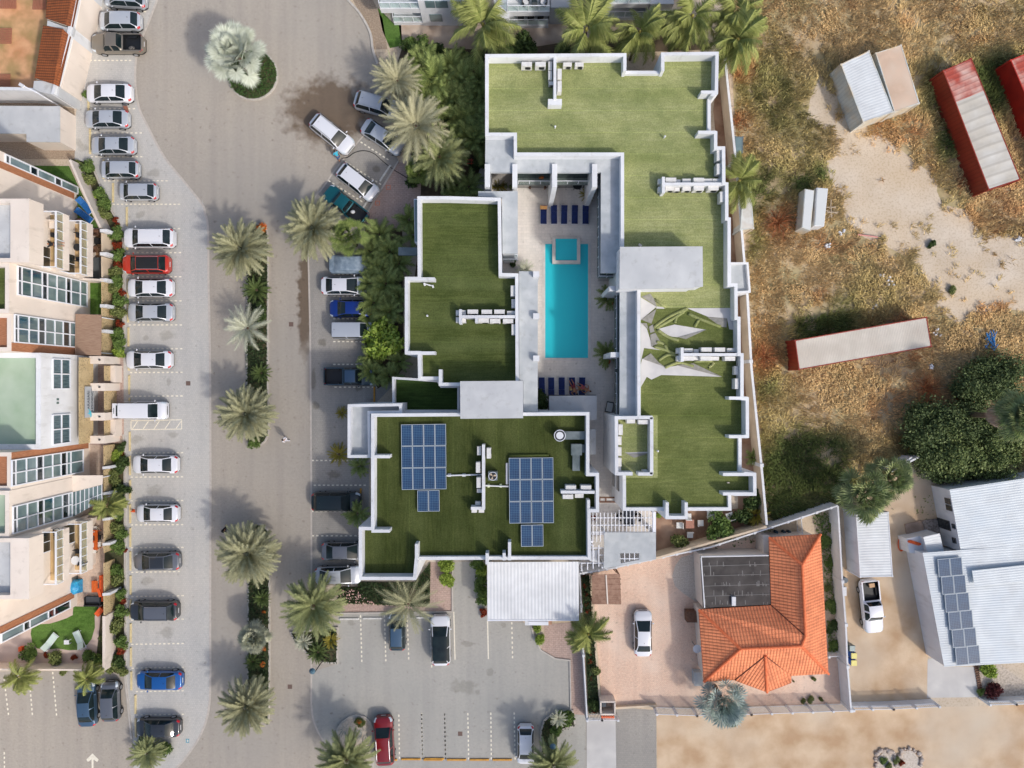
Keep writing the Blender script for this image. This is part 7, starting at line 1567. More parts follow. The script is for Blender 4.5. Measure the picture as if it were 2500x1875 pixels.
chair((XB+.6, 14.3, 3.42), 3.14, DARKM, 'dark wire chair above the round balcony table', 'wire chairs on the middle balcony', w_=.42); chair((XB+.6, 12.0, 3.42), 0, DARKM, 'dark wire chair below the round balcony table', 'wire chairs on the middle balcony', w_=.42)
chair((XB+.55, 14.5, 6.97), 3.14, CREAM, 'cream cushioned balcony chair on the top balcony of the north bay', w_=.7, legm=BLACK); tag(MB().box(XB+.5, 13.6, 6.97, 7.4, .4, .4).build('side_table', BLACK), 'black side table with white papers on the top balcony', 'table')
J = lying(.3); J['elr'] = (.34,.72,.42); J['wrr'] = (.12,.86,.42); J['par'] = (.05,.84,.44); J['ell'] = (-.34,.72,.42); J['wrl'] = (-.12,.86,.42); J['pal'] = (-.05,.84,.44)
person((XB+.55, 12.75), math.radians(90), J, 'person in black lying with arms behind the head on the top balcony', [shirt(BLACK), pants(BLACK, False)], BH, z=7.0)
table((XB+.5, -16.9, 3.42), .85, .85, .72, WHITE, 'round white table on the middle balcony of the south bay', rd=True, nm='round_table', legm=FRAME)
chair((XB+.5, -16.1, 3.42), 3.14, BLACK, 'black chair above the round white balcony table', 'black chairs on the south balcony', w_=.42); chair((XB+1.0, -17.3, 3.42), -2.0, BLACK, 'black chair right of the round white balcony table', 'black chairs on the south balcony', w_=.42)
# bicycle
bk = thing('bicycle', 'bicycle lying on the top balcony of the south bay', 'bicycle', (XB+.7, -13.75, 7.05))
for s_ in (-.32, .32):
    wl = MB().tube([(.28*math.cos(a*.4189), s_+.28*math.sin(a*.4189), .05) for a in range(16)], .02, 5); wl.build('wheel', DARKM, bk, world=False)
MB().tube([(0,-.32,.08),(-.18,-.05,.09),(-.15,.25,.09),(0,.32,.08)], .02, 5).tube([(0,-.32,.08),(.05,.0,.09),(-.15,.25,.09)], .02, 5).build('frame', BLUEB, bk, world=False)
MB().box(-.3,.27,.05,.1,.1,.4).build('handlebar', DARKM, bk, world=False); MB().box(-.22,-.06,.05,.1,.16,.1).build('saddle', BLACK, bk, world=False)
# bins, dog box and small yard things
for i, (t, x, y, m, lb) in enumerate(((19,598,690,STEEL,'grey wheelie bin, uppermost of three beside the white boundary wall'),(19,612,750,mat('bin_yellow_lid', (226,214,130), .6),'blue wheelie bin with pale yellow lid, middle of three'),(19,612,808,MATS['bin_yellow_lid'],'blue wheelie bin with pale yellow lid, lowest of three'))):
    o = thing('wheelie_bin', lb, 'wheelie bin', (*T(t,x,y,1),.01), group='wheelie bins at the boundary wall'); MB().box(0,0,.08,1.0,.5,.5,0,0,1.08).build('body', STEEL if i == 0 else BLUEB, o, world=False); MB().box(.02,0,1.0,1.06,.6,.58,0,0,.9).build('lid', m, o, world=False)
    for s_ in (-.2,.2): MB().tube([(-.25,s_-.03,.09),(-.25,s_+.03,.09)], .09, 10).build('wheel', RUBBER, o, world=False)
tag(MB().cyl(*T(19,545,140,.8), 0, .8, .3, 20, 0, .28).build('barrel', mat('blue_grey_barrel', (74,86,96), .5)), 'dark blue-grey barrel beside the wall above the pickup', 'barrel')
tag(MB().box(*T(19,542,230,.3), .0, .3, .3, .9).build('plastic_box', WHITE), 'white plastic box on the ground left of the pickup', 'box')
for i, x in enumerate((1318,1382,1422)): tag(MB().cyl(*T(18,x,165,.6), 0, .6, .16, 12, 0, .14).build('planter_tub', mat('blue_tub', (44,70,84), .6)), f'dark blue tub, {ORD[i]} from the left above the red roof', 'tub', 'dark blue tubs above the red roof')
o = lthing('folding_chair', 'bright blue folding chair above the black flat roof', 'chair', (*T(18,1200,300,.5),.02), .2); MB().box(0,0,.38,.42,.55,.5).build('seat', BLUEB, o); MB().box(0,-.26,.42,.9,.55,.05).build('backrest', BLUEB, o); [MB().box(a*.25,b_*.22,0,.38,.03,.03).build('leg', STEEL, o) for a in (-1,1) for b_ in (-1,1)]
for (hx, hy), (bx_, by_), lb in ((T(16,868,878,4.5), T(16,975,760,.1), 'grey-blue dome street lamp leaning over the lot entrance'), (P(1350,1824,3.5), P(1335,1812,.1), 'dark teal dome street lamp beside the leaning palm')):
    o = thing('street_lamp', lb, 'street lamp', (bx_, by_, .1), group='dome street lamps'); zh = 4.4 if 'grey-blue' in lb else 3.4
    MB().tube([(bx_,by_,.1),(bx_,by_,zh-.5),(hx,hy,zh-.05)], .05, 6).build('pole', DARKM, o); MB().cyl(hx, hy, zh, zh+.22, .30, 20, 0, .1).build('lamp_dome', mat('lamp_teal', (72,104,120), .5), o)
fr_ = thing('metal_rack', 'orange-red metal rack on the brown soil among the palms', 'rack', (*T(2,435,1310,.6),0)); 
b = MB(); a_, c_ = T(2,350,1295,.8), T(2,520,1325,.8); b.box((a_[0]+c_[0])/2, a_[1], .75, .8, 2.1, .05); b.box((a_[0]+c_[0])/2, c_[1], .75, .8, 2.1, .05)
for x in (365,500): b.box(T(2,x,1310,.8)[0], (a_[1]+c_[1])/2, .7, .75, .05, .7)
for x in (360,510):
    for yy in (a_[1], c_[1]): b.box(T(2,x,1310,.8)[0], yy, 0, .75, .05, .05)
b.build('frame', mat('orange_red_metal', (206,96,70), .6), fr_)
# rock ring in the south-east sand
r = random.Random(11)
tag(MB().prism(TP(19, [(800,1700),(800,1580),(860,1520),(910,1530),(960,1580),(1020,1520),(1090,1520),(1150,1600),(1160,1700)]), .01, .05).build('stone_ring_gravel', MATS['white_pebbles']), kind='structure')
for j, (cx_, cy_, rx_, ry_) in enumerate(((870,1600,88,90),(1060,1600,100,98))):
    for k in range(18):
        a = math.pi*(k/17)*1.25-.35; c_ = T(19,cx_+rx_*math.cos(a)+r.uniform(-8,8), cy_-ry_*math.sin(a)+r.uniform(-8,8)); s_ = r.uniform(.13,.27)
        b = MB().ell(0,0,s_*.4,s_*r.uniform(.8,1.3),s_,s_*.7,0,7,5); o = b.build('border_stone', mat('pale_stone', (200,188,176), .9, (150,130,116), 6, 4)); o.location = (*c_, 0); o.rotation_euler = (0,0,r.uniform(0,3))
        tag(o, f'pale border stone of the {"left" if j == 0 else "right"} half of the stone ring in the bottom sand', 'stone', f'{"left" if j == 0 else "right"} stone ring')
# ================================================================ VEGETATION
def frond_geo(r, n_fr, L, el0, el1, droop, leaf, wleaf, nl=22, fold=.45, ang=55, curl=0.0, lj=.15, base=.12, seg=2, gap=.12, wind=None, azj=.12):
    """pinnate crown: arrays of verts and triangles; fronds spiral from upright young to low old ones"""
    V = []; Fc = []; o = 0
    for k in range(n_fr):
        u = (k+.5)/n_fr; az = k*2.39996+r.normal()*azj; e = math.radians(el0+(el1-el0)*u)+r.normal()*(.06+azj*.3); Lk = L*(.72+.28*min(1, u*2.2))*(1+r.normal()*.05)
        if wind is not None: az += wind*math.sin(az)
        dr = droop*(.6+.6*u)*(1+r.normal()*.1); n = nl
        t = np.linspace(0, 1, n+1); th = e-dr*t**1.4; ds = Lk/n
        hx = np.concatenate([[0], np.cumsum(np.cos(th[:-1])*ds)])+base; hz = np.concatenate([[0], np.cumsum(np.sin(th[:-1])*ds)])
        side = r.normal()*.18*t**2*Lk*.5
        ca, sa = math.cos(az), math.sin(az)
        pts = np.stack([hx*ca-side*sa, hx*sa+side*ca, hz], 1)
        tw = np.array([-sa, ca, 0.0])
        # rachis
        for i in range(0, n, 2):
            a, b = pts[i], pts[min(i+2, n)]; w_ = .022*(1-t[i])+.008
            V += [a-tw*w_, a+tw*w_, b+tw*w_*.7]; Fc.append((o, o+1, o+2)); o += 3
        m = n*2
        tt = gap+(1-gap)*np.linspace(0, 1, m)
        for s_ in (-1, 1):
            P_ = np.stack([np.interp(tt, t, pts[:,j]) for j in range(3)], 1)
            T_ = np.stack([np.interp(tt, t, np.gradient(pts[:,j])) for j in range(3)], 1); T_ /= np.linalg.norm(T_, axis=1)[:,None]
            prof = np.sin(np.pi*np.clip(.18+.80*tt, 0, 1))**.55
            ll = leaf*prof*(1+r.normal(size=m)*lj)
            aa = math.radians(ang)*(1-.45*tt)+r.normal(size=m)*.1; ff = fold+r.normal(size=m)*.15
            out = tw[None]*s_*np.cos(ff)[:,None]+np.array([0,0,1.])[None]*np.sin(ff)[:,None]
            d = T_*np.cos(aa)[:,None]+out*np.sin(aa)[:,None]; d[:,2] -= curl*r.uniform(.6,1.4,m); d /= np.linalg.norm(d, axis=1)[:,None]
            tip = P_+d*ll[:,None]; w_ = T_*wleaf*.5
            tri = np.stack([P_-w_, P_+w_, tip], 1).reshape(-1,3); V += list(tri); Fc += [(o+3*i, o+3*i+1, o+3*i+2) for i in range(m)]; o += 3*m
    return np.array(V), np.array(Fc)
def fan_geo(r, n_lv, pet, rad, el0, el1, nseg=26, spread=250, fold=.25, hang=0.0):
    V = []; Fc = []; o = 0
    for k in range(n_lv):
        u = (k+.5)/n_lv; az = k*2.39996+r.normal()*.15; e = math.radians(el0+(el1-el0)*u)+r.normal()*.08; L = pet*(.45+.55*u)*(1+r.normal()*.06)
        d = np.array([math.cos(az)*math.cos(e), math.sin(az)*math.cos(e), math.sin(e)]); sd = np.array([-math.sin(az), math.cos(az), 0.]); c = d*L; w_ = sd*.025
        V += [-w_, w_, c]; Fc.append((o,o+1,o+2)); o += 3
        up = np.cross(d, sd); up = up if up[2] > 0 else -up
        # blade plane tilted outwards
        tl = math.radians(r.uniform(-25, 20)); dd = d*math.cos(tl)-up*math.sin(tl); nn = np.cross(dd, sd); nn = nn if nn[2] > 0 else -nn
        R = rad*(1+r.normal()*.08)
        for j in range(nseg):
            a = math.radians(-spread/2+spread*j/(nseg-1)); q = dd*math.cos(a)+sd*math.sin(a); w2 = -dd*math.sin(a)+sd*math.cos(a)
            rr = R*(.72+.28*math.cos(a/1.6))*(1+r.normal()*.05); z = (fold*(1 if j % 2 else -1)*.08)
            mid = c+q*rr*.62+nn*(.02+z); tip = c+q*rr-np.array([0,0,1])*(hang*rr+.04*rr)+nn*z
            ww = w2*rr*math.radians(spread/(nseg-1))*.33
            V += [c, mid-ww, tip, mid+ww]; Fc += [(o,o+1,o+2),(o,o+2,o+3)]; o += 4
    return np.array(V), np.array(Fc)
def palm_proto(name, mk, m, th, tr=.22, extra=None, hub=None):
    o = thing(name, 'x', 'palm tree'); V, Fc = mk
    k = np_mesh('crown', V+np.array([0,0,th]), Fc, m, o, k=3)
    if th > .15: MB().tube([(0,0,0),(.02,.01,th*.5),(0,0,th)], tr*1.15, 10, 0, tr*.85).build('trunk', TRUNKM, o, smooth=True)
    if hub: MB().ell(0,0,th+.08,*hub[0],0,10,6).build('crownshaft', hub[1], o, smooth=True)
    if extra: extra(o, th)
    return Proto(o)
def leafmat(name, a, b, c=None, rough=.55, tr=.25):
    m = mat(name, a, rough, c2=c or a, scale=.6, isl=b, spec=.15); return m
G = np.random.default_rng
M_DATE = leafmat('date_palm_leaf', (128,130,98), (172,170,136), (146,146,110)); M_DATE2 = leafmat('pale_date_leaf', (146,144,112), (178,174,142), (158,156,122)); M_DATE3 = leafmat('green_date_leaf', (108,118,76), (154,158,110), (128,136,90))
M_COCO = leafmat('coconut_leaf', (104,116,56), (158,162,98), (128,138,72)); M_ARECA = leafmat('dark_palm_leaf', (86,104,56), (156,168,100), (112,130,70)); M_CYC = leafmat('cycad_leaf', (66,86,44), (104,118,70), (80,98,52))
M_BIS = leafmat('silver_fan_leaf', (174,182,168), (206,212,198), (186,192,172)); M_BIS2 = leafmat('blue_silver_fan_leaf', (140,158,150), (192,204,196), (158,176,166)); M_FAN = leafmat('green_fan_leaf', (98,118,60), (140,154,90), (114,134,70)); M_WAS = leafmat('washingtonia_leaf', (134,150,98), (186,194,142), (152,166,114)); M_PALE = leafmat('pale_feather_leaf', (172,174,150), (204,206,184), (184,186,160))
DT = [palm_proto('date_palm', frond_geo(G(s), 96+6*s, 2.85, 70, -12-3*s, .6+.1*s, .56, .10, 26, fold=.38, ang=47, curl=.15, azj=.3), M_DATE, 3.2, hub=((.2,.2,.28), mat('date_heart', (128,134,108), .8))) for s in (1, 2, 5)]
DTG = palm_proto('date_palm', frond_geo(G(3), 90, 2.8, 68, -12, .75, .56, .09, 24, fold=.35, ang=48, curl=.18), M_DATE3, 3.2)
DTP = [palm_proto('date_palm', frond_geo(G(s), 62, 3.1, 64, -15, .7, .6, .07, 26, fold=.3, ang=46, curl=.2), M_DATE2, 5.0) for s in (4,)]
DTS = palm_proto('date_palm', frond_geo(G(6), 30, 3.0, 60, -12, .75, .55, .04, 24, fold=.2, ang=50, curl=.2), M_DATE, 4.2)
CO = [palm_proto('coconut_palm', frond_geo(G(s), 34, 3.8, 66, -24, 1.3, 1.25, .10, 36, fold=-.1, ang=58, curl=.6, wind=.7, azj=.5), M_COCO, 5.5, .14, hub=((.18,.18,.3), mat('coco_heart', (150,140,70), .8))) for s in (7, 8)]
AR = [palm_proto('areca_palm', frond_geo(G(s), 32, 2.0, 78, 8, 1.1, .55, .075, 20, fold=.4, ang=55, curl=.25, azj=.4), M_ARECA, 1.2, .12) for s in (9, 10)]
CY = palm_proto('cycad', frond_geo(G(11), 44, 1.35, 66, 2, .75, .22, .045, 20, fold=.35, ang=60), M_CYC, .4, .16)
CYY = palm_proto('cycad', frond_geo(G(12), 28, 1.2, 70, 8, .8, .25, .05, 16, fold=.35, ang=55), leafmat('yellow_cycad_leaf', (126,122,50), (166,150,66), (110,112,48)), .3, .14)
PF = palm_proto('silver_date_palm', frond_geo(G(13), 34, 2.2, 70, 0, .85, .55, .04, 22, fold=.25, ang=45, curl=.3), M_PALE, 2.2, .18)
BS = palm_proto('bismarck_palm', fan_geo(G(14), 40, 2.3, 1.15, 84, -8, 30, 290), M_BIS, 4.5, .26)
BS2 = palm_proto('bismarck_palm', fan_geo(G(15), 34, 1.9, 1.0, 80, -5, 26, 280, fold=.8), M_BIS2, 2.5, .22)
FN = palm_proto('fan_palm', fan_geo(G(16), 28, 1.35, .85, 78, -8, 24, 240), M_FAN, 3.6, .18)
FNP = palm_proto('fan_palm', fan_geo(G(17), 40, .95, .85, 80, -10, 24, 230, hang=.2), M_PALE, 2.2, .18)
WS_ = [palm_proto('washingtonia_palm', fan_geo(G(18+i), 34, 1.7, 1.05, 80, -8, 26, 220, hang=.15, fold=.8), M_WAS, 4.0, .24) for i in (0,)]
SHR = {}
def shrub_geo(seed, n=2400, blobs=13, size=.19, flat=.8):
    r = G(seed); c = r.normal(size=(blobs,3)); c /= np.linalg.norm(c, axis=1)[:,None]; c *= r.uniform(.2,.72 if blobs < 30 else 1.0,(blobs,1)); c[:,2] = np.abs(c[:,2])*flat+.35
    k = r.integers(0, blobs, n); d = r.normal(size=(n,3)); d /= np.linalg.norm(d, axis=1)[:,None]; rad = r.uniform(.2,.42,blobs)[k][:,None]*r.uniform(.5,1.25,(n,1))
    return leaf_quads(c[k]+d*rad, size, r)
def shrub_proto(name, m, seed, cat='shrub', **kw):
    o = thing(name, 'x', cat); v, f = shrub_geo(seed, **kw); np_mesh('foliage', v, f, m, o)
    b = MB()
    for a in range(5): b.tube([(0,0,0),(.28*math.cos(a*1.26),.28*math.sin(a*1.26),.55)], .035, 5, 0, .015)
    b.build('stem', mat('bark', (92,76,58), .9, (70,58,44), 6, 4), o); return Proto(o)
M_SG = leafmat('shrub_leaf', (74,98,50), (120,142,76), (92,116,58)); M_SD = leafmat('dark_shrub_leaf', (52,70,40), (88,106,60), (64,84,46)); M_SO = leafmat('olive_shrub_leaf', (92,104,58), (134,142,86), (108,118,66)); M_SR = leafmat('red_flower_leaf', (150,52,34), (96,60,36), (176,70,44)); M_SY = leafmat('lime_shrub_leaf', (130,154,60), (168,186,90), (110,140,50)); M_SOr = leafmat('orange_flower', (214,140,54), (226,110,60), (196,150,70)); M_TR = leafmat('tree_leaf', (78,94,54), (128,140,88), (94,110,64))
SG, SD, SO_, SR, SY, SOF = (shrub_proto('green_shrub', M_SG, 31), shrub_proto('dark_shrub', M_SD, 32), shrub_proto('olive_shrub', M_SO, 33, size=.16), shrub_proto('red_flowering_shrub', M_SR, 34, n=1500), shrub_proto('lime_shrub', M_SY, 35), shrub_proto('orange_flowering_plant', M_SOr, 36, n=900))
RP = random.Random(21)
def put(pr, t, x, y, zc, s, lb, grp=None, cat=None, z0=.0, sz=None):
    X, Y = T(t, x, y, zc) if t is not None else P(x, y, zc)
    o = pr.put((X, Y, z0), RP.uniform(0, 6.28), lb, grp, (s*RP.uniform(.94,1.06), s*RP.uniform(.94,1.06), (s if sz is None else sz)*RP.uniform(.9,1.1)), cat)
    o.rotation_euler[0] = RP.uniform(-.06,.06); o.rotation_euler[1] = RP.uniform(-.06,.06); return o
gm, ge, gn = 'date palms on the medians', 'palms beside the east bays', 'palms in the north garden'
put(DT[0],6,262,688,4.2,.98,'date palm at the north tip of the upper median, orange plant at its edge',gm,z0=.1)
put(DT[1],11,285,548,4.2,1.0,'date palm at the south tip of the upper median, near the person in white',gm,z0=.1)
put(DT[2],11,305,1680,4.2,1.12,'date palm at the north tip of the lower median, near the person in black',gm,z0=.1)
put(DT[1],16,312,1215,4.2,.95,'date palm at the south tip of the lower median',gm,z0=.1)
put(DT[1],6,855,485,4.6,1.06,'large date palm over the teal pickup',ge,z0=.1)
put(DTG,16,872,365,4.2,1.08,'large date palm left of the flower bed, south of the silver sedan',ge,z0=.1)
put(DTS,16,1635,330,4.6,1.02,'sparse feathery palm over the small teal car','palms in the south lot')
put(DTG,16,1130,1620,4.0,1.0,'date palm at the bottom of the gravel island','palms in the south lot')
put(DTP[0],1,1515,592,5.4,.82,'pale date palm above the silver SUV at the slanted bays',gn)
put(DTP[0],1,1690,1035,5.4,1.08,'large grey-green feathery palm over the silver sedan at the slanted bays',gn)
put(DTG,2,235,1245,4.6,1.05,'big green date palm left of the orange-red rack',gn)
put(DTG,15,1180,1555,1.6,.66,'short date palm in the bed below the last west bay','palms in the west garden',z0=0,sz=.4)
put(DTG,None,1352,1868,3.2,.92,'leaning palm at the bottom edge over the white hatchback','palms in the south lot')
put(BS,1,232,435,5.2,1.02,'large silver-white Bismarck fan palm on the round island','silver fan palms',z0=.1)
put(BS2,18,890,1530,3.2,1.0,'blue-grey fan palm below the red-roofed house','silver fan palms')
put(PF,6,345,1335,2.6,1.05,'whitish feather palm in the middle of the upper median','pale palms on the medians',z0=.1)
put(FNP,16,405,600,2.6,1.05,'pale fan palm with orange flowers on the lower median','pale palms on the medians',z0=.1)
put(FN,6,1150,590,4.0,1.0,'green fan palm right of the large date palm over the teal pickup',ge)
put(FN,2,60,1370,3.4,.7,'light green fan palm low beside the brick forecourt',gn)
for x, y, s, lb in ((690,1165,1.08,'green fan palm at the corner of the white boundary walls'),(935,1050,.9,'green fan palm touching the white wall end, right one of the pair')): put(WS_[0],14,x,y,4.2,s,lb,'fan palms at the wall corner')
gc = 'coconut palms along the north edge'
for i, (t, x, y, s, lb) in enumerate(((2,620,190,1.0,'coconut palm before the blue-green windows of the top white house'),(2,1450,215,1.0,'coconut palm right of the house with two tub chairs'),(2,1870,250,.82,'coconut palm above the notch of the hotel north parapet'),(3,640,130,.95,'coconut palm above the north-east corner room of the roof'),(3,1005,300,.95,'coconut palm overhanging the north-east roof corner'),(3,1030,30,.85,'coconut palm at the top edge beside the dry field'),(3,1035,1420,.72,'small coconut palm outside the east wall beside the white container'))): put(CO[i % 2],t,x,y,5.8,s,lb,gc)
put(CO[0],17,1450,850,4.5,.62,'small coconut palm at the lower right corner of the ribbed porch roof','coconut palms in the south',sz=.7)
put(CO[1],15,125,930,3.0,.52,'small palm overhanging the painted bays below the pink paving','palms in the west garden',sz=.5)
put(CO[0],10,850,1290,3.0,.46,'dark small palm leaning over the glass veranda end','palms in the west garden',sz=.5)
put(CO[1],15,700,940,3.0,.4,'small palm over the nose of the blue-grey sedan','palms in the west garden',sz=.5)
put(CY,6,405,1020,.9,.98,'dark green cycad on the upper median, above the whitish palm','cycads on the medians',z0=.1)
put(CY,11,445,200,.9,.8,'green cycad on the upper median, above its southern date palm','cycads on the medians',z0=.1)
put(CY,16,450,295,.9,.68,'small cycad at the top of the lower median planting','cycads on the medians',z0=.1)
put(CY,16,372,815,.9,.66,'cycad beside the orange flower on the lower median','cycads on the medians',z0=.1)
put(CY,16,905,735,.9,.85,'cycad in the lot corner bed by the dome lamp','cycads near the lot',z0=.1)
put(CYY,16,1010,640,.9,.7,'yellow-green cycad in the lot corner bed','cycads near the lot',z0=.1)
put(PF,16,800,625,.8,.42,'small silvery spiky palm at the left of the lot corner bed','cycads near the lot',z0=.1)
put(CYY,11,1100,525,.8,.55,'yellow-green cycad in the planter left of the grey-roofed wing','cycads by the south block')
put(CYY,11,1075,865,.9,.9,'bronze-tipped cycad below the grey-roofed wing','cycads by the south block')
put(AR[0],11,1245,965,1.6,.6,'small green palm below the grey-roofed wing, by the parapet','cycads by the south block')
put(AR[1],11,1230,1350,1.6,.75,'green palm at the nose of the dark green SUV','cycads by the south block')
for i, (x, y, s) in enumerate(((1395,560,.9),(1490,700,.95),(1330,700,.75),(1400,840,.9),(1560,800,.8),(1330,960,.8),(1460,960,.95),(1550,1060,.75),(1360,1120,.85),(1480,1190,.85),(1300,1230,.6))):
    put(AR[i % 2],6,x,y,2.0,s,f'dark areca palm in the thicket west of the hotel, {ORD[i]} going down','areca palms beside the east bays')
for i, (t, x, y, s) in enumerate(((6,1320,1560,.7),(6,1560,1600,.7),(11,1330,190,.8),(11,1480,230,.75),(6,1640,440,.8),(6,1690,560,.75))):
    put(AR[(i+1) % 2],t,x,y,2.0,s,['areca palm left of the lime green tree foot','areca palm right below the lime green tree','areca palm over the nose of the slate blue pickup','areca palm right of the slate blue pickup','areca palm against the west block window bay','areca palm below the west block window bay'][i],'areca palms beside the east bays')
put(shrub_proto('lime_tree', M_SY, 41, 'tree', n=3600, blobs=14, size=.17),6,1430,1420,2.6,2.3,'bright lime green tree above the slate blue pickup','trees by the east bays')
for i, (x, y, s, m) in enumerate(((200,620,1.1,0),(280,760,1.0,1),(120,480,.9,0),(330,520,1.0,1),(100,800,.9,1),(420,820,1.2,0),(500,940,1.1,1),(430,960,1.0,0),(560,760,.9,1),(480,1100,1.0,0),(570,1130,.85,1),(440,640,1.0,1),(560,620,.8,0))):
    put(AR[m],2,x,y,3.0,s*1.15,f'green palm in the dense north garden left of the turf roof, {ORD[i]} listed','areca palms in the north garden',sz=1.5)
put(AR[0],2,480,1500,1.6,.9,'dark palm beside the light gap left of the north piers','areca palms in the north garden'); put(AR[1],2,380,1560,1.6,.8,'dark palm above the west block north parapet','areca palms in the north garden')
put(CYY,2,720,1470,1.2,.9,'spiky plant in the court between the first two piers','court plants'); put(AR[0],2,790,1440,1.2,.5,'small palm in the court beside the second pier','court plants')
put(shrub_proto('leafy_tree', leafmat('light_tree_leaf', (112,140,72), (158,180,112), (128,156,84)), 42, 'tree', n=2600, size=.15),2,815,320,3.0,1.5,'light green round tree above the north parapet','trees in the north garden')
gsn = 'bushes along the north parapet'
for i, (x, y, s, k) in enumerate(((700,370,1.0,'d'),(900,360,1.2,'d'),(980,400,.9,'d'),(640,310,.9,'g'),(80,370,1.0,'g'),(170,400,1.0,'d'),(0,330,.8,'g'),(1250,400,.8,'d'),(1500,400,.8,'d'))):
    put(SD if k == 'd' else SG,2,x,y,1.2,s*1.3,f'{"dark" if k == "d" else "mid"} green bush in the strip above the north parapet, {ORD[i]} listed',gsn,'bush')
for i, (x, y, s) in enumerate(((290,1420,1.5),(60,1400,1.6),(560,1320,1.0),(440,1000,1.3),(300,930,1.3),(150,980,1.2),(520,480,1.2),(400,480,1.2))): put(SD,2,x,y,.8,s,f'dark bush under the palms of the north garden, {ORD[i]} listed','dark bushes in the north garden','bush')
# pool plants
for t, x, y, s, pr, lb, g_ in ((7,1440,235,.62,CYY,'potted palm with a yellow frond at the north-east pool corner','pool plants'),(7,1610,1080,.72,AR[0],'potted palm by the glass rail, upper right of the pool','pool plants'),(7,1605,1540,.72,AR[1],'potted palm by the glass rail, lower right of the pool','pool plants'),(7,935,850,.45,PF,'pale drooping palm frond plant in the notch left of the pool','pool plants')): put(pr,t,x,y,1.2,s,lb,g_,z0=.1)
put(SD,12,1075,420,1.0,1.1,'dark shrub over the foot of the leftmost bottom lounger','pool plants','bush',z0=.1); put(SD,7,840,790,1.0,.5,'small dark shrub in a red pot in the notch','pool plants','bush',z0=.1)
for i, (x, y) in enumerate(((1625,1125),(1600,1600),(1625,1140))[:2]): tag(MB().cyl(*T(7,x,y,.4), .1, .5, .28, 16, 0, .34).build('plant_pot', CLAY), ['clay pot of the upper right pool palm','clay pot of the lower right pool palm'][i], 'plant pot', 'pool plant pots')
put(SOF,2,1070,1425,3.8,.42,'orange flowering plant on the balcony between the piers',None,'plant',z0=3.5); put(SOF,2,1110,1415,3.8,.36,'yellow-brown plant on the balcony right of the orange one',None,'plant',z0=3.5)
# west hedge
hedge = [(0,620,1310,'o',.5),(0,700,1355,'g',.75),(0,710,1440,'o',.9),(0,745,1570,'y',.5),(0,790,1560,'g',.75),(0,830,1640,'g',.7),(5,840,310,'g',.8),(5,850,400,'o',.85),(5,905,440,'r',.35),(5,920,500,'r',.45),(5,935,570,'g',.85),(5,860,590,'y',.4),(5,930,660,'r',.6),(5,940,745,'g',.8),(5,935,800,'r',.6),(5,930,860,'o',.85),(5,940,945,'g',.85),(5,960,1040,'r',.5),(5,920,1010,'o',.8),(5,945,1110,'g',.8),(5,930,1210,'o',.9),(5,945,1300,'r',.55),(5,948,1370,'g',.85),(5,950,1450,'g',.8),(5,945,1520,'y',.65),
 (10,970,805,'d',.5),(10,920,870,'y',.7),(10,965,865,'r',.3),(10,965,950,'d',.85),(10,930,1060,'o',1.0),(10,970,1150,'d',.8),(10,960,1240,'g',.8),(10,980,1275,'r',.3),(10,950,1340,'g',.8),(10,940,1450,'o',.95),(10,970,1500,'g',.8),(10,950,1600,'g',.9),(10,985,1650,'r',.3),(15,930,60,'g',.85),(15,940,150,'o',.9),(15,960,250,'g',.7),(15,975,320,'r',.45),(15,955,400,'g',.8),(15,945,530,'o',1.0),(15,960,640,'g',.8),(15,965,720,'r',.6),(15,950,800,'d',.7),(15,900,860,'o',.9),(15,960,880,'o',.7),
 (15,220,750,'g',.9),(15,340,765,'r',.35),(15,430,760,'o',.9),(15,570,780,'r',.35),(15,700,750,'g',.8),(15,780,800,'g',.75),(15,800,620,'o',.5),(15,490,890,'o',.5)]
nm_ = {'g':('green',SG),'d':('dark green',SD),'o':('olive',SO_),'r':('red flowering',SR),'y':('lime yellow',SY)}
cnt = {}
for i, (t, x, y, k, s) in enumerate(hedge):
    part = 'upper west hedge strip' if t in (0, 5) else ('lower west hedge strip' if x > 820 else 'row below the curved lawn'); kk = (part, k); cnt[kk] = cnt.get(kk, 0)+1
    put(nm_[k][1],t,x,y,.8,s*1.12,f'{nm_[k][0]} shrub, {ORD[cnt[kk]-1]} from the north in the {part}','shrubs in the western gardens','shrub')
put(SG,20,1335,1500,.8,.5,'small green plant against the white wall before a white sedan',None,'shrub')
# median and lot plants
put(SOF,6,450,525,.7,.8,'orange plant at the edge of the northernmost median palm','orange flowers on the medians','plant',z0=.1)
for x, y, s, lb in ((458,830,.42,'orange flowers beside the cycad on the lower median'),(468,705,.35,'orange flowers under the pale fan palm on the lower median'),(472,405,.28,'small orange flowers at the top of the lower median')): put(SOF,16,x,y,.6,s,lb,'orange flowers on the medians','plant',z0=.1)
put(SD,6,450,1190,.7,1.0,'dark bush between cycad and whitish palm on the upper median','bushes on the medians','bush',z0=.1); put(SG,15,1330,1500,.7,1.0,'green bush right of the short date palm below the last west bay',None,'bush'); put(SD,15,1150,1450,.7,.8,'dark bush under the last west bay car tail',None,'bush')
put(SG,11,400,760,.6,.8,'green bush at the southern tip of the upper median','bushes on the medians','bush',z0=.1)
for i, (x, y, s) in enumerate(((300,290,1.0),(305,385,.95),(560,250,.9),(580,325,.85),(580,400,.85),(588,500,1.15),(600,560,.9))): put(SY if i in (0,1,3) else SG,17,x,y,1.0,s,['lime bush beside the drive, upper one','lime bush beside the drive, lower one','green bush at the porch roof left side, topmost','lime bush at the porch roof left side, second','green bush at the porch roof left side, third','large green bush at the porch roof left side','green bush at the porch roof left side, lowest'][i],'bushes beside the porch roof','bush')
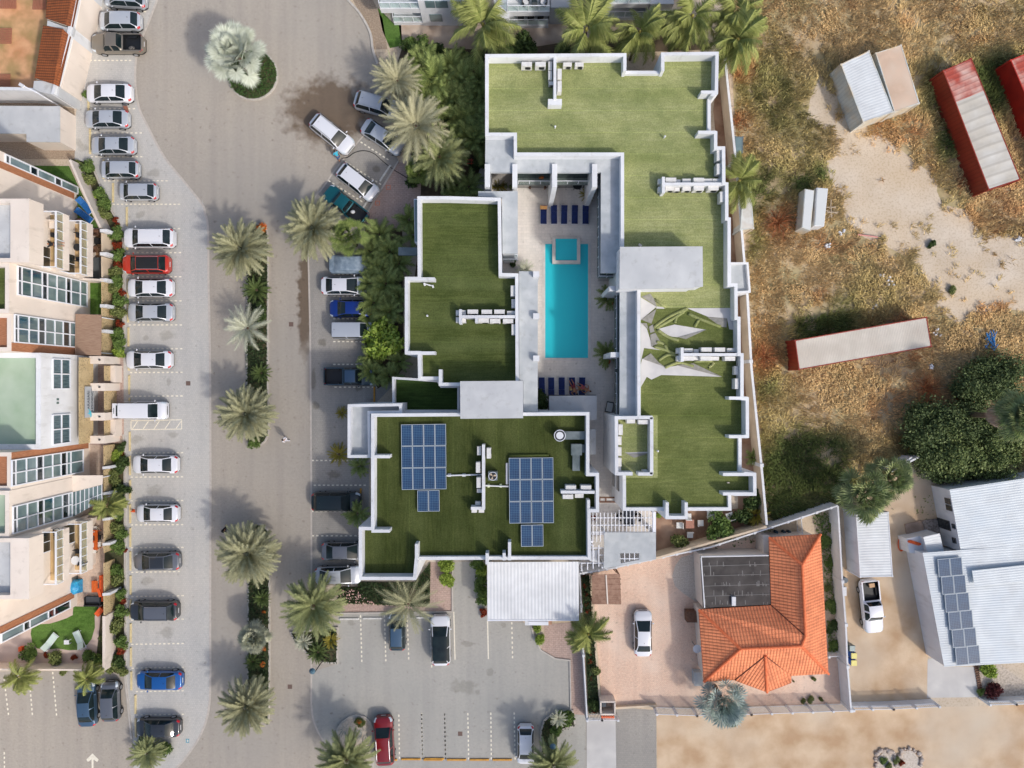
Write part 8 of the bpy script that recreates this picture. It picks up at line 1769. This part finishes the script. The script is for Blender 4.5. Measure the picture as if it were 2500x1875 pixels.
put(SR,17,600,660,.7,.6,'reddish dry bush at the lower left porch corner',None,'bush')
put(SY,17,1030,790,.8,.55,'lime bush under the sign box, upper one','bushes under the sign box','bush'); put(SY,17,1050,880,.8,.68,'lime bush under the sign box, lower one','bushes under the sign box','bush')
for i, (x, y, s) in enumerate(((1420,440,.35),(1435,510,.35),(1438,590,.35),(1445,640,.35),(1468,1055,.4),(1475,1190,.3),(1415,360,.25),(1465,990,.3),(1500,1450,.4))): put(SR,17,x,y,.5,s,f'red plant in the flower strip beside the salmon forecourt, {ORD[i]} listed','red flowers in the strip','plant')
put(SO_,17,1500,1125,.7,.7,'olive bush spilling from the flower strip',None,'bush'); put(SD,17,1500,1400,.7,.75,'dark bush at the bottom of the flower strip',None,'bush')
put(PF,17,1205,1500,.7,.42,'blue-green agave in the lot east bed',None,'plant'); put(SG,17,1290,1510,.8,1.0,'variegated round bush in the lot east bed',None,'bush'); put(SG,17,1190,1620,.7,.8,'green bush at the lower end of the lot east bed',None,'bush')
AG = palm_proto('agave', frond_geo(G(50), 16, .75, 70, 15, .4, .07, .09, 10, fold=.2, ang=20), leafmat('agave_leaf', (84,120,122), (120,150,150), (96,132,134)), .05)
put(AG,16,1125,1355,.3,1.0,'blue-green agave at the left of the gravel island','agaves on the gravel island','agave'); put(AG,16,1285,1380,.3,1.15,'blue-green agave at the right of the gravel island','agaves on the gravel island','agave')
put(SO_,16,1240,1290,.5,.75,'round olive wreath-like bush on the gravel island',None,'bush'); put(SOF,16,1245,1300,1.0,.35,'pale orange flower head in the wreath bush',None,'plant',z0=.5)
FL = np.random.default_rng(77); pts = leafy(TP(16, [(1090,200),(1240,200),(1400,320),(1180,330),(1090,300)]), 0, 130, .1, 78); v, f = leaf_quads(np.column_stack([pts, .62+FL.uniform(0,.1,len(pts))]), .16, FL); tag(np_mesh('pink_blossoms', v, f, mat('pink_petals', (222,182,172), .8)), kind='stuff')
for i, (t, x, y, s, k, lb) in enumerate(((18,868,145,2.0,'g','large round green bush over the slanting garden wall'),(18,515,255,1.5,'o','round olive bush with red tips right of the grey slab canopy'),(13,1150,1240,1.5,'d','grey-green bush in the corner of the hotel garden'),(13,1040,1370,1.3,'d','very dark bush beside the yellow-green palm'))): put(nm_[k][1],t,x,y,1.2,s*.9,lb,'bushes in the hotel garden','bush')
put(CYY,13,1175,1370,1.4,1.15,'bright yellow-green palm at the junction of the boundary walls',None); put(AR[1],13,1130,890,1.0,.45,'small green palm in the gap of the tan boundary wall',None)
put(SY,18,370,35,.5,.35,'yellowish plant beside the grey slab canopy',None,'plant'); put(SR,23,335,440,.6,.35,'red and yellow plant at the left end of the pergola grid',None,'plant')
for i, (t, x, y, s, k, lb) in enumerate(((18,1760,120,.9,'o','weedy bush in the strip right of the red roof, top'),(18,1700,1090,.0,'o',''),(18,1750,420,.7,'g','weedy bush in the strip right of the red roof, upper'),(18,1765,760,1.0,'g','weedy bush in the strip right of the red roof, middle'),(18,1770,930,.9,'d','weedy bush in the strip right of the red roof, lower'),(18,1790,1080,.9,'g','weedy bush in the strip right of the red roof, bottom'),(18,1720,240,.9,'g','weedy bush in the strip right of the red roof, near its top corner'),(18,1740,610,.6,'o','olive weedy bush in the strip right of the red roof'))):
    if s: put(nm_[k][1],t,x,y,.3,s*.9,lb,'weedy bushes beside the red roof','bush',sz=.4)
for i, (t, x, y, s) in enumerate(((18,1610,1355,.35),(18,1590,1530,.55),(18,1680,1520,.35),(18,1530,1540,.4),(18,1450,1375,.15))): put(SO_,t,x,y,.2,s,f'small weed on the salmon paving below the red roof, {ORD[i]} listed','weeds on the salmon paving','weed',sz=.3)
put(SY,19,1715,880,.8,1.0,'yellow-green round bush in the white house garden',None,'bush'); put(shrub_proto('dark_red_shrub', leafmat('maroon_leaf', (70,36,40), (110,60,60), (88,46,46)), 44),19,1750,1030,.7,.95,'maroon round bush in the white house garden',None,'bush'); put(SG,19,1660,1065,.7,.5,'small green bush left of the maroon one',None,'bush')
brg = thing('striped_border', 'striped brown brick border beside the pale garage apron', 'border', (*T(19,1630,960),0))
for k in range(12): MB().wall(T(19,1590+k*3.4,845+k*19,.1), T(19,1622+k*3.4,838+k*19,.1), .013, .1+.001*k, .16).build('brick', WOODB, brg)
# big dark trees on the east
TRE = shrub_proto('broadleaf_tree', M_TR, 61, 'tree', n=11000, blobs=42, size=.085); TRD = shrub_proto('broadleaf_tree', leafmat('dark_tree_leaf', (66,80,50), (110,124,80), (80,96,58)), 62, 'tree', n=11000, blobs=42, size=.085)
for i, (x, y, s, pr, lb) in enumerate(((1300,680,2.9,TRD,'dark broadleaf tree, leftmost of the clump above the dirt yard'),(1520,640,2.6,TRD,'dark broadleaf tree in the middle of the clump above the dirt yard'),(1500,880,3.0,TRE,'green broadleaf tree hanging over the dirt yard'),(1740,780,2.6,TRE,'green broadleaf tree above the white house roof edge'),(1840,930,2.4,TRE,'green broadleaf tree touching the white metal roof'),(1700,340,2.6,TRD,'dark broadleaf tree above the tall skirted palm'),(1900,270,2.6,TRD,'dark broadleaf tree at the right edge above the skirted palm'),(1950,720,2.6,TRE,'green broadleaf tree at the right edge below the skirted palm'),(1320,880,2.0,TRD,'dark broadleaf tree beside the white wall end'))): put(pr,14,x,y,3.2,s,lb,'broadleaf trees above the white house','tree')
q = T(14,1115,880,2); o = thing('boundary_wall', 'white wall end between the fan palms and the dark trees', 'wall', (*q,0)); MB().wall(T(14,920,1000,2), T(14,1085,885,2), 0, 2.0, .16).build('wall_panel', WHITE, o); MB().wall(T(14,940,985,2.2), T(14,1155,880,2.2), 0, 2.1, .16).build('wall_panel', WHITE, o)
tw_ = thing('tall_fan_palm', 'tall fan palm with a brown skirt of dead leaves leaning over the right edge', 'palm tree', (*T(14,1440,530,.2),0))
b0 = T(14,1440,530,0); t0_ = T(14,2000,560,9.0)
MB().tube([(*b0,0),(b0[0]+.3,b0[1],4),(t0_[0],t0_[1],9)], .3, 10, 0, .22).build('trunk', TRUNKM, tw_, smooth=True)
r = G(71); V, Fc = fan_geo(r, 46, 1.5, 1.2, 80, -20, 24, 240, hang=.3); np_mesh('crown', V+np.array([t0_[0]-b0[0], t0_[1]-b0[1], 9.0]), Fc, M_WAS, tw_, k=3)
n = 900; az = r.uniform(0, 2*math.pi, n); z_ = r.uniform(6.0, 8.8, n); rr = .35+.75*np.sin((z_-5.6)/3.2*math.pi*.6); k_ = (z_/9)
ctr = np.stack([k_*(t0_[0]-b0[0]), k_*(t0_[1]-b0[1]), z_], 1); out = np.stack([np.cos(az), np.sin(az), np.zeros(n)], 1); tan = np.stack([-np.sin(az), np.cos(az), np.zeros(n)], 1)
p_ = ctr+out*rr[:,None]; V = np.stack([p_-tan*.07, p_+tan*.07, p_+out*.25-np.array([0,0,.9])], 1).reshape(-1,3); np_mesh('dead_leaf_skirt', V, np.arange(3*n).reshape(n,3), leafmat('dead_palm_leaf', (150,126,108), (184,164,150), (132,108,92)), tw_, k=3)

# ---------------------------------------------------------------- the dry field
def inpoly(P2, poly):
    ins = np.zeros(len(P2), bool); poly = np.array(poly)
    for i in range(len(poly)):
        a, b = poly[i], poly[(i+1) % len(poly)]; cond = ((a[1] > P2[:,1]) != (b[1] > P2[:,1])); xi = (b[0]-a[0])*(P2[:,1]-a[1])/(b[1]-a[1]+1e-12)+a[0]; ins ^= cond & (P2[:,0] < xi)
    return ins
def vnoise(P2, sc, seed):
    r = G(seed); g_ = r.random((256,256)); q = P2*sc+500; i = np.floor(q).astype(int); f = q-i; f = f*f*(3-2*f); a = lambda x, y: g_[x % 256, y % 256]
    return (a(i[:,0],i[:,1])*(1-f[:,0])+a(i[:,0]+1,i[:,1])*f[:,0])*(1-f[:,1])+(a(i[:,0],i[:,1]+1)*(1-f[:,0])+a(i[:,0]+1,i[:,1]+1)*f[:,0])*f[:,1]
def fb(P2, sc, seed): return (vnoise(P2, sc, seed)+.5*vnoise(P2, sc*2.1, seed+1)+.25*vnoise(P2, sc*4.3, seed+2))/1.75
field = TP(3, [(935,-300),(940,420),(1000,1300)], 0)+[T(8,1070,700),T(8,1128,1659),T(13,1236,1450),T(13,1500,1330),T(13,1800,1262),T(14,950,985),T(14,1120,870),T(14,1250,1090),T(14,2300,940),P(2900,1000),P(2900,-300),P(1500,-300)]
path('weedy_soil', field, mat('weedy_soil', (196,176,144), .95, (174,152,118), .8, 8, (154,148,104), .25, bump=.5, bscale=8), .006)
r = G(90); Fp = np.array(field); mn, mx = Fp.min(0), np.minimum(Fp.max(0), 62); NT = 34000
pt = r.uniform(mn, mx, (NT*2,2)); pt = pt[inpoly(pt, field)][:NT]
sandy = [TP(4, [(150,330),(320,330),(330,430),(260,520),(200,440)]), TP(4, [(330,640),(480,790),(480,900),(760,1030),(1290,1450),(1270,1800),(700,1800),(420,1300),(470,1100),(230,970),(260,800)]),
         [T(9,380,-60),T(9,1020,-30),T(9,1230,90),T(9,1330,330),T(9,1560,380),T(9,1620,540),T(9,1760,600),T(9,1850,560),T(9,2300,640),T(9,2300,1230),T(9,1800,1170),T(9,1450,1290),T(9,1300,1200),T(9,1240,980),T(9,1100,790),T(9,900,680),T(9,700,600),T(9,560,470),T(9,430,160)], TP(9, [(390,450),(560,440),(560,560),(420,560)]), TP(9, [(20,800),(230,780),(240,960),(60,1000)]), TP(9, [(40,1130),(560,1060),(560,1240),(60,1290)]), TP(8, [(1180,160),(1340,140),(1350,380),(1240,330)]), TP(8, [(1150,1200),(1230,1200),(1180,1420),(1130,1340)])]
for k, s_ in enumerate(sandy[1:3]): path('sand_track', s_, SAND, .011+.003*k)
jit = pt+np.stack([fb(pt, .9, 5)-.5, fb(pt, .9, 9)-.5], 1)*3.4
keep = np.ones(len(pt), bool)
for k, s_ in enumerate(sandy): ins = inpoly(jit, s_); keep &= ~(ins & (r.random(len(pt)) < (.965 if k in (1,2) else .8)))
for o_ in [o for o in C.objects if o.get('category') in ('shipping container','metal box','shed')]:
    ks = [c_ for c_ in C.objects if c_.parent == o_ and c_.name.startswith(('roof','body','rusted'))]
    for kk_ in ks:
        qq = [(v.co.x+o_.location.x, v.co.y+o_.location.y) for v in kk_.data.vertices][:4]; keep &= ~inpoly(pt, qq)
dens = fb(pt, .28, 13); keep &= r.random(len(pt)) < np.clip((dens-.20)*4.2, .45, 1)
pt = pt[keep]; n = len(pt)
Xf, Yf = pt[:,0], pt[:,1]
lush = np.clip((-(Yf+2)/8), 0, 1)*.8+.35*np.clip(1-np.abs(Xf-26)/10, 0, 1)*(Yf > -2)                                        # greener towards the south trees
cont_shade = np.zeros(n)  # greener weeds, with the containers' shade also put into their tint
for (t, x, y, R_) in ((9,600,1290,5.5),(9,250,1340,4),(4,1230,760,3.5),(4,1740,700,4.5),(4,1400,1150,2.5),(9,180,150,1.6),(8,1700,100,2),(8,1110,640,3)):
    c_ = T(t,x,y); cont_shade = np.maximum(cont_shade, np.clip(1.2-np.hypot(Xf-c_[0], Yf-c_[1])/R_, 0, 1)*.9)
green = np.clip(np.maximum(lush, cont_shade)+(fb(pt, .16, 21)-.45)*1.7, 0, 1); rust = np.clip((fb(pt, .35, 33)-.60)*4, 0, .7)*(1-green)
for (t, x, y, R_) in ((3,1020,560,1.5),(3,1000,980,1.3),(8,1330,470,2.3),(8,1200,1560,2.3),(14,1200,350,2.3)): c_ = T(t,x,y); rust = np.maximum(rust, np.clip(1.3-np.hypot(Xf-c_[0], Yf-c_[1])/R_, 0, 1))
lum = fb(pt, 1.1, 41)
cA, cG, cD, cR = (np.array(lin(c)[:3]) for c in ((212,182,132), (170,164,102), (92,104,58), (200,146,98)))
dk = np.clip((green-.55)*2.4, 0, 1)[:,None]; base = cA*(1-green[:,None])+cG*green[:,None]; base = base*(1-dk)+cD*dk; base = base*(1-rust[:,None])+cR*rust[:,None]
NB = 11; ln = r.uniform(.22,.55,(n,NB))*(1+.6*green[:,None]); la = (fb(pt, .22, 55)*4*math.pi)[:,None]+r.normal(size=(n,NB))*.75; ti = r.uniform(.25,1.25,(n,NB)); wb = r.uniform(.02,.05,(n,NB))
bx_ = Xf[:,None]+r.normal(size=(n,NB))*.16; by_ = Yf[:,None]+r.normal(size=(n,NB))*.16; dxy = np.stack([np.cos(la), np.sin(la)], -1); pr_ = np.stack([-np.sin(la), np.cos(la)], -1)
b0_ = np.stack([bx_, by_, np.zeros_like(bx_)], -1); hh = (ln*np.sin(ti)); out_ = (ln*np.cos(ti))
mid = b0_.copy(); mid[...,:2] += dxy*(out_*.4)[...,None]; mid[...,2] = hh*.8
tip = b0_.copy(); tip[...,:2] += dxy*(out_*1.1)[...,None]; tip[...,2] = hh
wv = np.zeros_like(b0_); wv[...,:2] = pr_*wb[...,None]
V = np.stack([b0_-wv, mid-wv*.9, tip, mid+wv], 2).reshape(-1,3); Fq = np.arange(len(V)).reshape(-1,4)
fo = np_mesh('dry_grass', V, Fq, mat('dry_grass_blades', (180,150,90), .9, spec=.15)); tag(fo, kind='stuff')
t, b, mp, mix, ramp, noise, cur = m_nodes['dry_grass_blades']; at = t.nodes.new('ShaderNodeAttribute'); at.attribute_name = 'tint'; t.links.new(at.outputs['Color'], b.inputs['Base Color'])
col = base[:,None,:]*r.uniform(.6,1.35,(n,NB,1))*(.75+.5*lum[:,None,None]); col = np.clip(np.repeat(col.reshape(-1,3), 4, 0), 0, 1); col = np.column_stack([col, np.ones(len(col))]).astype(np.float32)
ca = fo.data.color_attributes.new('tint', 'FLOAT_COLOR', 'POINT'); ca.data.foreach_set('color', col.ravel()[:len(ca.data)*4])
# twiggy dry bushes standing in the field
TW = []
for s_ in (1, 2):
    o = thing('dry_bush', 'x', 'dry bush'); rr_ = random.Random(80+s_); b_ = MB()
    for k in range(70):
        a = rr_.uniform(0, 6.28); e = rr_.uniform(.15, 1.2); L_ = rr_.uniform(.5, 1.0); p0 = Vector((0,0,0)); p1 = Vector((math.cos(a)*math.cos(e), math.sin(a)*math.cos(e), math.sin(e)))*L_*.55; p2 = p1+Vector((math.cos(a+.6*rr_.uniform(-1,1)), math.sin(a+.6*rr_.uniform(-1,1)), rr_.uniform(-.1,.5)))*L_*.5
        b_.tube([p0, p1, p2], .014, 3, 0, .005)
    b_.build('branches', mat('rusty_twigs', (170,102,60), .9, (130,80,50), 4, 3), o); TW.append(Proto(o))
for i, (t, x, y, s, lb) in enumerate(((3,1020,560,1.5,'rusty dry bush just outside the north-east roof corner'),(3,1000,985,1.1,'rusty dry bush against the east wall, above the tiny shed'),(8,1330,470,2.4,'large rusty twiggy bush left of the white metal lockers'),(8,1220,1560,1.9,'rusty twiggy bush left of the red end of the beige-roofed container'),(14,1200,330,2.0,'rusty twiggy bush in the weeds above the dark trees'),(14,1480,400,1.6,'rusty twiggy bush right of the white rag, above the skirted palm'),(4,1500,1480,1.3,'olive twiggy bush left of the lower end of the patched container'))): put(TW[i % 2],t,x,y,.4,s,lb,'dry bushes in the field','dry bush')
tuft = []
for i, (t, x, y, s, lb) in enumerate(((9,1245,650,.5,'green tuft alone on the sand in the middle of the field'),(9,1410,1010,.6,'yellow-brown tuft on the sand, lower middle of the field'))): put(SD if i == 0 else SO_,t,x,y,.3,s,lb,'tufts on the sand','weed',sz=.5)
for x, y, s_, k in ((850,1610,.5,'g'),(960,1590,.55,'o'),(1000,1620,.45,'r'),(900,1640,.5,'o')): put(nm_[k][1],19,x,y,.3,s_,f'{nm_[k][0]} plant inside the stone ring, {"left" if x < 900 else "right" if x > 990 else "middle"} {"upper" if y < 1615 else "lower"} one','plants in the stone ring','plant',sz=.4)
put(SD,18,940,1690,.4,.9,'dark green tussock below the blue-grey fan palm',None,'bush',sz=.5)
for o in C.objects:
    if '_l' in o: del o['_l']
    if 'cur' in o: del o['cur']
for pr in (BL, GL2, LN, ACB, ACM, ACS, CO[0], CO[1], DT[0], DT[1], DTG, DTP[0], DTS, AR[0], AR[1], CY, CYY, PF, BS, BS2, FN, FNP, WS_[0], SG, SD, SO_, SR, SY, SOF): assert pr.used
for nm, pg_, n_, sd_, m_ in (('weed_strip', [T(18,1600,20), T(18,1740,0), T(18,1760,300), T(18,1850,1130), T(18,1735,1130), T(18,1690,400), T(18,1640,180)], 1500, 91, M_SG), ('weed_patch', [T(18,1240,140), T(18,1500,60), T(18,1500,150), T(18,1000,270), T(18,700,350), T(18,900,250)], 260, 92, M_SO), ('yard_weeds', [T(14,900,1280), T(14,1240,1150), T(14,1340,1370), T(14,1010,1420)], 60, 93, M_SO)):
    q_ = leafy(pg_, 0, n_, .14, sd_); r_ = G(sd_); kp = fb(q_, .55, sd_) > .42; q_ = q_[kp]; v, f = leaf_quads(np.column_stack([q_, .03+r_.uniform(0,.16,len(q_))]), .2, r_); tag(np_mesh(nm, v, f, m_), kind='stuff')
